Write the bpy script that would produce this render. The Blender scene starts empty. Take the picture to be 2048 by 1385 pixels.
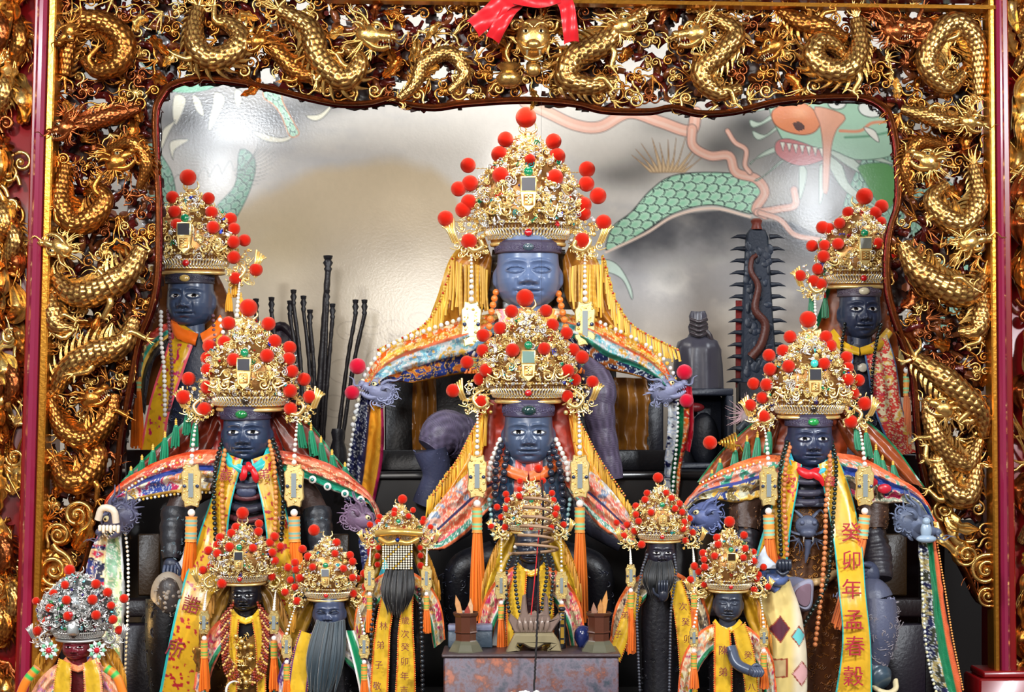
import bpy, math, random
import numpy as np
from mathutils import Matrix, Vector, Euler
from mathutils.geometry import tessellate_polygon
PI = math.pi
scene = bpy.context.scene
COL = scene.collection
# ------------------------------------------------------------------ camera
FPX = 3000.0
CAM = Vector((0.0, -5.0, 2.3))
PITCH, ROLL = math.radians(3.7), math.radians(0.65)
cam = bpy.data.objects.new('camera', bpy.data.cameras.new('camera'))
COL.objects.link(cam)
cam.data.sensor_width = 36.0
cam.data.lens = FPX * 36.0 / 2048.0
cam.location = CAM
CR = (Matrix.Rotation(PITCH, 3, 'X') @ Matrix.Rotation(PI / 2, 3, 'X') @ Matrix.Rotation(ROLL, 3, 'Z'))
cam.rotation_euler = CR.to_euler()
scene.camera = cam
CRN = np.array(CR)

def W(px, py, Y=0.0):
    """the point on the upright plane y=Y that the photograph shows at px,py"""
    px = np.asarray(px, float); py = np.asarray(py, float)
    c = np.stack([(px - 1024) / FPX, (692.5 - py) / FPX, -np.ones_like(px)], -1)
    d = c @ CRN.T
    t = (Y - CAM.y) / d[..., 1]
    return np.array(CAM) + d * t[..., None]

# ------------------------------------------------------------------ light
wd = bpy.data.worlds.new('hall'); scene.world = wd; wd.use_nodes = True
nt = wd.node_tree; nt.nodes.clear()
wo = nt.nodes.new('ShaderNodeOutputWorld'); bg = nt.nodes.new('ShaderNodeBackground')
tc = nt.nodes.new('ShaderNodeTexCoord'); nz = nt.nodes.new('ShaderNodeTexNoise')
nz.inputs['Scale'].default_value = 3.2; nz.inputs['Detail'].default_value = 3
cr = nt.nodes.new('ShaderNodeValToRGB')
cr.color_ramp.elements[0].position = 0.42; cr.color_ramp.elements[0].color = (0.02, 0.014, 0.014, 1)
cr.color_ramp.elements[1].position = 0.66; cr.color_ramp.elements[1].color = (1.7, 1.6, 1.5, 1)
e = cr.color_ramp.elements.new(0.54); e.color = (0.38, 0.33, 0.30, 1)
nt.links.new(tc.outputs['Generated'], nz.inputs['Vector']); nt.links.new(nz.outputs['Fac'], cr.inputs['Fac'])

sp = nt.nodes.new('ShaderNodeSeparateXYZ'); nt.links.new(tc.outputs['Generated'], sp.inputs[0])
def rng(src, a, b_, lo=0.0, hi=1.0):
    m = nt.nodes.new('ShaderNodeMapRange'); m.inputs['From Min'].default_value = a; m.inputs['From Max'].default_value = b_; m.inputs['To Min'].default_value = lo; m.inputs['To Max'].default_value = hi; nt.links.new(src, m.inputs['Value']); return m.outputs['Result']
ab = nt.nodes.new('ShaderNodeMath'); ab.operation = 'ABSOLUTE'; nt.links.new(sp.outputs['X'], ab.inputs[0])
mxn = nt.nodes.new('ShaderNodeMath'); mxn.operation = 'MAXIMUM'; nt.links.new(rng(sp.outputs['Z'], .34, .55), mxn.inputs[0]); nt.links.new(rng(ab.outputs[0], .5, .7), mxn.inputs[1])
base = nt.nodes.new('ShaderNodeMix'); base.data_type = 'RGBA'; nt.links.new(rng(sp.outputs['Z'], -.35, .05), base.inputs['Factor']); base.inputs['A'].default_value = (.09, .045, .03, 1); base.inputs['B'].default_value = (.46, .43, .40, 1)
wm = nt.nodes.new('ShaderNodeMix'); wm.data_type = 'RGBA'; nt.links.new(mxn.outputs[0], wm.inputs['Factor']); nt.links.new(base.outputs['Result'], wm.inputs['A']); nt.links.new(cr.outputs['Color'], wm.inputs['B'])
nt.links.new(wm.outputs['Result'], bg.inputs['Color']); nt.links.new(bg.outputs['Background'], wo.inputs['Surface'])
bg.inputs['Strength'].default_value = 0.66

def area(name, loc, target, size, power, col=(1, 1, 1), shape='DISK'):
    l = bpy.data.lights.new(name, 'AREA'); l.shape = shape; l.size = size; l.energy = power; l.color = col
    o = bpy.data.objects.new(name, l); COL.objects.link(o); o.location = loc
    o.rotation_euler = (Vector(target) - Vector(loc)).to_track_quat('-Z', 'Y').to_euler()
    return o

WALL_Y = 1.6
def mirror_spot(px, py, yl):
    p = W(px, py, 2 * WALL_Y - yl); return (float(p[0]), yl, float(p[2]))
area('spotlight', (-2.3, -3.4, 4.4), (0.1, 0.2, 2.4), 0.4, 150, (0.90, 0.95, 1.0))
area('niche_lamp_or_fill', mirror_spot(445, 292, .3), W(560, 520, 1.6), 0.42, 9, (0.88, 0.94, 1.0))
area('spotlight', (2.4, -3.4, 4.2), (-0.1, 0.2, 2.4), 0.4, 150, (0.90, 0.95, 1.0))
area('niche_lamp_or_fill', mirror_spot(1632, 392, .3), W(1500, 560, 1.6), 0.42, 9, (0.88, 0.94, 1.0))
area('niche_lamp_or_fill', (0.02, .3, 3.76), W(1000, 420, 1.6), 0.3, 8, (1.0, 0.97, 0.92))  # centre one is an added fill, brightening the top middle of the wall
area('hall_lamp', (0.0, -4.2, 4.6), (0, 0.2, 2.2), 1.6, 50, (1.0, 0.95, 0.88))
area('front_fill_light', (-0.7, -4.4, 3.3), (0, 0.5, 2.4), 0.6, 62, (1.0, 0.96, 0.92))  # unseen frontal fill, added to lift the lower wall and the faces
def bulb(name, loc, power, r, col):
    l = bpy.data.lights.new(name, 'POINT'); l.energy = power; l.shadow_soft_size = r; l.color = col
    o = bpy.data.objects.new(name, l); COL.objects.link(o); o.location = loc; return o
bulb('altar_lamp', W(128, 1262, -.36), 3.0, 0.03, (1.0, 0.60, 0.20))
vs = scene.view_settings
vs.view_transform = 'Standard'; vs.look = 'None'; vs.gamma = 1.0; vs.use_curve_mapping = False
vs.exposure = -0.09
try: scene.display_settings.display_device = 'sRGB'
except Exception: pass

# ------------------------------------------------------------------ colour and noise
def L(r, g, b):
    c = np.array([r, g, b], float) / 255.0
    return np.where(c <= 0.04045, c / 12.92, ((c + 0.055) / 1.055) ** 2.4)
def noise2(x, y, seed=0):
    r = np.random.RandomState(seed).rand(64, 64)
    x = np.asarray(x, float); y = np.asarray(y, float)
    xi = np.floor(x).astype(int); yi = np.floor(y).astype(int)
    fx = x - xi; fy = y - yi; fx = fx * fx * (3 - 2 * fx); fy = fy * fy * (3 - 2 * fy)
    g = lambda a, b: r[a % 64, b % 64]
    return (g(xi, yi) * (1 - fx) + g(xi + 1, yi) * fx) * (1 - fy) + (g(xi, yi + 1) * (1 - fx) + g(xi + 1, yi + 1) * fx) * fy
def fbm(x, y, seed=0, oct=4):
    s = 0; a = 0.5; t = 0
    for k in range(oct):
        s = s + a * noise2(x * 2 ** k + 7.3 * k, y * 2 ** k + 3.1 * k, seed + k); t += a; a *= 0.5
    return s / t
def mixc(a, b, t):
    t = np.clip(np.asarray(t, float), 0, 1)[..., None]; return a * (1 - t) + b * t
def sstep(a, b, x):
    t = np.clip((x - a) / (b - a), 0, 1); return t * t * (3 - 2 * t)

# ------------------------------------------------------------------ materials
def pm(name, col=(0.5, 0.5, 0.5), metal=0.0, rough=0.5, attr=False, bump=0.0, bscale=60.0, sheen=0.0, coat=0.0,
       emit=0.0, spec=None, vary=0.0, alpha=None, trans=0.0, sheen_col=None, ior=None):
    m = bpy.data.materials.new(name); m.use_nodes = True
    n = m.node_tree; b = n.nodes['Principled BSDF']; lk = n.links.new
    col = tuple(float(c) for c in col)
    b.inputs['Base Color'].default_value = (*col, 1)
    b.inputs['Metallic'].default_value = metal; b.inputs['Roughness'].default_value = rough
    if coat: b.inputs['Coat Weight'].default_value = coat; b.inputs['Coat Roughness'].default_value = 0.08
    if sheen:
        b.inputs['Sheen Weight'].default_value = sheen; b.inputs['Sheen Roughness'].default_value = 0.35
        b.inputs['Sheen Tint'].default_value = (*(sheen_col or (1, 1, 1)), 1)
    if spec is not None: b.inputs['Specular IOR Level'].default_value = spec
    if trans: b.inputs['Transmission Weight'].default_value = trans
    if ior: b.inputs['IOR'].default_value = ior
    src = None
    t = n.nodes.new('ShaderNodeTexCoord')
    if attr:
        a = n.nodes.new('ShaderNodeAttribute'); a.attribute_name = 'Col'; src = a.outputs['Color']
        lk(src, b.inputs['Base Color'])
    if vary:
        z = n.nodes.new('ShaderNodeTexNoise'); z.inputs['Scale'].default_value = bscale * 0.35; z.inputs['Detail'].default_value = 4
        lk(t.outputs['Object'], z.inputs['Vector'])
        hs = n.nodes.new('ShaderNodeMix'); hs.data_type = 'RGBA'; hs.blend_type = 'MULTIPLY'
        mp = n.nodes.new('ShaderNodeMapRange'); mp.inputs['From Min'].default_value = 0.35; mp.inputs['From Max'].default_value = 0.65
        mp.inputs['To Min'].default_value = 1 - vary; mp.inputs['To Max'].default_value = 1 + vary * 0.3
        lk(z.outputs['Fac'], mp.inputs['Value'])
        hs.inputs['Factor'].default_value = 1.0
        if src is not None: lk(src, hs.inputs['A'])
        else: hs.inputs['A'].default_value = (*col, 1)
        cb = n.nodes.new('ShaderNodeCombineColor'); [lk(mp.outputs['Result'], cb.inputs[i]) for i in range(3)]
        lk(cb.outputs['Color'], hs.inputs['B']); lk(hs.outputs['Result'], b.inputs['Base Color'])
    if bump:
        z = n.nodes.new('ShaderNodeTexNoise'); z.inputs['Scale'].default_value = bscale; z.inputs['Detail'].default_value = 5
        lk(t.outputs['Object'], z.inputs['Vector'])
        bp = n.nodes.new('ShaderNodeBump'); bp.inputs['Strength'].default_value = bump; bp.inputs['Distance'].default_value = 0.004
        lk(z.outputs['Fac'], bp.inputs['Height']); lk(bp.outputs['Normal'], b.inputs['Normal'])
    m.diffuse_color = (*col, 1)
    return m
M = {}
M['gilt'] = pm('gilt_carving', attr=True, metal=0.92, rough=0.27, bump=0.25, bscale=160, vary=0.35)
M['lacquer_dark'] = pm('dark_red_lacquer', L(70, 14, 12), rough=0.22, coat=0.5, bump=0.2, bscale=40)
M['lacquer'] = pm('red_lacquer', L(128, 8, 14), rough=0.28, coat=0.4)
M['plum'] = pm('plum_lacquer', L(132, 30, 62), rough=0.14, coat=1.0)
M['goldleaf'] = pm('gold_leaf_strip', L(206, 140, 50), metal=0.9, rough=0.3, bump=0.3, bscale=90)
M['mirror'] = pm('small_mirror', attr=True, rough=0.25, metal=0.3)
M['crown'] = pm('crown_filigree', attr=True, metal=0.72, rough=0.3, bump=0.1, bscale=300)
M['gem'] = pm('glass_gem', attr=True, rough=0.06, coat=1.0, spec=0.8)
M['pom'] = pm('red_velvet', L(208, 30, 10), rough=0.85, sheen=0.9, sheen_col=(1.0, 0.42, 0.28), bump=0.5, bscale=700, spec=0.1)
M['pom_pink'] = pm('pink_velvet', L(214, 16, 50), rough=0.8, sheen=0.8, sheen_col=(1.0, 0.5, 0.6), bump=0.5, bscale=700, spec=0.1)
M['cloth'] = pm('embroidered_silk', attr=True, rough=0.42, bump=0.55, bscale=420, sheen=0.25)
M['thread'] = pm('metallic_thread', attr=True, rough=0.35, metal=0.55, bump=0.9, bscale=500)
M['silk'] = pm('satin', attr=True, rough=0.3, bump=0.12, bscale=60, sheen=0.3)
M['floss'] = pm('silk_floss', attr=True, rough=0.5, sheen=0.4)
M['bead'] = pm('polished_beads', attr=True, rough=0.15, coat=0.6)
M['face'] = pm('painted_wood_skin', attr=True, rough=0.3, bump=0.03, bscale=40, spec=0.6)
M['eye'] = pm('painted_eye', attr=True, rough=0.08, coat=1.0)
M['carved'] = pm('carved_dark_wood', attr=True, rough=0.4, bump=0.35, bscale=90, spec=0.4)
M['black'] = pm('black_lacquer', L(12, 11, 14), rough=0.3, coat=0.3)
M['soot'] = pm('sooty_wood', L(40, 36, 40), rough=0.6, bump=0.6, bscale=70)
M['mural'] = pm('lacquered_mural_paint', attr=True, rough=0.2, bump=0.10, bscale=90, spec=0.45)
M['cord'] = pm('dark_cord', L(30, 26, 28), rough=0.8)

# ------------------------------------------------------------------ mesh builder, in photograph pixels across a plane and depth behind it
def rotm(ax, a):
    c, s = math.cos(a), math.sin(a)
    return np.array({'x': [[1, 0, 0], [0, c, -s], [0, s, c]], 'y': [[c, 0, s], [0, 1, 0], [-s, 0, c]], 'z': [[c, -s, 0], [s, c, 0], [0, 0, 1]]}[ax])
def spline(pts, n=None, step=None, closed=False):
    p = np.asarray(pts, float)
    if len(p) < 3 and not closed:
        q = np.linspace(0, 1, n or 8)[:, None]; return p[0] * (1 - q) + p[1] * q
    if closed: p = np.vstack([p[-1], p, p[0], p[1]])
    else: p = np.vstack([2 * p[0] - p[1], p, 2 * p[-1] - p[-2]])
    m = len(p) - 3; t = np.linspace(0, m, m * 16 + 1); i = np.minimum(t.astype(int), m - 1); f = (t - i)[:, None]
    a, b, c, d = p[i], p[i + 1], p[i + 2], p[i + 3]
    q = 0.5 * (2 * b + (c - a) * f + (2 * a - 5 * b + 4 * c - d) * f ** 2 + (3 * b - a - 3 * c + d) * f ** 3)
    s = np.r_[0, np.cumsum(np.linalg.norm(np.diff(q[:, :3], axis=0), axis=1))]
    if n is None: n = max(4, int(s[-1] / step) + 1)
    u = np.linspace(0, s[-1], n)
    return np.stack([np.interp(u, s, q[:, k]) for k in range(q.shape[1])], 1)
def grid_faces(nu, nv, wu=False, wv=False):
    a = np.arange(nu if wu else nu - 1); b = np.arange(nv if wv else nv - 1)
    i, j = np.meshgrid(a, b, indexing='ij'); i2 = (i + 1) % nu; j2 = (j + 1) % nv
    return np.stack([i * nv + j, i2 * nv + j, i2 * nv + j2, i * nv + j2], -1).reshape(-1, 4)
def frames(P):
    T = np.gradient(P, axis=0); T /= np.linalg.norm(T, axis=1)[:, None] + 1e-9
    ref = np.array([0, 0, 1.0]); N = np.cross(T, ref)
    bad = np.linalg.norm(N, axis=1) < 0.15
    N[bad] = np.cross(T[bad], [1.0, 0, 0]); N /= np.linalg.norm(N, axis=1)[:, None] + 1e-9
    B = np.cross(N, T)
    for i in range(1, len(N)):
        if N[i] @ N[i - 1] < 0: N[i] *= -1; B[i] *= -1
    return T, N, B
def cmp(P):
    """keep a point that stands d in front of its plane at the place the photograph shows it"""
    P = np.array(P, float)
    if P.shape[-1] == 2: P = np.concatenate([P, np.zeros((*P.shape[:-1], 1))], -1)
    f = 1 + P[..., 2] / FPX; P[..., 0] = 1024 + (P[..., 0] - 1024) * f; P[..., 1] = 886 + (P[..., 1] - 886) * f; return P
class MB:
    def __init__(s, Y=0.0, ref=None): s.Y = Y; s.off = np.zeros(3) if ref is None else cmp(ref) - np.array(ref, float); s.V = []; s.F = []; s.C = []; s.n = 0; s.hasc = False
    def add(s, V, F, col=None):
        V = np.asarray(V, float).reshape(-1, 3); F = np.asarray(F, int)
        if col is None: c = np.full((len(V), 3), 0.5)
        else:
            s.hasc = True; c = np.asarray(col, float)
            c = np.tile(c, (len(V), 1)) if c.ndim == 1 else c.reshape(-1, 3)
        s.V.append(V); s.F.append(F + s.n); s.C.append(c); s.n += len(V); return s
    def grid(s, P, wu=False, wv=False, col=None):
        P = np.asarray(P, float); nu, nv = P.shape[:2]
        return s.add(P, grid_faces(nu, nv, wu, wv), col)
    def tube(s, path, r, sides=8, col=None, flat=1.0, caps=True, disp=None):
        P = np.asarray(path, float); n = len(P); r = np.broadcast_to(np.asarray(r, float), (n,))
        T, N, B = frames(P); th = np.arange(sides) * 2 * PI / sides
        R = r[:, None] * np.ones(sides)
        if disp is not None: R = R * (1 + disp)
        G = P[:, None] + N[:, None] * (np.cos(th) * R)[..., None] + B[:, None] * (np.sin(th) * R * flat)[..., None]
        if caps:
            G = np.concatenate([np.broadcast_to(P[0], (1, sides, 3)), G, np.broadcast_to(P[-1], (1, sides, 3))])
            if col is not None and np.ndim(col) == 3: col = np.concatenate([col[:1], col, col[-1:]])
        return s.grid(G, wv=True, col=col)
    def ball(s, c, r, nu=12, nv=8, col=None, rot=None):
        r = np.broadcast_to(np.asarray(r, float), (3,)); th = np.arange(nu) * 2 * PI / nu; ph = np.linspace(0, PI, nv + 1)
        G = np.stack([np.sin(ph)[:, None] * np.cos(th), -np.cos(ph)[:, None] * np.ones(nu), np.sin(ph)[:, None] * np.sin(th)], -1) * r
        if rot is not None: G = G @ np.asarray(rot).T
        return s.grid(G + np.asarray(c, float), wv=True, col=col)
    def box(s, lo, hi, col=None, bev=0.0, rot=None):
        lo = np.array(lo, float); hi = np.array(hi, float); c = (lo + hi) / 2; h = (hi - lo) / 2; b = min(bev, h.min() * 0.9)
        if b <= 0:
            V = np.array([[x, y, z] for x in (-1, 1) for y in (-1, 1) for z in (-1, 1)]) * h
            F = [[0, 1, 3, 2], [4, 6, 7, 5], [0, 4, 5, 1], [2, 3, 7, 6], [0, 2, 6, 4], [1, 5, 7, 3]]
        else:
            V = []; idx = {}
            for x in (-1, 1):
                for y in (-1, 1):
                    for z in (-1, 1):
                        sg = np.array([x, y, z])
                        for k in range(3):
                            v = sg * h - sg * b; v[k] = sg[k] * h[k]; idx[(x, y, z, k)] = len(V); V.append(v)
            V = np.array(V); F = []
            for k in range(3):
                o = [i for i in range(3) if i != k]
                for sk in (-1, 1):
                    q = []
                    for a, bb in ((-1, -1), (1, -1), (1, 1), (-1, 1)):
                        t = [0, 0, 0]; t[k] = sk; t[o[0]] = a; t[o[1]] = bb; q.append(idx[(*t, k)])
                    F.append(q)
                for a in (-1, 1):
                    for bb in (-1, 1):
                        t1 = [0, 0, 0]; t1[k] = -1; t1[o[0]] = a; t1[o[1]] = bb; t2 = list(t1); t2[k] = 1
                        F.append([idx[(*t1, o[0])], idx[(*t2, o[0])], idx[(*t2, o[1])], idx[(*t1, o[1])]])
            s.F.append(np.array([[idx[(x, y, z, 0)], idx[(x, y, z, 1)], idx[(x, y, z, 2)], idx[(x, y, z, 2)]] for x in (-1, 1) for y in (-1, 1) for z in (-1, 1)]) + s.n)
        if rot is not None: V = V @ np.asarray(rot).T
        return s.add(V + c, F, col)
    def plate(s, out, d0, d1, col=None, bev=0.0):
        """outline of (px,py) points, from depth d0 (front) to d1"""
        o = np.asarray(out, float)[:, :2]; n = len(o); c = o.mean(0)
        tri = np.array([t for t in tessellate_polygon([[Vector((p[0], p[1], 0)) for p in o]])])
        ring = lambda q, d: np.column_stack([q, np.full(n, d)])
        ins = o
        if bev:
            t = np.roll(o, -1, 0) - np.roll(o, 1, 0); t /= np.linalg.norm(t, axis=1)[:, None] + 1e-9
            nn = np.column_stack([t[:, 1], -t[:, 0]])
            a = 0.5 * np.sum(o[:, 0] * np.roll(o[:, 1], -1) - np.roll(o[:, 0], -1) * o[:, 1])
            ins = o - nn * bev * (1 if a > 0 else -1)
        V = np.concatenate([ring(ins, d0), ring(o, d0 + bev * np.sign(d1 - d0)), ring(o, d1)])
        F = [[i, (i + 1) % n, n + (i + 1) % n, n + i] for i in range(n)] + [[n + i, n + (i + 1) % n, 2 * n + (i + 1) % n, 2 * n + i] for i in range(n)]
        F += [[a, b, c2, c2] for a, b, c2 in tri] + [[2 * n + a, 2 * n + b, 2 * n + c2, 2 * n + c2] for a, b, c2 in tri]
        return s.add(V, F, col)
    def lathe(s, cx, prof, sides=16, col=None, cd=0.0, sq=1.0, ang=0.0):
        """prof: (radius, py); about a vertical axis at cx, depth cd"""
        p = np.asarray(prof, float); th = np.arange(sides) * 2 * PI / sides + ang
        G = np.stack([cx + p[:, :1] * np.cos(th), p[:, 1:2] * np.ones(sides), cd + p[:, :1] * np.sin(th) * sq], -1)
        return s.grid(G, wv=True, col=col)
    def inst(s, T, pos, rot, sc, cols):
        """many copies of a template (V,F)"""
        TV, TF = T; N = len(pos); sc = np.asarray(sc, float)
        sc = sc[:, None] * np.ones(3) if sc.ndim == 1 else sc
        V = np.einsum('nij,nkj->nki', rot, TV[None] * sc[:, None, :]) + np.asarray(pos)[:, None]
        F = TF[None] + (np.arange(N) * len(TV))[:, None, None]
        C = np.repeat(np.asarray(cols)[:, None], len(TV), 1)
        return s.add(V.reshape(-1, 3), F.reshape(-1, TF.shape[1]), C.reshape(-1, 3))
    def world(s):
        V = np.concatenate(s.V) + s.off; Pw = W(V[:, 0], V[:, 1], s.Y)
        Pw[:, 1] += V[:, 2] * (s.Y - CAM.y) / FPX
        return Pw
    def build(s, name, mat, parent=None, flatshade=False, pw=None):
        Pw = s.world() if pw is None else pw
        F = np.concatenate([f if f.shape[1] == 4 else np.column_stack([f, f[:, -1:]]) for f in s.F])
        me = bpy.data.meshes.new(name)
        if parent is not None:
            base = np.array(root_loc(parent))
        else:
            base = np.array([(Pw[:, 0].min() + Pw[:, 0].max()) / 2, (Pw[:, 1].min() + Pw[:, 1].max()) / 2, Pw[:, 2].min()])
        tri = (F[:, 3] == F[:, 2]) | (F[:, 3] == F[:, 0])
        deg2 = (F[:, 0] == F[:, 1])
        tot = np.where(tri, 3, 4)
        order = np.concatenate([[0], np.cumsum(tot)[:-1]])
        keep = np.ones(F.shape, bool); keep[tri, 3] = False
        loops = F[keep]
        me.vertices.add(len(Pw)); me.loops.add(len(loops)); me.polygons.add(len(F))
        me.vertices.foreach_set('co', (Pw - base).astype(np.float32).ravel())
        me.loops.foreach_set('vertex_index', loops.astype(np.int32))
        me.polygons.foreach_set('loop_start', order.astype(np.int32))
        me.polygons.foreach_set('use_smooth', np.full(len(F), not flatshade))
        if s.hasc:
            C = np.concatenate(s.C); a = me.color_attributes.new('Col', 'FLOAT_COLOR', 'POINT')
            a.data.foreach_set('color', np.column_stack([C, np.ones(len(C))]).astype(np.float32).ravel())
        me.update(calc_edges=True)
        if not flatshade and len(F) < 400000: me.set_sharp_from_angle(angle=math.radians(60))
        me.materials.append(mat)
        o = bpy.data.objects.new(name, me); COL.objects.link(o)
        if parent is not None: o.parent = parent
        else: o.location = base
        return o
def root_loc(p):
    while p.parent is not None: p = p.parent
    return p.location
def thing(name, label, cat, px, py, Y, group=None):
    o = bpy.data.objects.new(name, None); COL.objects.link(o)
    w = W(px, py, Y); o.location = w; o.empty_display_size = 0.05
    o['label'] = label; o['category'] = cat
    if group: o['group'] = group
    return o
def tag(o, label, cat, group=None):
    o['label'] = label; o['category'] = cat
    if group: o['group'] = group
    return o
def struct(o): o['kind'] = 'structure'; return o
def pip(x, y, poly):
    x = np.asarray(x); y = np.asarray(y); r = np.zeros(x.shape, bool); p = np.asarray(poly); j = len(p) - 1
    for i in range(len(p)):
        xi, yi = p[i]; xj, yj = p[j]
        if yi != yj: r ^= ((yi > y) != (yj > y)) & (x < (xj - xi) * (y - yi) / (yj - yi) + xi)
        j = i
    return r
# ------------------------------------------------------------------ painter: brush work stored on the vertices of a fine grid
class Canvas:
    def __init__(s, x0, y0, x1, y1, step, base):
        s.x = np.arange(x0, x1 + step, step); s.y = np.arange(y0, y1 + step, step); s.X, s.Y = np.meshgrid(s.x, s.y)
        s.A = np.tile(np.asarray(base, float), (*s.X.shape, 1)); s.st = step
    def win(s, p, m):
        p = np.asarray(p)[:, :2]; i0 = np.searchsorted(s.y, p[:, 1].min() - m); i1 = np.searchsorted(s.y, p[:, 1].max() + m)
        j0 = np.searchsorted(s.x, p[:, 0].min() - m); j1 = np.searchsorted(s.x, p[:, 0].max() + m)
        return slice(i0, i1), slice(j0, j1)
    def put(s, w, a, col):
        a = np.clip(a, 0, 1)[..., None]; c = col if np.ndim(col) == 3 else np.asarray(col, float)
        s.A[w] = s.A[w] * (1 - a) + c * a
    def poly(s, p, col, a=1.0, sm=True, line=None, lw=1.6):
        p = spline(p, n=len(p) * 6, closed=True) if sm else np.asarray(p, float); w = s.win(p, 2)
        m = pip(s.X[w], s.Y[w], p)
        c = col(s.X[w], s.Y[w]) if callable(col) else col
        s.put(w, m * a, c)
        if line is not None: s.line(np.vstack([p, p[:1]]), lw, line, sm=False)
    def line(s, p, wd, col, a=1.0, sm=True, taper=False):
        p = spline(p, n=max(8, len(p) * 6)) if sm else np.asarray(p, float); w = s.win(p, wd * 2 + 4)
        X, Y = s.X[w], s.Y[w]; D = np.full(X.shape, 1e9); n = len(p)
        for i in range(n - 1):
            ax, ay = p[i, :2]; bx, by = p[i + 1, :2]; dx, dy = bx - ax, by - ay
            t = np.clip(((X - ax) * dx + (Y - ay) * dy) / (dx * dx + dy * dy + 1e-9), 0, 1)
            ww = wd if not taper else wd * (1 - 0.95 * (i / (n - 1)))
            D = np.minimum(D, np.hypot(X - ax - t * dx, Y - ay - t * dy) - ww / 2)
        s.put(w, np.clip(0.5 - D / s.st, 0, 1) * a, col)
    def air(s, cx, cy, rx, ry, col, a=1.0):
        g = np.exp(-((s.X - cx) / rx) ** 2 - ((s.Y - cy) / ry) ** 2)
        s.put((slice(None), slice(None)), g * a, col)
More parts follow.
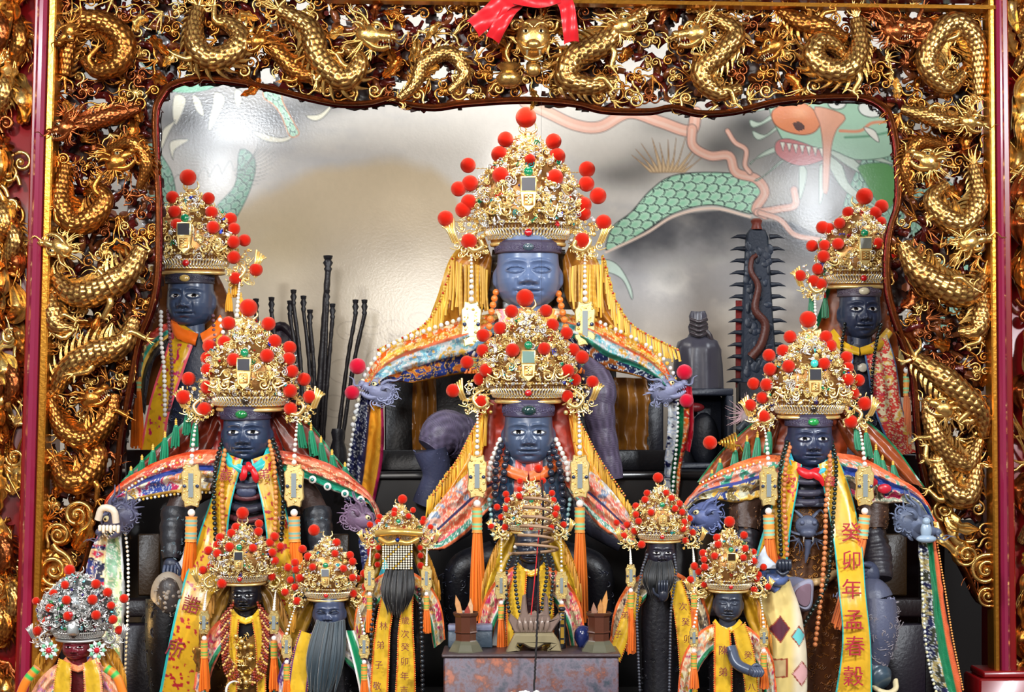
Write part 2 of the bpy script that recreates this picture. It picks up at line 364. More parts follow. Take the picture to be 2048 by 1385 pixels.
# ------------------------------------------------------------------ the mural wall
def scales(X, Y, ax, ay, bx, by, size, c0, c1, cl):
    """overlapping painted scales running along a->b"""
    d = math.atan2(by - ay, bx - ax); u = ((X - ax) * math.cos(d) + (Y - ay) * math.sin(d)) / size; v = (-(X - ax) * math.sin(d) + (Y - ay) * math.cos(d)) / (size * 0.85)
    out = np.tile(c0, (*X.shape, 1)); best = np.full(X.shape, -1e9)
    for k in (1, 0):
        r = np.floor(u) + k; a = r - u; vv = v + 0.5 * (r % 2); b = vv - np.floor(vv) - 0.5
        rr = np.hypot(a * 0.75, b * 2 * 0.55); ins = rr < 0.62
        c = mixc(c1, c0, rr / 0.62 * 0.9); edge = (rr > 0.50)
        c[edge] = cl
        out[ins] = c[ins]
    return out
def make_mural():
    cv = Canvas(40, -30, 2030, 1040, 2.0, L(214, 208, 198))
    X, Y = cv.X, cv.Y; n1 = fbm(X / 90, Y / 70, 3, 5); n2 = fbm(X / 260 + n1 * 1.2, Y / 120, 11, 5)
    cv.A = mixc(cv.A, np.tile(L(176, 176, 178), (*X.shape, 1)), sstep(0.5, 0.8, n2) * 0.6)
    # tan tone below a humped edge, left
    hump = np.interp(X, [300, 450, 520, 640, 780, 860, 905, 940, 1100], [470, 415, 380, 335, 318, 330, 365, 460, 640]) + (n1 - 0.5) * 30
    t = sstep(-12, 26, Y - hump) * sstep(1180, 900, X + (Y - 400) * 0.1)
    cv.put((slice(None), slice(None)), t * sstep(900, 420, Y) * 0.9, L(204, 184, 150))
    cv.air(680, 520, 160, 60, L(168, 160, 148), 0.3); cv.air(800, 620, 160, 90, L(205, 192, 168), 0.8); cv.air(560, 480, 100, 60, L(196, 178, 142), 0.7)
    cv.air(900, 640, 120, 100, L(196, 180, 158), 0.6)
    t = sstep(1100, 1260, X) * sstep(430, 560, Y) * 0.8
    cv.put((slice(None), slice(None)), t, mixc(L(214, 210, 204), L(170, 168, 170), sstep(0.4, 0.65, n1)))
    t = sstep(560, 700, Y) * sstep(0, 1, np.abs(X - 1000) / 900 + .5)
    cv.put((slice(None), slice(None)), t * 0.5, L(196, 176, 146))
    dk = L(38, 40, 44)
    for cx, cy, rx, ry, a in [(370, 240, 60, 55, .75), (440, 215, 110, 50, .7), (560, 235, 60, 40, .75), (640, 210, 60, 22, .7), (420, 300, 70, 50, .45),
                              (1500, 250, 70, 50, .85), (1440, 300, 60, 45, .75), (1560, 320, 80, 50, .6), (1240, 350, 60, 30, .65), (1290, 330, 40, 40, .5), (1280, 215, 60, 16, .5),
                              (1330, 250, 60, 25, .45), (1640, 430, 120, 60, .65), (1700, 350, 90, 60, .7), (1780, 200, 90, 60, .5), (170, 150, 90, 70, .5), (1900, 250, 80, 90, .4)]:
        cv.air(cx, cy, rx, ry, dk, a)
    # night band under the scaled body
    top = np.interp(X, [1190, 1240, 1290, 1360, 1440, 1520, 1580, 1660, 1800], [500, 480, 452, 425, 418, 440, 442, 480, 560])
    t = sstep(-4, 6, Y - top) * sstep(150, 10, Y - top + (n1 - .5) * 130) * sstep(1200, 1250, X) * sstep(1780, 1560, X)
    cv.put((slice(None), slice(None)), t * 0.9, L(46, 50, 62))
    g0, g1, gl = L(206, 234, 212), L(140, 196, 160), L(88, 116, 104)
    pink, pl = L(232, 178, 156), L(120, 100, 96)
    # scaled body, right
    body = [(1212, 500), (1225, 455), (1262, 425), (1300, 382), (1345, 352), (1420, 345), (1500, 352), (1526, 372), (1526, 408), (1505, 428), (1425, 410), (1350, 426), (1290, 462), (1240, 492)]
    cv.poly(body, lambda x, y: scales(x, y, 1210, 470, 1500, 370, 21, g0, L(150, 214, 176), gl), line=L(60, 66, 66), lw=2.5)
    cv.line([(1212, 505), (1290, 468), (1350, 432), (1425, 417), (1500, 434)], 5, L(238, 214, 196))
    for k in range(11):
        a = -2.5 + k * 0.19; x0, y0 = 1335 + (k - 5) * 6, 345
        cv.poly([(x0 - 5, y0), (x0 + math.cos(a) * 28, y0 + math.sin(a) * 30), (x0 + math.cos(a) * (52 + (k * 7) % 20), y0 + math.sin(a) * (58 + (k * 5) % 18)), (x0 + 5, y0)], L(214, 186, 146), 1, False, L(150, 120, 90), 1.3)
    # far bodies seen through the carving
    for p, q in [([(300, 240), (318, 300), (345, 350), (352, 420), (330, 470), (300, 470)], (0, 1)), ([(430, 420), (470, 370), (480, 300), (510, 320), (500, 380), (460, 450)], (1, -1)),
                 ([(170, 20), (260, 40), (330, 75), (345, 130), (300, 140), (230, 80), (160, 50)], (1, 0)), ([(1740, 300), (1795, 320), (1800, 470), (1700, 430), (1690, 400)], (0, 1)),
                 ([(1810, 330), (1950, 420), (1960, 640), (1860, 700), (1830, 520)], (0, 1)), ([(520, 40), (620, 70), (700, 60), (690, 90), (600, 100), (520, 70)], (1, 0))]:
        x0, y0 = p[0]; cv.poly(p, lambda x, y: scales(x, y, x0, y0, x0 + q[0] * 50, y0 + q[1] * 50, 17, L(184, 212, 194), L(116, 170, 140), gl), line=gl, lw=2)
    cv.poly([(335, 178), (380, 160), (440, 160), (420, 178), (370, 186)], L(120, 184, 148), line=gl)
    # claws
    for p in [[(350, 190), (372, 200), (352, 250), (345, 225)], [(385, 190), (400, 200), (408, 232), (392, 220)], [(430, 185), (450, 200), (420, 262), (418, 240), (425, 215)], [(470, 180), (485, 186), (478, 215), (470, 205)],
              [(325, 262), (345, 245), (352, 240), (340, 262), (322, 300)], [(340, 285), (372, 278), (376, 282), (350, 300), (346, 320)], [(505, 262), (560, 276), (590, 268), (570, 284), (530, 282)], [(612, 232), (640, 228), (668, 205), (650, 232), (630, 242)]]:
        cv.poly(p, L(226, 220, 196), line=L(90, 92, 88), lw=1.6)
    cv.poly([(530, 178), (560, 180), (566, 205), (590, 250), (598, 268), (580, 272), (562, 230), (545, 208), (528, 196)], lambda x, y: scales(x, y, 545, 180, 585, 270, 14, g0, g1, gl), line=L(206, 140, 96), lw=2.5)
    for k in range(12):
        a = 0.7 - k * 0.17; x0, y0 = 470 + k * 3, 350 - k * 3
        cv.line([(x0, y0), (x0 + math.cos(a) * 36, y0 - math.sin(-a) * 30), (x0 + math.cos(a) * 66, y0 + math.sin(a) * 48 - 14)], 2.2, L(110, 112, 104), 0.8, taper=True)
    for k in range(6): cv.line([(340 + k * 26, 372 - k * 6), (356 + k * 26, 350 - k * 7), (372 + k * 24, 366 - k * 6)], 1.8, L(120, 120, 112), .7)
    # ribbons
    for p, w_ in [([(1050, 204), (1095, 225), (1150, 250), (1200, 254), (1258, 226), (1320, 244), (1380, 262), (1392, 225)], 21), ([(1384, 258), (1386, 292), (1420, 312), (1458, 312), (1472, 345), (1512, 358), (1530, 385), (1512, 418), (1530, 430)], 17),
                  ([(1515, 425), (1560, 418), (1590, 410), (1588, 380)], 13), ([(1520, 426), (1560, 440), (1590, 470), (1640, 480)], 9), ([(1455, 262), (1470, 285), (1492, 300), (1490, 330), (1500, 345)], 8)]:
        cv.line(p, w_ + 4, pl, .9); cv.line(p, w_, pink); cv.line([(x, y + 2) for x, y in p], w_ * .3, L(240, 206, 188), .7)
    # dragon head, upper right
    mane = L(190, 204, 186)
    for a, b, c in [((1640, 290), (1720, 330), (1785, 380)), ((1650, 270), (1730, 300), (1792, 330)), ((1650, 310), (1700, 370), (1760, 420)), ((1600, 330), (1610, 370), (1600, 400)), ((1560, 300), (1520, 310), (1500, 330)), ((1570, 320), (1530, 350), (1510, 360)),
                    ((1545, 215), (1510, 215), (1480, 225)), ((1550, 235), (1520, 245), (1500, 240)), ((1560, 255), (1530, 270), (1505, 262)), ((1640, 330), (1650, 370), (1640, 410))]:
        cv.poly([a, ((a[0] + b[0]) / 2 + 8, (a[1] + b[1]) / 2 - 10), b, c, (b[0] - 12, b[1] + 10)], mane, line=L(92, 110, 96), lw=1.6)
    cv.poly([(1540, 205), (1600, 185), (1700, 185), (1790, 215), (1800, 300), (1720, 320), (1660, 300), (1640, 325), (1600, 320), (1560, 270)], L(170, 206, 178), line=L(80, 108, 90), lw=2)
    cv.poly([(1552, 285), (1580, 278), (1640, 300), (1650, 318), (1600, 332), (1556, 312)], L(200, 120, 118), line=L(84, 92, 84))
    for k in range(7): cv.poly([(1560 + k * 13, 284 + k * 2), (1566 + k * 13, 302 + k * 2), (1570 + k * 13, 285 + k * 2)], L(236, 232, 214), sm=False, line=L(90, 90, 86), lw=1.2)
    cv.poly([(1545, 222), (1575, 206), (1612, 208), (1640, 238), (1632, 262), (1606, 270), (1570, 262), (1548, 246)], L(226, 138, 92), line=L(130, 74, 54), lw=2.2)
    cv.poly([(1586, 248), (1600, 244), (1610, 256), (1596, 262)], L(90, 60, 56)); cv.air(1600, 225, 18, 12, L(244, 176, 130), .7)
    cv.poly([(1630, 214), (1690, 232), (1672, 262), (1662, 300), (1656, 380), (1646, 380), (1646, 300), (1640, 250)], L(226, 164, 134), line=L(150, 100, 84), lw=1.8)
    for ex, ey, r in [(1674, 207, 12), (1745, 216, 19)]:
        cv.poly([(ex + 1.5 * r * math.cos(k), ey + r * math.sin(k)) for k in np.arange(8) * PI / 4], L(232, 232, 222), line=L(70, 90, 76), lw=2.2)
        cv.poly([(ex + .38 * r * math.cos(k), ey - 1 + .38 * r * math.sin(k)) for k in np.arange(8) * PI / 4], L(24, 26, 26))
    cv.line([(1680, 262), (1720, 262), (1745, 246), (1790, 244)], 6, L(222, 150, 116)); cv.line([(1690, 275), (1740, 272), (1790, 262)], 5, L(112, 160, 128))
    cv.poly([(1728, 255), (1750, 262), (1758, 285), (1740, 272)], L(238, 234, 220), line=L(90, 96, 90))
    cv.poly([(1720, 330), (1780, 330), (1796, 380), (1770, 420), (1722, 350)], L(92, 150, 86), line=gl)
    # small claw and line waves
    cv.poly([(1185, 525), (1215, 520), (1240, 535), (1262, 575), (1264, 600), (1245, 560), (1215, 545), (1190, 548)], L(196, 214, 200), line=L(96, 104, 100), lw=1.8)
    wl = L(142, 124, 108)
    for cx, cy, r in [(700, 660, 34), (740, 640, 46), (790, 660, 40), (690, 740, 44), (770, 720, 50), (670, 810, 40), (720, 860, 60), (640, 900, 46), (830, 720, 40), (840, 640, 30)]:
        th = np.linspace(0, 4.6 * PI / 2 + 1.4, 26); cv.line(np.column_stack([cx + r * np.cos(th) * (1 - th / 14), cy + r * .72 * np.sin(th) * (1 - th / 14)]), 1.6, wl, .55, sm=False)
    cv.A *= (0.97 + 0.06 * fbm(X / 7, Y / 9, 31, 2))[..., None]
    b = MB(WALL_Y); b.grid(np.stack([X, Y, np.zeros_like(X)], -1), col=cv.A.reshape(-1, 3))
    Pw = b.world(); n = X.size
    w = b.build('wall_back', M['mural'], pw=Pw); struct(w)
    return w
make_mural()
b = MB(WALL_Y); b.box((-100, 1040, 0), (2150, 1800, 30)); struct(b.build('wall_back_lower', M['black']))
# ------------------------------------------------------------------ carving vocabulary
GOLD, GOLD2, COPPER, MAROON = L(228, 182, 104), L(198, 130, 56), L(150, 82, 42), L(84, 20, 16)
def scaled_body(mb, path, r0, col, seed=0, fins=True, belly=True, taper=(0.55, 1, 1, 0.5), sides=52, step=2.2, finlen=0.9):
    P = spline(path, step=step); n = len(P); s = np.r_[0, np.cumsum(np.linalg.norm(np.diff(P, axis=0), axis=1))]; u = s / s[-1]
    r = r0 * np.interp(u, np.linspace(0, 1, len(taper)), taper)
    th = np.arange(sides) * 2 * PI / sides; nn = 13; p = r0 * 0.5
    S, TH = np.meshgrid(s / p, th * nn / (2 * PI), indexing='ij'); H = np.zeros_like(S)
    S = S + 0.0; done = np.zeros(H.shape, bool)
    for k in (0, 1, 2):
        row = np.floor(S) - k; a = S - row; vv = TH + 0.5 * (row % 2); bb = np.abs(vv - np.round(vv)) * 2
        ins = (bb ** 2 + (np.maximum(0, 0.95 - a) / 0.95) ** 2 < 1) & ~done
        H[ins] = (1 - 0.5 * a - 0.25 * bb ** 2)[ins]; done |= ins
    c = mixc(np.tile(COPPER * 0.7, (*H.shape, 1)), np.tile(col, (*H.shape, 1)), H * 1.6 - 0.35)
    mb.tube(P, r, sides, col=c, disp=H * 0.17 - 0.07)
    if fins:
        T, N, B = frames(P); sgn = 1 if (seed % 2) else -1; m = int(s[-1] / (r0 * 0.52)); idx = np.linspace(2, n - 3, max(2, m)).astype(int)
        for i in idx:
            rr = r[i]; out = N[i] * sgn; t = T[i]; o = P[i] + out * rr * 0.85; L_ = rr * (finlen + 0.25 * math.sin(i))
            q = np.array([o - t * rr * .35, o + out * L_ * .5 - t * rr * .05, o + out * L_ + t * rr * .55]); mb.tube(spline(q, n=5), [rr * .2, rr * .22, rr * .16, rr * .1, .3], 5, col=col, flat=1.6)
def strands(mb, o, ang, spread, n, ln, r, col, seed=0, dz=-6, curl=0.6):
    R = random.Random(seed)
    for i in range(n):
        a = ang + spread * ((i + .5) / n - .5); l = ln * R.uniform(.7, 1.05); c = curl * R.uniform(-1, 1) + (curl * .6 if i > n / 2 else -curl * .6)
        pts = [o]; x, y, d = o; aa = a
        for k in range(4):
            aa += c * (1 if k < 2 else -1.1); x += math.cos(aa) * l / 4; y += math.sin(aa) * l / 4; d += dz / 4; pts.append((x, y, d))
        P = spline(pts, n=12); mb.tube(P, r * np.linspace(1, .12, 12) * R.uniform(.8, 1.2), 6, col=col, flat=.8)
def spiral(mb, o, R0, turns, r, col, ang=0, hand=1, lead=0.0):
    th = np.linspace(0, turns * 2 * PI, int(14 * turns) + 6); rad = R0 * (1 - th / th[-1] * .86)
    P = np.column_stack([o[0] + rad * np.cos(ang + hand * th), o[1] + rad * np.sin(ang + hand * th), o[2] - 4 * th / th[-1]])
    if lead:
        t = np.array([math.sin(ang) * hand, -math.cos(ang) * hand, 0]); P = np.vstack([P[0] + t * lead + np.array([math.cos(ang), math.sin(ang), 0]) * lead * .25, P[0] + t * lead * .5, P])
    P = spline(P, n=len(P) + 6); mb.tube(P, r * np.linspace(.75, 1, len(P)) * np.linspace(1.05, .6, len(P)), 7, col=col)
    mb.ball((o[0], o[1], o[2] - 5), r * 1.1, 8, 6, col=col)
def cloud(mb, o, R0, col, ang=0, seed=0):
    R = random.Random(seed)
    for k in range(3):
        a = ang + k * 2.1; spiral(mb, (o[0] + math.cos(a) * R0 * .55, o[1] + math.sin(a) * R0 * .45, o[2] - 2 * k), R0 * R.uniform(.42, .56), 1.35, R0 * .12, col, a, 1 if k % 2 else -1, R0 * .5)
    mb.ball((o[0], o[1], o[2] + 3), (R0 * .7, R0 * .5, 6), 12, 6, col=col * .8)
def leaf(mb, path, w, col, cup=.35, serr=5, nv=9):
    P = spline(path, n=22); T = np.gradient(P, axis=0); T /= np.linalg.norm(T, axis=1)[:, None]; nn = np.cross(T, [0, 0, 1.0]); nn /= np.linalg.norm(nn, axis=1)[:, None] + 1e-9
    t = np.linspace(0, 1, 22); ww = w * np.sin(PI * t ** .8) ** .7 * (1 + .22 * np.sin(t * serr * 2 * PI)); v = np.linspace(-1, 1, nv)
    G = P[:, None] + nn[:, None] * (ww[:, None] * v)[..., None]
    G[..., 2] += (-np.abs(v) ** 1.5 * w * cup)[None] + w * .12 * np.cos(v * 9)[None] + 3
    back = G[:, ::-1].copy(); back[..., 2] += 4
    C = np.tile(col, (22, 2 * nv, 1)) * (1 - .25 * (np.cos(np.r_[v, v[::-1]] * 9) > .3))[None, :, None]
    mb.grid(np.concatenate([G, back], 1), wv=True, col=C)
def xf(V, o, sc, ang, flip=1, tilt=0):
    V = np.asarray(V, float) * [1, flip, 1]; c, s = math.cos(ang), math.sin(ang)
    return np.column_stack([o[0] + sc * (V[:, 0] * c - V[:, 1] * s), o[1] + sc * (V[:, 0] * s + V[:, 1] * c), o[2] + sc * V[:, 2]])
def dragon_head(mb, o, sc, ang, flip, col, mouth=L(90, 20, 16), seed=0, mane=True, teeth=L(230, 215, 170)):
    """profile of a dragon head, snout towards +x before turning; sc = head length in px"""
    loc = MB(); dark = col * .55
    loc.ball((0, 0, 0), (.34, .27, .22), 18, 12, col=col); loc.ball((.30, -.02, 0), (.30, .15, .17), 16, 10, col=col)
    loc.ball((.55, -.06, -.02), (.12, .11, .15), 12, 8, col=col); loc.ball((.60, -.09, -.12), (.045, .035, .04), 8, 6, col=dark); loc.ball((.60, -.09, .10), (.045, .035, .04), 8, 6, col=dark)
    for sd in (-1, 1):
        loc.ball((.16, -.17, sd * .15), (.085, .075, .07), 12, 8, col=L(240, 225, 170)); loc.ball((.18, -.17, sd * .205), (.035, .035, .03), 8, 6, col=L(20, 12, 10))
        loc.tube(spline([(.02, -.22, sd * .14), (.14, -.28, sd * .17), (.28, -.22, sd * .15), (.34, -.14, sd * .15)], n=10), [.02, .04, .05, .055, .055, .05, .045, .035, .03, .02], 6, col=col)
        loc.tube(spline([(-.05, -.22, sd * .12), (-.22, -.40, sd * .20), (-.45, -.46, sd * .22), (-.62, -.62, sd * .2)], n=14), np.linspace(.06, .012, 14), 7, col=col)
        loc.tube(spline([(.55, 0, sd * .13), (.75, .05, sd * .2), (.85, -.12, sd * .2), (1.0, -.16, sd * .15)], n=12), np.linspace(.028, .008, 12), 5, col=col)
        loc.tube(spline([(-.12, -.08, sd * .2), (-.25, -.18, sd * .32), (-.42, -.14, sd * .34)], n=8), [.05, .07, .07, .06, .05, .04, .025, .01], 6, col=col)
    loc.tube(spline([(-.12, .12, 0), (.12, .26, 0), (.34, .27, 0), (.48, .20, 0)], n=12), np.linspace(.12, .06, 12), 10, col=col, flat=1.5)
    loc.tube(spline([(.05, .12, 0), (.25, .14, 0), (.42, .13, 0)], n=6), [.06, .07, .07, .06, .05, .02], 8, col=mouth, flat=1.5)
    for k in range(6):
        x = .2 + k * .07
        for sd in (-1, 1): loc.tube([(x, .06, sd * .11), (x + .01, .15 - (.04 if k % 2 else 0), sd * .11)], [.022, .003], 5, col=teeth); loc.tube([(x - .04, .23, sd * .08), (x - .04, .16, sd * .08)], [.018, .003], 5, col=teeth)
    if mane:
        strands(loc, (-.15, -.05, 0), PI + .2, 2.0, 9, .75, .035, col, seed, .0, .5); strands(loc, (-.1, .15, -.1), PI - .6, 1.2, 6, .6, .03, col, seed + 1, 0, .5)
        strands(loc, (.1, .3, 0), PI / 2 + .3, .9, 5, .3, .022, col, seed + 2, 0, .4)
    for V, F, C in zip(loc.V, loc.F, loc.C): mb.V.append(xf(V, o, sc, ang, flip)); mb.C.append(C)
    off = mb.n - 0
    for F in loc.F: mb.F.append(F + off)
    mb.n += loc.n; mb.hasc = True
# ------------------------------------------------------------------ the openwork screen round the altar opening
OPEN = [(75, 1222), (118, 1200), (168, 1135), (186, 1040), (196, 1004), (228, 985), (236, 925), (242, 868), (250, 828), (262, 760), (276, 685), (300, 622), (313, 560), (316, 480), (316, 400), (311, 300), (310, 225),
        (322, 192), (345, 168), (400, 157), (470, 162), (540, 176), (620, 196), (680, 207), (740, 206), (780, 197), (815, 208), (870, 214), (930, 206), (1050, 199), (1150, 206), (1210, 220), (1300, 222), (1345, 214), (1400, 226), (1470, 222), (1560, 201), (1660, 193), (1730, 195), (1768, 214),
        (1783, 240), (1795, 300), (1798, 400), (1784, 450), (1776, 500), (1776, 570), (1786, 620), (1806, 680), (1828, 750), (1836, 850), (1846, 930), (1866, 1010), (1900, 1085), (1934, 1150), (1958, 1200), (1986, 1216)]
OP = spline(OPEN, n=260)[:, :2]
SCR = [tuple(p) for p in OP] + [(1984, 1216), (1977, -40), (104, -60), (92, 120), (76, 1222)]
YS = 0.0
screen = thing('carved_screen', 'gilded openwork screen of carved dragons framing the altar opening', 'screen', 1024, 1225, YS)
def in_scr(x, y, m=0):
    if not pip(np.array([x]), np.array([y]), SCR)[0]: return False
    return m == 0 or np.min(np.hypot(OP[:, 0] - x, OP[:, 1] - y)) > m
def make_screen():
    R = random.Random(5); lat = MB(YS); cl = MB(YS); ft = MB(YS); pts = []
    def sample(rad, n, m, d):
        out = []
        grid = {}
        for _ in range(n):
            x = R.uniform(85, 1985); y = R.uniform(-20, 1215)
            if 330 < x < 1770 and y > 215: continue
            k = (int(x // rad), int(y // rad))
            if any((x - a) ** 2 + (y - b_) ** 2 < rad * rad for i in (-1, 0, 1) for j in (-1, 0, 1) for a, b_ in grid.get((k[0] + i, k[1] + j), ())): continue
            if not in_scr(x, y, m): continue
            grid.setdefault(k, []).append((x, y)); out.append((x, y))
        return out
    for x, y in sample(21, 30000, 7, 0):                       # lacquered branch work behind
        a = R.uniform(0, 6.28); l = R.uniform(28, 52); p = [(x, y, 34)]; c = R.uniform(-.9, .9)
        for k in range(3): a += c; p.append((p[-1][0] + math.cos(a) * l / 3, p[-1][1] + math.sin(a) * l / 3, 34 + R.uniform(-14, 22)))
        if not in_scr(p[-1][0], p[-1][1], 4): continue
        P = spline(p, n=9); lat.tube(P, np.linspace(1.1, .7, 9) * R.uniform(5, 9.5), 6, col=MAROON if R.random() < .6 else COPPER * .6)
    bp = MB(YS); gx = np.arange(88, 1984, 4.0); gy = np.arange(-40, 1216, 4.0); GX, GY = np.meshgrid(gx, gy, indexing='ij')
    hole = fbm(GX / 26, GY / 22, 77, 3) + .5 * (fbm(GX / 120, GY / 120, 79, 2) - .5); ok = pip(GX, GY, SCR) & (hole < 0.63)
    dd = np.full(GX.shape, 1e9)
    ed = ok & ~pip(GX, GY, [(p[0] * 1.0, p[1]) for p in SCR])
    wob = 46 + 10 * fbm(GX / 18, GY / 18, 5, 3); F = grid_faces(len(gx), len(gy)); keep = ok.ravel()[F].all(1)
    cb = mixc(np.tile(L(28, 8, 6), (*GX.shape, 1)), np.tile(L(62, 26, 14), (*GX.shape, 1)), sstep(.4, .6, fbm(GX / 30, GY / 30, 8, 3)))
    for off in (0, 9): bp.add(np.stack([GX + 5 * fbm(GX / 9, GY / 9, 3, 1), GY + 5 * fbm(GX / 9, GY / 9, 6, 1), wob + off], -1), F[keep], cb.reshape(-1, 3))
    bpm = pm('backing_wood', attr=True, rough=.4, coat=.3); bp.build('pierced_backing', bpm, screen)
    for i, (x, y) in enumerate(sample(27, 30000, 16, 0)):
        warm = np.clip((y - 300) / 800, 0, 1); col = [GOLD, GOLD2, COPPER][R.choice([0, 0, 1, 1, 1, 2])] * R.uniform(.8, 1.05); d = R.uniform(2, 22); a = R.uniform(0, 6.28); t = R.random()
        if t < .34: cloud(cl, (x, y, d), R.uniform(15, 24), col, a, i)
        elif t < .62: strands(ft, (x, y, d), a, R.uniform(.7, 1.5), R.randint(4, 7), R.uniform(34, 62), R.uniform(2.4, 3.6), col, i, -8)
        elif t < .8:
            c = R.uniform(-1, 1); l = R.uniform(34, 60); lf = MB(YS); leaf(lf, [(x, y, d), (x + l * .5 * math.cos(a), y + l * .5 * math.sin(a), d - 10), (x + l * math.cos(a + c * .5), y + l * math.sin(a + c * .5), d - 4)], R.uniform(7, 12), col, .6, R.randint(3, 6)); lf.build('carved_leaf', M['gilt'], screen)
        else: spiral(cl, (x, y, d), R.uniform(9, 17), R.uniform(1.2, 1.8), R.uniform(2.6, 4), col, a, R.choice([-1, 1]), R.uniform(10, 26))
    m_ = M['gilt']
    lat.build('lacquered_branchwork', pm('branch_lacquer', attr=True, rough=.25, metal=.25, coat=.5), screen)['kind'] = 'stuff'
    cl.build('cloud_scrollwork', m_, screen)['kind'] = 'stuff'; ft.build('flame_tufts', m_, screen)['kind'] = 'stuff'
    dragons = [
        ([(398, 18, -6), (392, 60, -16), (400, 104, -26), (432, 126, -30), (470, 112, -26), (486, 82, -20), (462, 52, -10), (430, 40, 0)], 23, GOLD, None),
        ([(1712, 40, -6), (1716, 96, -16), (1692, 144, -26), (1650, 148, -30), (1622, 120, -26), (1636, 88, -20), (1668, 96, -10), (1690, 120, 0)], 23, GOLD, None),
        ([(128, 150, 4), (150, 60, -6), (205, 48, -14), (252, 84, -18), (244, 132, -20), (200, 146, -14), (170, 120, -4)], 22, GOLD2 * .9, ((150, 70), 60, 2.4, 1)),
        ([(1960, 190, 4), (1950, 90, -6), (1905, 50, -14), (1860, 90, -18), (1850, 140, -20), (1890, 180, -14), (1925, 150, -4)], 22, GOLD, None),
        ([(560, 20, 0), (620, 60, -10), (640, 120, -20), (690, 165, -24), (722, 130, -20), (690, 96, -8)], 24, GOLD, ((742, 78), 84, .15, 1)),
        ([(510, 60, 0), (560, 110, -12), (600, 150, -16), (650, 160, -10)], 17, GOLD2, ((520, 90), 56, 2.9, -1)),
        ([(1290, 20, 0), (1240, 60, -12), (1200, 96, -20), (1150, 120, -26), (1132, 162, -28), (1176, 178, -24), (1230, 168, -14)], 24, GOLD, ((1240, 60), 70, -.4, 1)),
        ([(1420, 30, 0), (1470, 70, -12), (1440, 110, -20), (1400, 150, -22), (1430, 190, -18), (1480, 180, -8)], 21, GOLD, ((1390, 74), 76, 2.95, -1)),
        ([(1560, 20, 0), (1600, 50, -14), (1640, 60, -18), (1690, 80, -8)], 20, GOLD2, ((1545, 100), 62, 2.6, -1)),
        ([(800, 200, -8), (830, 175, -14), (850, 130, -16), (900, 110, -12), (930, 150, -16), (900, 188, -18)], 15, GOLD, None),
        ([(1750, 30, 0), (1800, 60, -10), (1850, 60, -14), (1830, 100, -8)], 19, COPPER * 1.3, ((1780, 70), 66, .2, 1)),
        ([(130, 330, 6), (125, 400, -8), (150, 450, -16), (190, 440, -20), (215, 400, -16), (190, 370, -6)], 22, GOLD2, ((240, 330), 70, -.5, 1)),
        ([(1950, 330, 6), (1955, 400, -8), (1925, 450, -16), (1885, 440, -20), (1860, 400, -16), (1890, 370, -6)], 22, GOLD, ((1850, 330), 70, 3.6, -1)),
        ([(112, 556, 0), (150, 590, -14), (205, 585, -24), (260, 550, -26), (288, 500, -18)], 27, GOLD, ((130, 500), 70, 3.5, 1)),
        ([(1968, 556, 0), (1930, 590, -14), (1880, 580, -24), (1830, 545, -26), (1800, 490, -18)], 27, GOLD, ((1930, 490), 70, -.3, -1)),
        ([(104, 590, -4), (118, 650, -14), (150, 660, -10)], 20, GOLD, None), ([(1966, 590, -4), (1950, 660, -14), (1915, 665, -10)], 20, GOLD, None),
        ([(110, 780, 4), (140, 740, -12), (190, 712, -22), (250, 690, -24), (272, 640, -14)], 25, GOLD, None),
        ([(1830, 720, -8), (1868, 750, -22), (1912, 790, -24), (1955, 830, -14), (1968, 870, 0)], 27, GOLD, None),
        ([(100, 800, 2), (130, 860, -10), (180, 880, -18), (222, 840, -20), (232, 790, -10)], 20, GOLD2, ((190, 800), 66, -.6, 1)),
        ([(1960, 880, 2), (1930, 930, -10), (1880, 900, -18), (1858, 850, -20), (1850, 800, -10)], 20, GOLD, ((1880, 820), 66, 3.6, -1)),
        ([(112, 920, -6), (140, 960, -20), (176, 960, -22), (200, 915, -16), (190, 880, -4)], 23, GOLD2, None),
        ([(1952, 930, -6), (1930, 990, -20), (1894, 985, -22), (1872, 930, -16), (1880, 890, -4)], 23, GOLD, None),
        ([(215, 300, 0), (270, 290, -14), (296, 330, -14), (280, 380, -8)], 14, GOLD2, None), ([(1890, 290, 0), (1830, 290, -14), (1808, 340, -14), (1820, 390, -8)], 14, GOLD2, None),
        ([(130, 230, 0), (170, 250, -12), (230, 235, -16), (280, 220, -8)], 16, COPPER * 1.4, ((140, 262), 60, 2.8, -1)), ([(1950, 230, 0), (1900, 250, -12), (1850, 236, -16), (1800, 220, -8)], 16, GOLD, ((1930, 250), 56, .3, 1)),
    ]
    for i, (path, r, col, hd) in enumerate(dragons):
        b = MB(YS); scaled_body(b, path, r, col, i); o = path[0]
        a = math.atan2(path[0][1] - path[1][1], path[0][0] - path[1][0]); strands(b, path[0], a, 1.3, 7, r * 1.9, r * .17, col, i, -6)
        for q in (2, -2):                                     # clawed legs
            x, y, d = path[q]; a2 = R.uniform(0, 6.28); b.tube(spline([(x, y, d), (x + math.cos(a2) * r * 1.2, y + math.sin(a2) * r * 1.2, d - 10), (x + math.cos(a2 + .7) * r * 2, y + math.sin(a2 + .7) * r * 2, d - 8)], n=8), np.linspace(r * .34, r * .22, 8), 8, col=col)
            strands(b, (x + math.cos(a2 + .7) * r * 2, y + math.sin(a2 + .7) * r * 2, d - 8), a2 + .9, 2.2, 4, r * 1.0, r * .14, col, i + 50, -4, .8)
        ob = b.build('carved_dragon', m_, screen)
        if hd:
            (x, y), sc, an, fl = hd; h = MB(YS); dragon_head(h, (x, y, -28), sc, an, fl, col, seed=i); h.build('dragon_head', m_, ob)
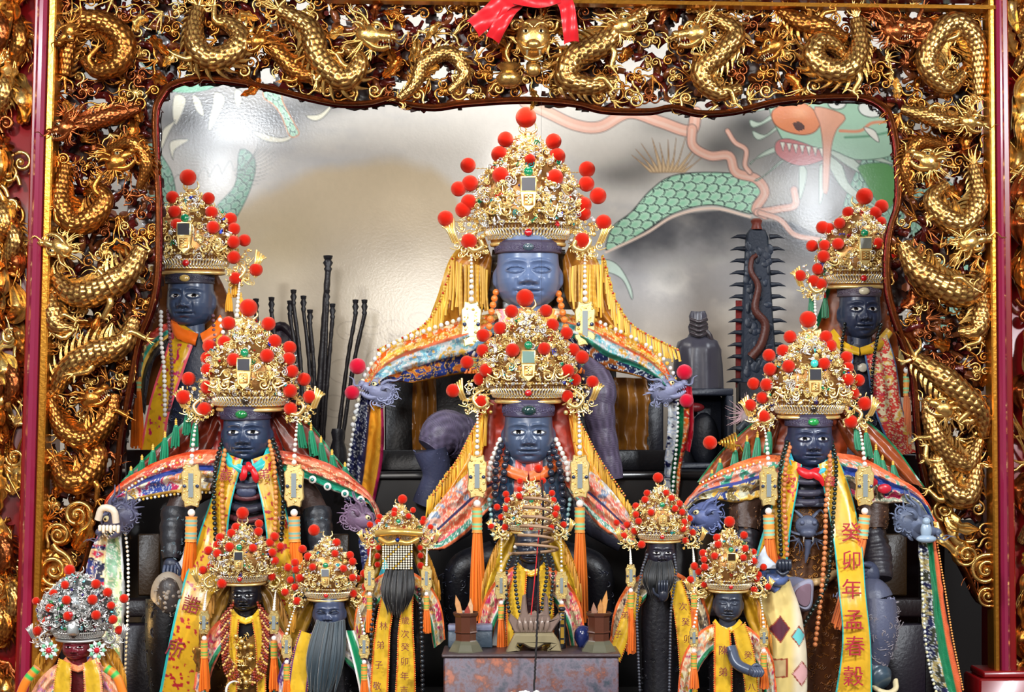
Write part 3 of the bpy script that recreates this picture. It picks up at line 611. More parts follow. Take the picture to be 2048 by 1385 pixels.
    # big scroll clouds at the two feet and along the lower edge
    for x, y, r, h in [(112, 1140, 38, 1), (98, 1192, 26, -1), (158, 1030, 30, -1), (120, 1070, 24, 1), (1968, 1140, 30, -1), (1972, 1192, 20, 1), (1930, 1110, 26, -1), (1885, 1020, 22, 1)]:
        b = MB(YS); spiral(b, (x, y, -10), r, 1.9, r * .2, GOLD, R.uniform(0, 6), h, r * .7); b.ball((x, y, 8), (r, r, 8), 16, 6, col=GOLD2); b.build('scroll_cloud', m_, screen)
    for q in (([(150, 1100, 0), (175, 1060, -14), (172, 1010, -10)], 20, GOLD2), ([(1868, 1010, 0), (1895, 1080, -16), (1950, 1120, -6)], 22, GOLD, .3, 3), ([(1890, 1000, 0), (1905, 1050, -18), (1960, 1060, -6)], 14, GOLD, .3, 3)): b = MB(YS); leaf(b, *q); b.build('carved_leaf', m_, screen)
    for k in range(16): b = MB(YS); spiral(b, (400 + k * 88 + R.uniform(-20, 20), float(np.interp(400 + k * 88, OP[60:220, 0], OP[60:220, 1])) - 20, -8), R.uniform(11, 17), 1.5, 3.6, GOLD, R.uniform(0, 6), R.choice([-1, 1]), 14); b.build('edge_scroll', m_, screen)
    b = MB(YS); P = np.column_stack([OP, np.full(len(OP), -4)]); b.tube(P, 5.0, 8, col=COPPER * 1.1, flat=1.8); P2 = P.copy(); P2[:, 2] = 20; b.tube(P2, 5, 6, col=MAROON)
    b.build('opening_rim', m_, screen)
    # flower vase and lion mask in the middle of the lintel
    b = MB(YS); c = GOLD
    b.ball((1066, 86, -34), (34, 40, 26), 20, 14, col=c); b.ball((1066, 104, -58), (15, 11, 12), 12, 8, col=c)
    for sd in (-1, 1):
        b.ball((1066 + sd * 15, 78, -56), (8, 7, 6), 12, 8, col=L(245, 225, 160)); b.ball((1066 + sd * 15, 78, -62), 3, 8, 6, col=L(30, 16, 12)); b.tube(spline([(1066 + sd * 3, 70, -58), (1066 + sd * 14, 62, -62), (1066 + sd * 28, 66, -54)], n=8), 4, 6, col=c)
        b.tube(spline([(1066 + sd * 6, 112, -60), (1066 + sd * 20, 108, -56), (1066 + sd * 28, 96, -48)], n=8), 4, 6, col=c); b.tube([(1066 + sd * 12, 114, -56), (1066 + sd * 13, 128, -54)], [3, .6], 6, col=L(240, 225, 180))
        spiral(b, (1066 + sd * 34, 60, -30), 13, 1.5, 4, c, 0, sd, 8); b.tube(spline([(1066 + sd * 38, 80, -20), (1066 + sd * 54, 110, -26), (1066 + sd * 40, 138, -24), (1066 + sd * 20, 140, -24)], n=14), 3.4, 7, col=c)
        strands(b, (1066 + sd * 30, 96, -34), (0 if sd > 0 else PI) + .5 * sd, 1.8, 7, 34, 3, c, 7, -4)
    b.tube(spline([(1050, 126, -50), (1066, 134, -56), (1082, 126, -50)], n=8), 5, 8, col=c); b.ball((1066, 150, -46), (15, 15, 13), 14, 10, col=c); strands(b, (1066, 54, -30), -PI / 2, 1.6, 9, 34, 3.4, c, 9, -4)
    b.build('lion_mask', m_, screen)
    b = MB(YS); b.lathe(1018, [(1, 136), (20, 134), (25, 138), (18, 144), (14, 150), (26, 160), (24, 172), (14, 180), (1, 181)], 20, col=GOLD, cd=-24); b.build('carved_flower_pot', m_, screen)
    b = MB(YS)
    b.box((96, -60, -14), (2000, -46, 40)); b.build('top_rail', M['goldleaf'], screen)
make_screen()
# frame posts, lintel, outer pillars
def post(xs, d0, d1, mat, name, bev=3):
    b = MB(YS - 0.02); (xa0, xa1), (xb0, xb1) = xs
    P = []
    for py, x0, x1 in ((-80, xa0, xa1), (1560, xb0, xb1)):
        P.append([(x0, py, d1), (x0, py, d0 + bev), (x0 + bev, py, d0), (x1 - bev, py, d0), (x1, py, d0 + bev), (x1, py, d1)])
    b.grid(np.array(P), wv=True); return struct(b.build(name, mat, flatshade=True))
post(((104, 120), (60, 76)), -16, 26, M['goldleaf'], 'trim_1')
post(((84, 103), (38, 59)), -26, 24, M['plum'], 'trim_2', 6)
post(((74, 84), (26, 38)), -10, 24, M['lacquer'], 'trim_3')
post(((1972, 1984), (1986, 1998)), -16, 26, M['goldleaf'], 'trim_4')
post(((1985, 1998), (1999, 2016)), -26, 24, M['plum'], 'trim_5', 5)
post(((1998, 2012), (2016, 2034)), -10, 24, M['lacquer'], 'trim_6')
b = MB(YS - .02); b.box((1000, -70, -12), (2000, 0, 26)); b.box((100, -70, -12), (1000, -12, 26)); struct(b.build('trim_7', M['lacquer']))
b = MB(YS - .02); P = [[(x, y0 + (x - 700) * .0142, d) for y0, d in ((-3, 10), (-3, -16), (5, -18), (5, 10))] for x in (650, 2000)]; b.grid(np.array(P), wv=True); struct(b.build('trim_8', M['goldleaf'], flatshade=True))
b = MB(YS - .02); b.box((1945, 1352, -44), (2200, 1700, 60), bev=4); b.box((1955, 1338, -36), (2200, 1352, 50), bev=3); struct(b.build('trim_9', M['lacquer']))
def pillar(side):
    x0, x1 = (-150, 74) if side < 0 else (2012, 2240)
    t = thing('carved_pillar', 'red pillar with gilded leaf and bird carving at the %s edge of the picture' % ('left' if side < 0 else 'right'), 'pillar', (x0 + x1) / 2, 1560, .04)
    b = MB(0.04); b.box((x0, -90, 10), (x1, 1560, 160), bev=6); b.build('pillar_core', M['lacquer'], t)
    R = random.Random(31 + side); lf = MB(0.04); sc = MB(0.04); ft = MB(0.04); sb = MB(0.04)
    e0, e1 = (-110, 56) if side < 0 else (2030, 2200)
    y = -60
    while y < 1500:
        for _ in range(9):
            x = R.uniform(e0, e1); a = R.uniform(.9, 2.3) * R.choice([1, -1]); l = R.uniform(60, 120); c = R.uniform(-.9, .9); yy = y + R.uniform(-25, 25); sl = -.023 * (yy - 0) if side < 0 else .01 * yy
            t_ = R.random(); col = [GOLD, L(240, 206, 130), GOLD2, COPPER * 1.2][R.choice([0, 0, 1, 2, 3])]; x += sl; w_ = R.uniform(12, 22)
            q = (x + l * math.cos(a) * .4, yy + l * math.sin(a))
            if t_ < .55: leaf(lf, [(x, yy, 0), (x + l * .5 * math.cos(a + c), yy + l * .5 * math.sin(a + c), -26), (q[0], q[1], -10)], w_, col, .7, R.choice([0, 0, 2, 5]))
            elif t_ < .75: spiral(sc, (x, yy, -14), R.uniform(14, 26), 1.5, 6, col, R.uniform(0, 6), R.choice([-1, 1]), 30)
            elif t_ < .9: strands(ft, (x, yy, -10), a, 1.1, 7, 90, 5, col, R.randint(0, 999), -12)
            else: scaled_body(sb, [(x, yy - 50, 0), (x + 20, yy, -22), (x - 6, yy + 50, -6)], 17, col, 3)
        y += 40
    lf.build('carved_leaves', M['gilt'], t); sc.build('carved_scrolls', M['gilt'], t); ft.build('carved_feathers', M['gilt'], t)
    if sb.n: sb.build('carved_birds', M['gilt'], t)
pillar(-1); pillar(1)
# red bow over the lion mask
t = thing('red_ribbon', 'bright red satin ribbon bow tied over the gilded lion mask', 'ribbon', 1065, 60, -.09)
def ribbon(pts, w, nm, ws=None):
    b = MB(-.09); P = spline(pts, n=40); T = np.gradient(P, axis=0); nn = np.cross(T, [0, 0, 1.]); nn /= np.linalg.norm(nn, axis=1)[:, None]
    u = np.linspace(0, 1, 40); ww = w * (ws(u) if ws else 1) * np.ones(40); v = np.linspace(-1, 1, 11); G = P[:, None] + nn[:, None] * (ww[:, None] * v)[..., None]; G[..., 2] += 5 * np.cos(v * 2.5 + 3 * u[:, None]) + 3 * np.sin(u * 14)[:, None]
    cut = np.clip(1 - np.abs(np.abs(v) - 1) * 1, 0, 1); G[-1] -= T[-1] / np.linalg.norm(T[-1]) * 26 * (1 - cut)[:, None]
    bk = G[:, ::-1].copy(); bk[..., 2] += 2; b.grid(np.concatenate([G, bk], 1), wv=True); b.build(nm, M['ribbon'], t)
M['ribbon'] = pm('red_satin', L(206, 24, 34), rough=.35, sheen=.3)
ribbon([(1040, -8, -10), (1010, 10, -30), (975, 40, -24), (945, 62, -20)], 20, 'ribbon_tail'); ribbon([(1036, 6, -14), (1012, 40, -36), (984, 86, -22)], 15, 'ribbon_tail')
ribbon([(1120, -8, -12), (1134, 30, -34), (1143, 92, -22)], 15, 'ribbon_tail'); ribbon([(1020, -10, -20), (1050, 4, -40), (1090, 4, -40), (1116, -10, -20)], 20, 'ribbon_loop')
# ------------------------------------------------------------------ template pieces for filigree
def _tpl(f):
    m = MB(); f(m); return np.concatenate(m.V), np.concatenate([q if q.shape[1] == 4 else np.column_stack([q, q[:, -1:]]) for q in m.F])
def _scroll(m):
    th = np.linspace(0, 2.7 * PI, 20); r = 1 - th / th[-1] * .8; P = np.column_stack([r * np.cos(th), r * np.sin(th), -.1 * th / 9]); P = np.vstack([[1.25, -1.1, 0], [1.15, -.5, 0], P]); m.tube(P, np.linspace(.13, .2, len(P)), 5)
def _ess(m):
    P = spline([(-1, .6, 0), (-1.05, 0, 0), (-.6, -.25, 0), (-.5, .2, -.1), (0, .1, -.2), (.5, -.2, -.1), (.6, .25, 0), (1.05, 0, 0), (1, -.6, 0)], n=22); m.tube(P, .15, 5)
def _flower(m):
    for k in range(6): m.ball((.62 * math.cos(k * PI / 3), .62 * math.sin(k * PI / 3), 0), (.36, .36, .2), 6, 4)
    m.ball((0, 0, -.2), .36, 6, 4)
def _petal(m): m.ball((0, -.6, 0), (.32, .75, .2), 8, 5); m.ball((0, .2, -.05), .26, 6, 4)
def _fan(m):
    for k in range(5):
        a = -PI / 2 + (k - 2) * .42; m.tube([(0, .3, 0), (.6 * math.cos(a), .3 + .6 * math.sin(a), -.15), (1.15 * math.cos(a + .1), .3 + 1.15 * math.sin(a + .1), 0)], [.08, .2, .05], 5)
TPL = [_tpl(f) for f in (_scroll, _ess, _flower, _petal, _fan, lambda m: m.ball((0, 0, 0), 1, 8, 5))]
def scatter(mb, R, tid, pos, sc, cols, rots=None):
    n = len(pos)
    if n == 0: return
    if rots is None: rots = np.array([rotm('z', R.uniform(0, 6.28)) @ rotm('x', R.uniform(-.5, .5)) @ rotm('y', R.uniform(-.5, .5)) for _ in range(n)])
    mb.inst(TPL[tid], pos, rots, sc, cols)
def beads(mb, path, r, col, gap=1.0, n=10):
    """string of beads along a path"""
    path = cmp(path)
    P = spline(path, step=2 * r * gap) if len(path) > 2 else spline(path, n=max(2, int(np.linalg.norm(np.subtract(path[1], path[0])[:2]) / (2 * r * gap))))
    T = _tpl(lambda m: m.ball((0, 0, 0), 1, n, max(4, n * 2 // 3))); c = np.asarray(col, float)
    cols = np.tile(c, (len(P), 1)) if c.ndim == 1 else c[np.arange(len(P)) % len(c)]
    mb.inst(T, P[:, :3], np.tile(np.eye(3), (len(P), 1, 1)), np.full(len(P), float(r)), cols)
# ------------------------------------------------------------------ one shared ball for every velvet pompom
def _pm():
    b = MB(0); me = bpy.data.meshes.new('velvet_ball'); b.ball((0, 0, 0), 1, 28, 20)
    V = np.concatenate(b.V); rr = np.random.RandomState(2); V *= (1 + .022 * (rr.rand(len(V), 1) - .5)); F = np.concatenate(b.F)
    me.from_pydata(V.tolist(), [], [[int(i) for i in dict.fromkeys(f)] for f in F.tolist()]); me.polygons.foreach_set('use_smooth', [True] * len(me.polygons)); return me
PM = {}
def pompom(parent, Y, px, py, d, r, kind='pom', name='pompom'):
    if kind not in PM: m = _pm(); m.materials.append(M[kind]); PM[kind] = m
    o = bpy.data.objects.new(name, PM[kind]); COL.objects.link(o)
    px, py, _ = cmp((px, py, d)); w = W(px, py, Y); s = (Y - CAM.y) / FPX; w = w + np.array([0, d * s, 0]); o.scale = (r * s,) * 3
    base = Vector((0, 0, 0)) if parent is None else Vector(root_loc(parent))
    if parent is not None: o.parent = parent
    o.location = Vector(w) - base; return o
# ------------------------------------------------------------------ crowns
CG, CG2, CS, CB = L(255, 226, 150), L(240, 196, 104), L(240, 240, 236), L(170, 120, 66)
def crown(cfg):
    """cx, yb (rim), wr (rim half width), yt (top of filigree), env [(t, half width)], poms"""
    g = cfg.get; cx, yb, wr, yt, Y = g('cx'), g('yb'), g('wr'), g('yt'), g('Y'); H = yb - yt; k = wr / 68.0; R = random.Random(g('seed', 1)); silver = g('silver', 0)
    cg, cg2 = (CS * .75, CS * .5) if silver else (CG, CG2)
    if g('dim'): cg, cg2 = cg * .8, cg2 * .7
    t = thing(g('name', 'crown'), g('label'), 'crown', cx, yb, Y, g('group'))
    env = g('env', [(0, 1.02), (.12, 1.26), (.24, 1.42), (.4, 1.44), (.55, 1.36), (.7, 1.08), (.82, .72), (.92, .42), (1, .18)])
    ev = lambda u: np.interp(u, [e[0] for e in env], [e[1] for e in env]) * wr
    dep = .72
    # rim
    b = MB(Y); yr = yb; sag = .055
    th = np.linspace(0, 2 * PI, 49)[:-1]
    def ring(f, y, r, col):
        P = np.column_stack([cx + wr * f * np.cos(th), y + sag * wr * -np.sin(th) * 1.0, wr * f * dep * np.sin(th)]); P = np.vstack([P, P[:1]]); b.tube(P, r, 7, col=col)
    ring(1.0, yb, 4.2 * k, cg); ring(1.06, yb - 10 * k, 1.6 * k, cg2); ring(1.22, yb - 38 * k, 1.3 * k, cg)
    us = np.linspace(0, 1, 6); G = np.array([[[cx + wr * (1 + .2 * u) * math.cos(a), yb - 35 * k * u - sag * wr * math.sin(a), wr * (.97 + .2 * u) * dep * math.sin(a)] for u in us] for a in th]); b.grid(G, wu=True, col=CB if not silver else L(120, 120, 120))
    b.build('crown_rim', M['crown'], t)
    b = MB(Y); n = 40; pos = []; rots = []
    for i in range(n):
        a = -PI * (i + .5) / n; f = 1.15; pos.append((cx + wr * f * math.cos(a), yb - 20 * k - sag * wr * math.sin(a), wr * f * dep * math.sin(a))); rots.append(rotm('y', -(a + PI / 2)) @ rotm('x', .35) @ np.diag([1 if math.cos(a) > 0 else -1, 1, 1]))
    scatter(b, R, 0, np.array(pos), np.column_stack([np.full(n, 6.6 * k), np.full(n, 13 * k), np.full(n, 10 * k)]), np.array([[CS, cg][i % 2] for i in range(n)]), np.array(rots))
    for i in range(n):
        a = -PI * (i + .5) / n; b.ball((cx + wr * 1.23 * math.cos(a), yb - 39 * k - sag * wr * math.sin(a), wr * 1.23 * dep * math.sin(a)), 2.8 * k, 6, 4, col=[cg, CS][i % 2])
    b.build('rim_scrollwork', M['crown'], t)
    # body filigree on a half shell
    b = MB(Y); U = np.linspace(.1, .97, 16); A = np.linspace(-PI, 0, 25)
    G = np.array([[[cx + .93 * ev(u) * math.cos(a), yb - H * u, .9 * ev(u) * dep * math.sin(a)] for a in A] for u in U]); b.grid(G, col=CB * .8 if not silver else L(90, 92, 92))
    G = np.array([[[cx + .93 * ev(u) * math.cos(a), yb - H * u, .5 * ev(u) * dep * math.sin(a)] for a in A + PI] for u in U]); b.grid(G, col=CB * .8 if not silver else L(90, 92, 92))
    N = int(g('dens', 1.0) * 520 * min(1.0, .35 + k * .65)); ps = {i: [] for i in range(6)}; cs = {i: [] for i in range(6)}; ss = {i: [] for i in range(6)}
    for i in range(N):
        u = .16 + .84 * (R.random() ** 1.15); a = -PI * (R.random() * 1.08 - .04); w_ = ev(u) * R.uniform(.93, 1.06); tid = R.choices([0, 1, 2, 3, 4, 5], [4, 3, 2, 2, 2, 4])[0]
        x = cx + w_ * math.cos(a); z = -abs(math.sin(a)) * w_ * dep - 2 * k
        ps[tid].append((x, yb - H * u, z)); q = R.random()
        c = cg * R.uniform(.85, 1.1) if q < .54 else CS if q < .84 else cg2 * .8 if q < .95 else [L(30, 150, 110), L(190, 30, 30), L(60, 180, 190), L(240, 236, 225), L(40, 60, 170)][R.randint(0, 4)]
        if silver and q > .84: c = [L(190, 40, 60), L(120, 210, 220), L(60, 160, 90), L(200, 200, 205), L(70, 50, 140)][R.randint(0, 4)]
        cs[tid].append(c); ss[tid].append({0: 6.5, 1: 6, 2: 5, 3: 6.5, 4: 7, 5: 2.6}[tid] * R.uniform(.75, 1.3) * k * g('fs', 1.0))
    for i in range(6): scatter(b, R, i, np.array(ps[i]), ss[i], np.array(cs[i]) if cs[i] else None)
    # symmetrical scroll pairs over the rim
    for sd in (-1, 1):
        for j, (dx, u, s_) in enumerate([(.42, .27, 11), (.68, .3, 12), (.36, .38, 9), (.86, .24, 8)]):
            x = cx + sd * dx * ev(u); z = -math.sqrt(max(.05, 1 - dx * dx)) * ev(u) * dep - 5 * k
            b.inst(TPL[0], [(x, yb - H * u, z)], np.array([np.diag([sd, 1, 1.0]) @ rotm('z', .8 * j)]), [s_ * k], [cg])
    # topper
    yt2 = yt - 6 * k
    b.ball((cx, yt2 + 6 * k, -6 * k), (11 * k, 10 * k, 9 * k), 12, 8, col=cg); b.ball((cx, yt2 + 12 * k, -15 * k), (6 * k, 4 * k, 5 * k), 8, 6, col=cg)
    for sd in (-1, 1):
        b.ball((cx + sd * 5 * k, yt2 + 2 * k, -14 * k), 2.4 * k, 8, 6, col=CB); b.tube(spline([(cx + sd * 8 * k, yt2, -4 * k), (cx + sd * 16 * k, yt2 - 8 * k, -4 * k), (cx + sd * 13 * k, yt2 - 20 * k, -4 * k)], n=8), np.linspace(3.4 * k, 1 * k, 8), 6, col=cg)
        b.tube(spline([(cx + sd * 5 * k, yt2 + 14 * k, -8 * k), (cx + sd * 17 * k, yt2 + 16 * k, -6 * k), (cx + sd * 22 * k, yt2 + 4 * k, -2 * k)], n=8), 2.6 * k, 6, col=cg)
    b.build('crown_filigree', M['crown'], t)
    # gems and mirror, centre line
    def zc(u): return -ev(u) * dep - 7 * k
    b = MB(Y); u = 19 * k / H; b.ball((cx, yb - 19 * k + sag * wr, -wr * 1.13 * dep - 4 * k), (7.5 * k, 7 * k, 4 * k), 14, 10, col=L(190, 20, 24) if g('rimgem', 1) else L(40, 30, 20)); b.build('red_gem' if g('rimgem', 1) else 'rim_stud', M['gem'], t)
    b = MB(Y); um = g('um', .52); y = yb - H * um; s_ = 12.5 * k; zz = zc(um)
    if g('mirror', 1):
        b.box((cx - s_ * 1.25, y - s_ * 1.2, zz - 3 * k), (cx + s_ * 1.25, y + s_ * 1.2, zz + 12 * k), col=cg, bev=2 * k); o = b.build('mirror_frame', M['crown'], t)
        b = MB(Y); b.box((cx - s_, y - s_ * .95, zz - 4.6 * k), (cx + s_, y + s_ * .95, zz - 1 * k), col=g('mcol', L(66, 66, 72))); b.build('square_mirror', M['mirror'], o)
    b = MB(Y); u2 = um - 31 * k / H; y = yb - H * u2; zz = zc(u2)
    if g('plaque', 1):
        p = [(cx - 15 * k, y - 18 * k), (cx + 15 * k, y - 18 * k), (cx + 13 * k, y + 8 * k), (cx, y + 20 * k), (cx - 13 * k, y + 8 * k)]; b.plate(p, zz, zz + 12 * k, col=cg, bev=1.5 * k)
        b.box((cx - 9 * k, y - 13 * k, zz - 1.5 * k), (cx + 9 * k, y + 8 * k, zz + 1), col=L(196, 140, 70), bev=1 * k)
        for j in range(3): b.box((cx - 6 * k, y - 10.5 * k + j * 6 * k, zz - 3 * k), (cx + 6 * k, y - 8 * k + j * 6 * k, zz), col=cg); 
        b.box((cx - 1.2 * k, y - 12 * k, zz - 3 * k), (cx + 1.2 * k, y + 5 * k, zz), col=cg); b.build('name_plaque', M['crown'], t)
    b = MB(Y); u3 = um + 25 * k / H; y = yb - H * u3
    b.ball((cx, y, zc(u3)), (9 * k, 9 * k, 6 * k), 16, 12, col=g('gcol', L(10, 130, 84))); b.build('green_gem' if not silver else 'crown_gem', M['gem'], t)
    # side wings with their hanging strings
    for sd, sk in g('wings', ((-1, 1), (1, 1))):
        b = MB(Y); wx = cx + sd * wr * 1.62; wy = yb - 2 * k; z0 = -12 * k
        strands(b, (cx + sd * wr * 1.15, yb - 22 * k, z0), 0 if sd > 0 else PI, .2, 1, 2, .5, cg)
        b.tube(spline([(cx + sd * wr * 1.1, yb - 30 * k, 0), (cx + sd * wr * 1.42, yb - 24 * k, z0), (wx + sd * 6 * k, wy - 4 * k, z0 - 6 * k), (wx - sd * 6 * k, wy + 14 * k, z0 - 6 * k), (wx - sd * 24 * k, wy + 8 * k, z0 - 6 * k), (wx - sd * 20 * k, wy - 4 * k, z0 - 8 * k)], n=34), np.linspace(3 * k, 4.6 * k, 34), 7, col=cg)
        for (dx, dy, s_, an) in [(-10, 10, 9, 0), (10, 14, 9, 2), (-24, 12, 8, 4), (24, 6, 8, 1), (0, -16, 9, 3), (-14, -28, 8, 5), (14, -26, 7, .4), (0, 22, 8, 2.2), (-16, 22, 6, 1), (16, 24, 6, 4)]:
            b.inst(TPL[R.choice([0, 0, 1])], [(wx + sd * dx * k, wy + dy * k, z0 - 4 * k)], np.array([np.diag([sd, 1, 1.0]) @ rotm('z', an)]), [s_ * k], [cg * R.uniform(.85, 1.1)])
        for _ in range(64): b.inst(TPL[R.choice([2, 3, 5, 0, 1])], [(wx + sd * R.uniform(-34, 22) * k, wy + R.uniform(-48, 30) * k, z0 + R.uniform(-6, 6) * k)], np.array([rotm('z', R.uniform(0, 6))]), [R.uniform(2.8, 5.5) * k], [[cg, CS, cg2, cg][R.randint(0, 3)]])
        for j in range(5): b.tube(spline([(wx + sd * (18 + j * 3.4) * k, wy + (4 - j) * k, z0), (wx + sd * (28 + j * 3.6) * k, wy - (20 + j) * k, z0 - 6 * k), (wx + sd * (30 + j * 5) * k, wy - (46 - j * 4) * k, z0)], n=10), np.linspace(1.4 * k, 2.4 * k, 10), 6, col=[cg, cg2][j % 2])
        wing = b.build('crown_wing', M['crown'], t)
        px_, py_ = g('pend', {}).get(sd, (wx - sd * 4 * k, None))
        if g('pendants', 1):
            pdz = g('pd', -10); h = g('ph', 130) * k; sw = g('sway', {}).get(sd, 0)
            y0 = wy + 24 * k; x0 = wx - sd * 4 * k; x1 = x0 + sw; b = MB(Y); m_ = 11; yy = y0
            tt = np.linspace(0, 1, m_); sz = np.interp(tt, [0, 1], [1.8, 5.6]) * k; cum = np.r_[0, np.cumsum(sz[:-1] + sz[1:])]; cum *= h / cum[-1]
            T = TPL[5]; T = _tpl(lambda m: m.ball((0, 0, 0), 1, 10, 7)); b.inst(T, np.column_stack([x0 + sw * cum / h, y0 + cum, z0 - 8 * k + (pdz) * np.sqrt(cum / h)]), np.tile(np.eye(3), (m_, 1, 1)), sz * .98, np.tile(L(236, 230, 218), (m_, 1)))
            b.build('pearl_string', M['bead'], wing); zk = z0; z0 = z0 + pdz
            if g('plate', 1):
                yp = y0 + h + 4 * k; hw, hh = 19 * k * g('pw', 1), 42 * k * g('pw', 1); xp = x1; p = []
                for q in range(40):
                    a = q * PI / 20; rr = 1 - .07 * math.cos(8 * a); p.append((xp + hw * rr * np.sign(math.cos(a)) * abs(math.cos(a)) ** .5, yp + hh + hh * rr * np.sign(math.sin(a)) * abs(math.sin(a)) ** .62))
                b = MB(Y); b.plate(p, z0 - 12 * k, z0 - 4 * k, col=cg * .95, bev=2 * k)
                for _ in range(46): b.inst(TPL[R.choice([0, 5, 3])], [(xp + R.uniform(-.75, .75) * hw, yp + hh + R.uniform(-.85, .85) * hh, z0 - 12 * k)], np.array([rotm('z', R.uniform(0, 6))]), [R.uniform(1.6, 3.2) * k], [[cg, cg2][R.randint(0, 1)]])
                plq = b.build('pendant_plaque', M['crown'], t); b = MB(Y)
                b.box((xp - 5 * k, yp + hh * .42, z0 - 15 * k), (xp + 5 * k, yp + hh * 1.55, z0 - 10 * k), col=L(150, 160, 160)); b.build('plaque_mirror', M['mirror'], plq); b = MB(Y)
                for q in (-1, 1): b = MB(Y); b.ball((xp + q * hw * .66, yp + hh * 1.02, z0 - 14 * k), 4 * k, 10, 8, col=L(36, 52, 86)); b.build('blue_stud', M['gem'], plq)
                yq = yp + hh * 2 + 12 * k
            else: xp, yq = x1, y0 + h + 10 * k
            b = MB(Y); b.ball((xp, yq, z0 - 8 * k), 8 * k, 14, 10, col=L(240, 234, 226)); b.build('pearl', M['bead'], wing)
            tl = g('tl', 150) * k; tw = g('tw', 13) * k; tx = g('tlean', {}).get(sd, 0); cA, cB = g('tcol', (L(238, 120, 24), L(96, 214, 160)))
            b = MB(Y); capt = 52 * k * g('cap', 1); ns = 13; uu = np.linspace(0, 1, ns); colr = np.array([[cB if (j in (2, 4, 8, 10)) else mixc(cA, L(240, 190, 90), .4)] * 14 for j in range(ns)])
            P = np.column_stack([xp + tx * .1 * uu, yq + 8 * k + capt * uu, np.full(ns, z0 - 8 * k)]); b.tube(P, tw * .82 * (1 + .05 * np.cos(np.arange(ns) * PI)), 14, col=colr)
            b.build('tassel_cap', M['floss'], t)
            b = MB(Y); y1 = yq + 8 * k + capt
            for q in range(22):
                a = q * 2.4; rr = math.sqrt((q + .5) / 22); ex, ez = rr * math.cos(a), rr * math.sin(a); ln = tl * R.uniform(.93, 1.03)
                P = spline([(xp + tx * .1 + ex * tw * .6, y1 - 2, z0 - 8 * k + ez * tw * .6), (xp + tx * .5 + ex * tw, y1 + ln * .45, z0 - 8 * k + ez * tw), (xp + tx + ex * tw * 1.25 + R.uniform(-1, 1) * k, y1 + ln, z0 - 8 * k + ez * tw)], n=9); b.tube(P, 2.6 * k * (tw / (13 * k)), 5, col=cA * R.uniform(.72, 1.12))
            b.build('tassel', M['floss'], t); z0 = zk
    if g('pendl'): pass
    # pompoms on springs
    b = MB(Y)
    for i, (x, y, r) in enumerate(g('poms')):
        u = min(max((yb - y) / H, .05), .97); w_ = ev(u); fr = min(abs(x - cx) / w_, 1.0); zs = -w_ * dep * math.sqrt(max(0, 1 - fr * fr)) * .9; zp = zs - 12 * k
        if y < yt: zp = -8 * k; zs = -6 * k
        pompom(t, Y, x, y, zp, r); ax = cx + (x - cx) * min(1, .92 * w_ / max(abs(x - cx), 1)); ay = y + 10 * k if y >= yt else yt
        if abs(x - cx) > w_ * 1.2: ay = y + 6 * k; ax = cx + np.sign(x - cx) * w_ * 1.0
        n_ = 40; q = np.linspace(0, 1, n_); hx = 2.0 * k * np.cos(q * 40); hz = 2.0 * k * np.sin(q * 40); P = np.column_stack([ax + (x - ax) * q + hx, ay + (y + r * .5 - ay) * q + hx * .4, zs + (zp - zs) * q + hz]); b.tube(P, .7 * k, 4, col=cg, caps=False)
    b.build('pompom_springs', M['crown'], t)
    return t
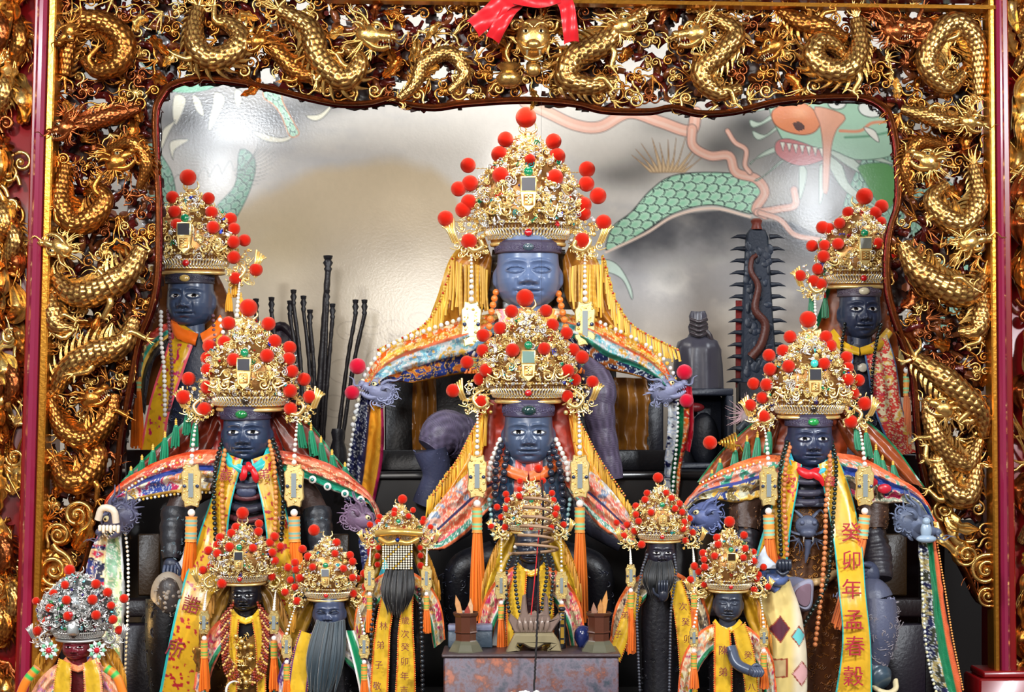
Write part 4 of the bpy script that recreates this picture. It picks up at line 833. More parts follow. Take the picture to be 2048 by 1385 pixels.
# ------------------------------------------------------------------ heads
def head(Y, cx, yc, w, h, parent, skin, eye=None, turn=0.0, jaw=.80, closed=False, smile=0.0, cheek=1.0, extra=None, name='body', res=1.0, drawn=None, roll=0):
    """face between yc (chin) and yc-h (brow band); w = face width"""
    nu, nv = int(150 * res), int(150 * res)
    th = np.linspace(-PI, PI, nu + 1)[:-1]; th = th - .42 * np.sin(2 * th) * .0; th = PI * np.sign(th) * (np.abs(th) / PI) ** 1.35
    Z = np.linspace(-.02, 1.5, nv); TH, ZZ = np.meshgrid(th, Z, indexing='ij')
    prof = np.interp(Z, [-.02, 0, .03, .08, .16, .28, .42, .6, .8, 1.0, 1.25, 1.5], [0, .29, .45, .60, .79, .94, 1.0, 1.0, .965, .94, .9, .7]) if jaw >= .8 else np.interp(Z, [-.02, 0, .03, .08, .16, .28, .42, .6, .8, 1.0, 1.25, 1.5], [0, .2, .31, .42, .56, .74, .9, .99, .98, .955, .9, .7])
    a = .5 * prof; bq = .52 * np.interp(Z, [-.02, 0, .05, .2, .5, 1, 1.5], [0.0, .50, .66, .86, 1.0, .97, .8])
    s_, c_ = np.sin(TH), np.cos(TH); ex = .82
    X = a * np.sign(s_) * np.abs(s_) ** ex; D = -bq * np.sign(c_) * np.abs(c_) ** .9
    D = np.where(c_ < 0, D * .9, D)
    xn = X / .5; front = sstep(0.05, .5, c_); G = lambda x, z, sx, sz: np.exp(-((xn - x) / sx) ** 2 - ((ZZ - z) / sz) ** 2)
    A2 = np.abs(xn); GG = lambda x, z, sx, sz: np.exp(-((A2 - x) / sx) ** 2 - ((ZZ - z) / sz) ** 2)
    d = .080 * np.exp(-(xn / (.10 + .05 * sstep(.7, .45, ZZ))) ** 2) * sstep(.76, .43, ZZ) * sstep(.375, .43, ZZ) + .018 * G(0, .76, .14, .09)
    d += .075 * G(0, .452, .17, .055) + .066 * GG(.225, .430, .085, .045) - .045 * GG(.13, .392, .06, .016) - .020 * GG(.36, .44, .05, .06)
    d -= .014 * G(0, .352, .055, .025); d += .050 * GG(.09, .312, .21, .026) + .052 * G(0, .228, .22, .034) - .055 * np.exp(-((ZZ - .272 - smile * A2 ** 2 * .2) / .0105) ** 2) * sstep(.42, .28, A2)
    d -= .022 * G(0, .170, .18, .022); d += .045 * G(0, .09, .26, .06); d -= .022 * GG(.43, .27, .05, .04)
    d -= .052 * GG(.36, .71, .23, .075); d += .026 * np.exp(-((ZZ - .815 + (A2 - .4) ** 2 * .3) / .03) ** 2) * sstep(.04, .16, A2) * sstep(.9, .6, A2); d += .040 * cheek * GG(.58, .40, .27, .17)
    ez, exx, ew, eh = .655, .405, .30, (.078 if not closed else .06)
    q = ((A2 - exx) / ew) ** 2 + ((ZZ - ez) / eh) ** 2; d += .050 * np.sqrt(np.clip(1 - q, 0, 1))
    al = np.clip(1 - ((A2 - exx) / .255) ** 2, 0, 1); up = ez + .046 * al ** .75; lo = ez - .036 * al ** .9 - .003
    if not closed:
        ins = sstep(0, .006, up - ZZ) * sstep(0, .006, ZZ - lo) * (al > 0); d -= .060 * ins
        d += .014 * np.exp(-((ZZ - up - .012) / .009) ** 2) * (al > .02) + .006 * np.exp(-((ZZ - lo + .008) / .006) ** 2) * (al > .02)
    else:
        d -= .018 * np.exp(-((ZZ - (lo - .006)) / .007) ** 2) * (al > .0); d -= .010 * np.exp(-((ZZ - up - .014) / .008) ** 2) * (al > 0)
    D = D - d * front * 1.0
    # ears
    e = np.exp(-((ZZ - .56) / .17) ** 4) * np.exp(-((TH * np.sign(TH) - 1.62) / .17) ** 4); X = X + np.sign(TH) * .055 * e; ei = np.exp(-((ZZ - .60) / .09) ** 2) * np.exp(-((np.abs(TH) - 1.50) / .07) ** 2); X -= np.sign(TH) * .03 * ei
    X *= w; D *= w; Yp = -ZZ * h
    col = np.tile(skin, (*X.shape, 1)).astype(float)
    lips = (GG(.07, .30, .17, .02) + G(0, .245, .17, .025) ); col = mixc(col, col * .8, np.clip(lips, 0, 1) * front * .5)
    if drawn is not None:
        br = np.exp(-((ZZ - .80 + (A2 - .4) ** 2 * .3) / .012) ** 2) * sstep(.12, .2, A2) * sstep(.72, .6, A2) * front; col = mixc(col, np.tile(drawn, (*X.shape, 1)), br)
    ct, st = math.cos(turn), math.sin(turn); X2 = X * ct + D * st; D2 = -X * st + D * ct
    cr_, sr_ = math.cos(roll), math.sin(roll); X3 = X2 * cr_ - Yp * sr_; Y3 = X2 * sr_ + Yp * cr_
    b = MB(Y); b.grid(np.stack([cx + X3, yc + Y3, D2], -1), wu=True, col=col.reshape(-1, 3))
    # neck and shoulders of the same figure
    G_ = []
    for y, rx, rz, off in [(-.12 * h, .30 * w, .26 * w, 0), (.10 * h, .30 * w, .27 * w, .02 * w), (.20 * h, .36 * w, .28 * w, .04 * w), (.32 * h, .56 * w, .30 * w, .06 * w), (.6 * h, .66 * w, .34 * w, .08 * w), (1.15 * h, .5 * w, .34 * w, .08 * w), (1.2 * h, .01, .01, .08 * w)]:
        G_.append([[cx + rx * math.cos(a_), yc + y, off + rz * math.sin(a_)] for a_ in np.arange(28) * 2 * PI / 28])
    b.grid(np.array(G_), wv=True, col=skin)
    if extra: extra(b)
    o = b.build(name, M['face'], parent)
    if not closed:
        for sd in (-1, 1):
            b = MB(Y); nu2, nv2 = 24, 20; a_ = np.linspace(-1, 1, nu2); v_ = np.linspace(-1, 1, nv2); AA, VV = np.meshgrid(a_, v_, indexing='ij')
            xx = (sd * exx + AA * .28) * .5; zz = ez + VV * .08
            xq = np.clip(np.abs(xx) / (.5), 0, 1); cth = (1 - (xq / .985) ** (2 / ex)) ** .5; dd = -(.52 * .985) * np.abs(cth) ** .9 + .052 * np.exp(-((xq - .36) / .23) ** 2 - ((zz - .71) / .075) ** 2) + .020 - .040 * (1 - AA ** 2) * (1 - VV ** 2 * .7)
            gx = eye[1] if eye else 0; rr = np.hypot((AA - gx) * .28 * .5, (VV - (eye[2] if eye else .1)) * .08 * h / w)
            ce = np.tile(L(238, 236, 230), (*AA.shape, 1)); ce[rr < .053] = L(52, 40, 34); ce[rr < .038] = L(8, 8, 10); ce = mixc(ce, ce * .55, sstep(.75, .95, np.abs(AA)))
            if eye and eye[0] == 'blank': ce[:] = skin * .9
            xw, dw = xx * w, dd * w; xe = xw * ct + dw * st; de = -xw * st + dw * ct; ye = -zz * h; x3 = xe * cr_ - ye * sr_; y3 = xe * sr_ + ye * cr_
            b.grid(np.stack([cx + x3, yc + y3, de], -1), col=ce.reshape(-1, 3)); ob = b.build('eye', M['face' if eye and eye[0] == 'blank' else 'eye'], o)
    return o
def headband(Y, cx, y, w, h, parent, col=L(66, 58, 84), gem=L(20, 120, 60)):
    b = MB(Y); a = np.arange(40) * 2 * PI / 40; G = np.array([[[cx + w * .515 * f * np.sign(math.cos(q)) * abs(math.cos(q)) ** .85, y + dy * h + .04 * w * -math.sin(q) * 1, .55 * w * f * math.sin(q)] for q in a] for dy, f in [(-1.4, .93), (-1.2, .97), (-1.15, 1.01), (-1.0, 1.03), (-.25, 1.02), (-.1, 1.045), (0, 1.03), (0.05, .97)]])
    b.grid(G, wv=True, col=col); R = random.Random(4)
    for i in range(26):
        q = -PI * (i + .5) / 26; c = [(cx + w * .535 * math.cos(q), y - .6 * h - .04 * w * math.sin(q), .57 * w * math.sin(q))]; b.inst(TPL[0], c, np.array([rotm('y', -(q + PI / 2)) @ rotm('z', i * 1.7)]), [h * .3], [col * 1.5])
    o = b.build('headband', M['carved'], parent)
    b = MB(Y); b.ball((cx, y - .55 * h + .04 * w, -.57 * w), (h * .62, h * .42, h * .3), 12, 8, col=gem); b.build('brow_jewel', M['gem'], parent)
    return o
# ------------------------------------------------------------------ textiles
def embroider(X, Y, seed, pal, line, sc=1.0, warp=1.0, gl=.13):
    sc = sc * 1.7; n = fbm(X / (26 * sc) + 3, Y / (22 * sc) + 5, seed, 3); m = fbm(X / (15 * sc) + warp * 3 * n, Y / (15 * sc), seed + 9, 2); q = (n * 1.3 + m) * len(pal) * 1.15
    i = np.floor(q).astype(int) % len(pal); c = np.array(pal)[i]; f = q - np.floor(q); rim = (f < gl) | (np.abs(np.sin(m * 30)) < .12)
    c = c * (.8 + .4 * f)[..., None]; c[rim] = line
    return c
def drape(Y, A, B, parent, name, colf=None, bulge=10, folds=2, amp=3, mat='cloth', thick=4, step=2.2, uf=0, ph=0, hem=None, seed=0):
    """cloth lofted between two edges, each (px,py,depth)"""
    PA, PB = spline(cmp(A), n=160), spline(cmp(B), n=160); ln = max(np.linalg.norm(np.diff(PA, axis=0), axis=1).sum(), np.linalg.norm(np.diff(PB, axis=0), axis=1).sum()); wd = max(np.linalg.norm(PA - PB, axis=1))
    nu = int(min(260, max(14, ln / step))); nv = int(min(110, max(8, wd / step))); i = np.linspace(0, 159, nu); PA = np.stack([np.interp(i, np.arange(160), PA[:, k]) for k in range(3)], 1); PB = np.stack([np.interp(i, np.arange(160), PB[:, k]) for k in range(3)], 1)
    t = np.linspace(0, 1, nv); u = np.linspace(0, 1, nu); G = PA[:, None] * (1 - t)[None, :, None] + PB[:, None] * t[None, :, None]; U, T = np.meshgrid(u, t, indexing='ij')
    n = fbm(U * 5 + seed, T * 3, seed, 3) - .5
    if 'sleeve' in name: amp *= 1.5; n = n + .5 * (fbm(U * 14 + seed, T * 2.5, seed + 5, 2) - .5)
    G[..., 2] += -bulge * np.sin(PI * T) ** .8 + amp * np.sin(2 * PI * (folds * (T + .25 * n) + ph)) + amp * 1.6 * n + uf * np.sin(U * 2 * PI * (abs(uf) ** .5) + n * 4)
    C = np.tile(L(200, 160, 60), (nu, nv, 1)) if colf is None else colf(U, T, G[..., 0], G[..., 1])
    bk = G[:, ::-1].copy(); bk[..., 2] += thick
    b = MB(Y); b.grid(np.concatenate([G, bk], 1), wv=True, col=np.concatenate([C, C[:, ::-1] * .8], 1).reshape(-1, 3))
    return b.build(name, M[mat], parent)
def bands(spec, seed=0, U_=False):
    """spec: list of (t0, t1, kind...) colour bands across a strip"""
    def f(U, T, X, Y):
        t = U if U_ else T; C = np.zeros((*U.shape, 3))
        for t0, t1, *k in spec:
            m = (t >= t0) & (t <= t1 + 1e-6)
            if not m.any(): continue
            if k[0] == 'p': C[m] = k[1] * (.9 + .2 * fbm(X[m] / 14, Y[m] / 14, seed, 2))[:, None]
            else: C[m] = embroider(X[m], Y[m], seed + int(t0 * 97), k[1], k[2], k[3] if len(k) > 3 else 1.0)
        return C
    return f
def sequins(Y, path, r, parent, cols=(L(240, 240, 236),), name='sequin_edging', d=0, gap=1.25):
    b = MB(Y); P = [(p[0], p[1], (p[2] if len(p) > 2 else 0) + d) for p in path]; beads(b, P, r, np.array(cols), gap, 6); return b.build(name, M['bead'], parent)
def fringe(Y, top, ln, n, parent, col, name='tassel_fringe', r=1.6, lean=0, seed=0, dz=0, clump=0):
    R = random.Random(seed); b = MB(Y); P = spline(cmp(top), n=n)
    for i in range(n):
        l = (ln if np.ndim(ln) == 0 else np.interp(i / n, np.linspace(0, 1, len(ln)), ln)) * R.uniform(.85, 1.1); x, y, d = P[i]; x += R.uniform(-1, 1) * r
        Q = spline([(x, y, d), (x + lean * .3 + R.uniform(-2, 2), y + l * .5, d - R.uniform(0, 4)), (x + lean + R.uniform(-3, 3), y + l, d + dz)], n=9); b.tube(Q, r * R.uniform(.8, 1.2), 5, col=col * R.uniform(.6, 1.15))
    return b.build(name, M['floss'], parent)
def tassel(Y, x, y, d, ln, r, parent, col, capc, name='green_tassel', seed=0, lean=0):
    R = random.Random(seed); b = MB(Y); x, y, d = cmp((x, y, d)); b.tube([(x, y - ln * .45, d), (x, y - ln * .1, d)], r * .12, 5, col=capc)
    for k in range(3): b.ball((x, y - ln * (.12 + .1 * k), d), r * .32, 8, 6, col=capc)
    b.ball((x, y, d), (r * .55, r * .6, r * .5), 10, 8, col=col)
    for q in range(16):
        a = q * 2.4; rr = math.sqrt((q + .5) / 16) * r; b.tube(spline([(x + rr * .4 * math.cos(a), y, d + rr * .4 * math.sin(a)), (x + lean * .4 + rr * .8 * math.cos(a), y + ln * .5, d + rr * .8 * math.sin(a)), (x + lean + rr * math.cos(a) * .9, y + ln * R.uniform(.9, 1.05), d + rr * math.sin(a))], n=7), r * .22, 5, col=col * R.uniform(.6, 1.2))
    return b.build(name, M['floss'], parent)
def glyph(ch, Y, px, py, d, size, parent, col, name='embroidered_character', ang=0, lean=None):
    cu = bpy.data.curves.new('character', 'FONT'); cu.body = ch; cu.align_x = 'CENTER'; cu.align_y = 'CENTER'; s = (Y - CAM.y) / FPX
    cu.size = size * s; cu.extrude = .9 * s; cu.offset = 0.0; cu.resolution_u = 3
    o = bpy.data.objects.new('character', cu); COL.objects.link(o); dg = bpy.context.evaluated_depsgraph_get(); me = bpy.data.meshes.new_from_object(o.evaluated_get(dg)); bpy.data.objects.remove(o)
    me.name = name; me.materials.clear(); m = M.get(('gl', tuple(col))) or M.setdefault(('gl', tuple(col)), pm('embroidery_thread', col, rough=.5, sheen=.3, bump=.4, bscale=600)); me.materials.append(m)
    me.transform(Matrix.Rotation(PI / 2, 4, 'X')); me.transform(Matrix.Rotation(ang, 4, 'Y')); ob = bpy.data.objects.new(name, me); COL.objects.link(ob); px, py, _ = cmp((px, py, d)); w = W(px, py, Y); w = w + np.array([0, d * s, 0])
    ob.parent = parent; ob.location = Vector(w) - Vector(root_loc(parent)); return ob
# ------------------------------------------------------------------ colours of the figures
YEL, YEL2, AMB, ORG, PCH = L(222, 172, 34), L(190, 146, 26), L(222, 140, 26), L(240, 110, 24), L(238, 140, 100)
NAVY, BLU, TEAL, GRN, SIL, GLD = L(24, 28, 78), L(36, 60, 140), L(40, 176, 172), L(20, 130, 84), L(214, 218, 220), L(226, 178, 70)
MAG, PNK, RED, WHT, PUR, CRM, BRN = L(182, 24, 84), L(236, 150, 160), L(206, 34, 24), L(236, 232, 224), L(98, 46, 128), L(238, 222, 180), L(92, 50, 26)
FCE, FCEL, FCB = L(58, 72, 98), L(98, 116, 152), L(34, 38, 52)
BRZ, DRK, STL = L(96, 62, 40), L(36, 32, 38), L(96, 98, 128)
def torso(Y, cx, y0, y1, w0, w1, parent, col, name='torso', d=0, relief=0, rc=None, seed=0, mat='carved', sc=5):
    b = MB(Y); R = random.Random(seed); n = 10; G = []
    for i in range(n):
        t = i / (n - 1); w = w0 + (w1 - w0) * t + 4 * math.sin(t * PI * 2); G.append([[cx + w * np.sign(math.cos(a)) * abs(math.cos(a)) ** .9, y0 + (y1 - y0) * t, d + w * .55 * math.sin(a)] for a in np.arange(36) * 2 * PI / 36])
    b.grid(np.array(G), wv=True, col=col)
    for i in range(relief):
        t = R.random(); a = -PI * R.random(); w = (w0 + (w1 - w0) * t) * 1.0; tid = R.choice([0, 0, 1, 3, 1]); b.inst(TPL[tid], [(cx + w * np.sign(math.cos(a)) * abs(math.cos(a)) ** .9, y0 + (y1 - y0) * t, d + w * .55 * math.sin(a) - 1)], np.array([rotm('z', R.uniform(0, 6))]), [R.uniform(.6, 1.2) * sc], [(rc if rc is not None else col * 1.6) * R.uniform(.6, 1.2)])
    return b.build(name, M[mat], parent)
def limb(Y, path, r, parent, col, name, rings=0, relief=0, rc=None, seed=0, mat='carved', sc=4, flat=1.0):
    b = MB(Y); P = spline(cmp(path), n=28); rr = np.interp(np.linspace(0, 1, 28), np.linspace(0, 1, len(r)), r); u = np.linspace(0, 1, 28)
    if rings: rr = rr * (1 + .09 * np.abs(np.sin(u * PI * rings)))
    if relief > 250:
        Pm = spline(P, n=120); rm = np.interp(np.linspace(0, 1, 120), u, rr); I, J = np.indices((120, 72)); h = np.sin(I * 1.35) * np.sin(J * PI / 3 + (I // 2) * PI); cc = mixc(np.tile(col * .6, (120, 72, 1)), np.tile(col * 1.5, (120, 72, 1)), h * .5 + .5); b.tube(Pm, rm * 1.01, 72, col=cc, flat=flat, disp=h * .022)
    b.tube(P, rr * (1 if relief <= 250 else .97), 20, col=col, flat=flat); relief = 0 if relief > 250 else relief; R = random.Random(seed)
    for i in range(relief):
        j = R.randint(1, 26); a = R.uniform(0, 6.28); c = P[j] + np.array([math.cos(a) * rr[j] * .95, 0, -abs(math.sin(a)) * rr[j] * .95 * flat]); b.inst(TPL[R.choice([0, 1, 0, 3])], [c], np.array([rotm('z', R.uniform(0, 6))]), [R.uniform(.6, 1.2) * sc], [(rc if rc is not None else col * 1.5) * R.uniform(.7, 1.2)])
    return b.build(name, M[mat], parent)
def necklace(Y, paths, r, col, parent, name='bead_necklace', gap=1.02):
    for p in paths: b = MB(Y); beads(b, p, r, col, gap); o = b.build(name, M['bead'], parent)
    return o
def sash(Y, A, B, parent, edge, name='stole', base=YEL, bulge=4, folds=1, amp=2, ew=.09, pat=.5, seed=0, mat='silk', red=None, inner=None, both=True):
    def f(U, T, X, Y_):
        n = fbm(X / 9, Y_ / 9, seed, 3); C = np.tile(base, (*U.shape, 1)) * (.82 + .3 * fbm(X / 30, Y_ / 18, seed + 4, 3))[..., None]
        if pat: C = mixc(C, C * .62, sstep(.58, .64, n) * pat)
        m = (T < ew) | ((T > 1 - ew) if both else (T > 2)); C[m] = edge
        if red is not None:
            q = fbm(X / 7 + 9, Y_ / 7, seed + 2, 2); C[(q > .70) & ~m] = red
        return C
    o = drape(Y, A, B, parent, name, f, bulge, folds, amp, mat, 3, 2.0, seed=seed)
    return o
def arm_dragon(Y, x, y, sc, ang, fl, parent, col=L(98, 104, 130), fang=None, d=-30, seed=0):
    b = MB(Y); x, y, d = cmp((x, y, d)); dragon_head(b, (x, y, d), sc, ang, fl, col, mouth=L(40, 36, 44), teeth=fang if fang is not None else col * 1.6, seed=seed, mane=False); R = random.Random(seed)
    c, s = math.cos(ang), math.sin(ang)
    b.ball((x - c * sc * .12, y - s * sc * .12, d + sc * .1), (sc * .44, sc * .42, sc * .3), 16, 10, col=col * .8)
    for i in range(26):
        a = R.uniform(0, 6.28); r = sc * R.uniform(.15, .46); b.inst(TPL[R.choice([0, 0, 1, 3])], [(x - c * sc * .15 + r * math.cos(a), y - s * sc * .15 + r * math.sin(a), d - sc * .18 + r * .35)], np.array([rotm('z', R.uniform(0, 6))]), [sc * R.uniform(.09, .15)], [col * R.uniform(.7, 1.3)])
    strands(b, (x - c * sc * .3, y - s * sc * .3, d), ang + PI, 2.6, 11, sc * .5, sc * .06, col, seed, 0, .5)
    return b.build('dragon_armrest', M['carved'], parent)
def chair(nm, label, px, py, Y, boxes, grp=None):
    t = thing(nm, label, 'throne', px, py, Y, grp)
    for n_, lo, hi, c in boxes:
        b = MB(Y); b.box(lo, hi, col=np.asarray(c) * .45, bev=3); b.build(n_, M['carved'], t)
    return t
def ball_stem(): pass
def figure(label, cx, ybase, Y, name='deity_statue', grp=None): return thing(name, label, 'statue', cx, ybase, Y, grp)
def cape(Y, A, B, parent, col, edge=None, seed=0, bulge=6, amp=4, name='cape', pat=.35):
    def f(U, T, X, Y_):
        C = np.tile(col, (*U.shape, 1)) * (.7 + .5 * fbm(X / 24, Y_ / 20, seed, 3))[..., None]
        if pat: C = mixc(C, C * .6, sstep(.56, .62, fbm(X / 8, Y_ / 8, seed + 3, 3)) * pat)
        if edge is not None: C[T < .06] = edge
        return C
    return drape(Y, A, B, parent, name, f, bulge, 2, amp, 'silk', 3, 2.4, seed=seed)
def mir(pts, c): return [(2 * c - p[0], *p[1:]) for p in pts]

# ================================================================== A, large centre figure
YA = .55
th_ = chair('throne', 'black lacquered throne with amber silk panels behind the large grey-blue centre statue', 1045, 942, YA + .25, [
    ('back_panel', (832, 720, 4), (1222, 942, 20), L(26, 20, 20)), ('side_frame', (770, 752, -10), (830, 942, 20), L(22, 20, 22)), ('side_frame', (1290, 750, -20), (1325, 942, 20), L(40, 42, 56)),
    ('side_frame', (1212, 740, -10), (1232, 942, 20), L(20, 18, 20)), ('seat_frame', (760, 900, -60), (1330, 942, 20), L(26, 26, 34))])
for x0, x1, y1 in ((826, 872, 920), (1228, 1300, 925)):
    drape(YA + .25, [(x0, 755, -14), (x0 - 2, 850, -14), (x0, y1, -14)], [(x1, 758, -14), (x1 + 2, 850, -14), (x1, y1, -14)], th_, 'silk_panel', bands([(0, 1, 'p', L(134, 84, 20))]), 4, 2, 5, 'silk')
t = figure('largest statue, pale grey-blue face and blank eyes, under the tallest crown in the centre', 1056, 1010, YA)
head(YA, 1056, 618, 128, 110, t, FCEL, eye=('blank', 0, 0), cheek=1.2, closed=False)
headband(YA, 1056, 508, 124, 18, t, L(70, 62, 84), L(70, 90, 100))
cape(YA, [(968, 470, 30), (905, 510, 26), (872, 600, 20), (842, 672, 10), (800, 700, 0)], [(985, 520, 40), (975, 590, 40), (950, 640, 36), (900, 670, 30), (860, 690, 20)], t, L(206, 134, 40), GLD, 1)
cape(YA, [(1150, 470, 30), (1195, 520, 26), (1215, 590, 20), (1240, 640, 10), (1280, 690, 0)], [(1125, 520, 40), (1130, 590, 40), (1160, 640, 36), (1200, 670, 30), (1240, 690, 20)], t, L(206, 134, 40), GLD, 2)
for s_, c_ in ((-1, 1056), (1, 1056)):
    q = [(1056 + s_ * 150, 512, 16), (1056 + s_ * 162, 560, 12), (1056 + s_ * 180, 610, 6), (1056 + s_ * 215, 655, 0), (1056 + s_ * 300, 700, -10)]
    fringe(YA, q, [60, 70, 60, 46, 22], 54, t, L(244, 190, 60), r=2.6, lean=s_ * 5, seed=3 + s_, dz=-4); sequins(YA, q, 2.4, t, (GLD, RED * .8, GLD), d=-6)
fringe(YA, [(905, 520, 6), (930, 530, 2), (955, 530, 0), (972, 540, 0)], [96, 100, 90, 80], 22, t, L(236, 180, 56), r=2.4, seed=31, dz=-4); fringe(YA, [(1142, 535, 0), (1160, 530, 0), (1185, 530, 2), (1206, 530, 6)], [80, 90, 100, 96], 22, t, L(236, 180, 56), r=2.4, seed=32, dz=-4)
cape(YA, [(985, 500, 60), (975, 560, 60), (960, 620, 60)], [(1130, 500, 60), (1140, 560, 60), (1150, 620, 60)], t, L(60, 44, 20), None, 5, name='cape_lining')
gold_b = bands([(0, .09, 'e', [GLD, ORG, CRM], WHT, .5), (.09, .24, 'e', [GLD, L(250, 206, 90), AMB, ORG], L(255, 240, 190), .45), (.24, .30, 'p', L(236, 120, 80)), (.30, .62, 'e', [SIL, L(150, 206, 216), L(110, 160, 190), GLD], WHT, .42), (.62, .96, 'e', [BLU, NAVY, BLU, L(196, 100, 30)], GLD, .8), (.96, 1, 'p', AMB)], 4)
drape(YA, [(1000, 622, 6), (930, 640, -6), (850, 668, -20), (775, 700, -34), (738, 742, -46), (728, 772, -50)], [(990, 690, -30), (960, 738, -30), (900, 752, -34), (830, 766, -38), (796, 764, -44), (770, 772, -50)], t, 'robe_sleeve', gold_b, 16, 3, 5, 'thread', 5)
gold_c = bands([(0, .10, 'e', [GLD, ORG, CRM], WHT, .5), (.10, .28, 'e', [GLD, L(250, 206, 90), AMB, ORG], L(255, 240, 190), .45), (.28, .34, 'p', L(236, 120, 80)), (.34, .58, 'e', [SIL, L(120, 200, 210), SIL, GLD], WHT, .42), (.58, .70, 'p', L(60, 160, 130)), (.70, .97, 'e', [NAVY, L(20, 24, 60), NAVY, L(170, 90, 30)], SIL, .9), (.97, 1, 'p', AMB)], 9)
drape(YA, [(1112, 622, 6), (1180, 640, -6), (1250, 672, -20), (1305, 706, -34), (1336, 742, -46), (1350, 774, -50)], [(1120, 690, -30), (1165, 704, -30), (1205, 736, -34), (1262, 750, -38), (1300, 762, -44), (1318, 772, -50)], t, 'robe_sleeve', gold_c, 16, 3, 5, 'thread', 8)
sequins(YA, [(930, 636, -10), (850, 662, -26), (775, 694, -40), (736, 738, -52), (722, 775, -54), (705, 850, -54)], 5, t, (L(240, 240, 240), SIL, L(230, 220, 190))); sequins(YA, [(1180, 636, -10), (1250, 668, -26), (1310, 702, -40), (1344, 742, -52), (1356, 780, -56)], 4.4, t, (SIL, GLD, WHT))
drape(YA, [(990, 618, -20), (1000, 650, -34), (1004, 700, -36)], [(1122, 618, -20), (1112, 650, -34), (1108, 700, -36)], t, 'robe_front', bands([(0, .35, 'e', [CRM, GLD, PNK], ORG, .5), (.35, .65, 'p', L(224, 110, 60)), (.65, 1, 'e', [CRM, GLD, PNK], ORG, .5)]), 10, 2, 3)
strip = bands([(0, .42, 'e', [NAVY, L(40, 44, 90), NAVY], SIL, .4), (.42, .5, 'p', NAVY), (.5, .92, 'p', L(238, 170, 44)), (.92, 1, 'p', MAG)], 6)
drape(YA, [(722, 790, -40), (708, 860, -36), (698, 920, -30), (690, 1000, -20)], [(765, 790, -40), (768, 860, -36), (764, 930, -30), (748, 1010, -20)], t, 'hanging_sleeve', strip, 8, 2, 5, 'thread', 5)
drape(YA, [(1336, 795, -40), (1334, 870, -36), (1328, 940, -30), (1326, 1010, -20)], [(1378, 790, -40), (1376, 870, -36), (1362, 940, -30), (1358, 1010, -20)], t, 'hanging_sleeve', bands([(0, .4, 'e', [SIL, L(180, 190, 210), NAVY], WHT, .4), (.4, .75, 'p', GRN), (.75, 1, 'e', [ORG, RED, PCH], CRM, .6)], 3), 8, 2, 5, 'thread', 5)
sequins(YA, [(1356, 790, -52), (1354, 880, -50), (1344, 1000, -34)], 3.6, t); sequins(YA, [(718, 800, -50), (700, 900, -46), (690, 990, -34)], 4, t)
drape(YA, [(1366, 770, -36), (1364, 840, -30), (1366, 900, -26)], [(1384, 775, -30), (1388, 850, -26), (1380, 905, -24)], t, 'red_lining', bands([(0, 1, 'p', L(198, 24, 50))]), 5, 2, 4, 'silk')
arm_dragon(YA, 756, 782, 62, PI + .3, -1, t, L(134, 138, 168), d=-58, seed=1); arm_dragon(YA, 1336, 780, 62, -.3, 1, t, L(134, 138, 168), d=-58, seed=2)
for x, y, r in ((715, 733, 16), (704, 786, 14.5), (1369, 745, 15.5), (1373, 802, 14)):
    o = pompom(None, YA, x, y, -60, r, 'pom_pink', 'velvet_pompom'); tag(o, 'pink velvet pompom, the %s one by the %s armrest of the largest statue' % ('upper' if y < 770 else 'lower', 'left' if x < 1000 else 'right'), 'pompom', 'pink pompoms on the armrests')
limb(YA, [(925, 878, -10), (888, 868, -40), (862, 900, -50)], [44, 46, 30], t, L(92, 84, 108), 'armoured_knee', relief=420, rc=L(128, 118, 150), sc=3.4); limb(YA, [(862, 900, -60), (872, 950, -56), (850, 1010, -50)], [34, 26, 26], t, L(66, 70, 96), 'shin', relief=30)
limb(YA, [(1170, 720, -10), (1198, 770, -30), (1200, 840, -40), (1222, 960, -40)], [26, 30, 26, 24], t, L(88, 78, 100), 'armoured_sleeve', rings=5, relief=300, rc=L(120, 110, 140), sc=3.6)
necklace(YA, [[(992, 585, -20), (984, 620, -40), (978, 660, -50), (980, 700, -56)], [(1117, 588, -20), (1124, 620, -40), (1132, 660, -50), (1130, 700, -56)]], 7, L(238, 128, 50), t)
POM_A = [(1052, 235, 21), (1011, 279, 16), (1107, 283, 16), (999, 309, 17), (1114, 313, 17), (1060, 319, 11), (936, 331, 15.5), (1174, 339, 16.5), (1001, 351, 17), (1110, 355, 16.5), (940, 367, 16.5), (917, 378, 15.5), (1173, 368, 16), (1196, 392, 17), (938, 405, 16.5), (926, 420, 16), (1167, 410, 16.5), (1167, 427, 15), (891, 437, 16), (1207, 445, 16), (938, 483, 16.5), (1165, 481, 16)]
crown(dict(cx=1056, yb=490, wr=72, yt=275, Y=YA, poms=POM_A, seed=1, um=.50, dens=1.5, label='tallest golden crown with red pompoms, worn by the largest statue in the centre', ph=84, tl=10, cap=.4))
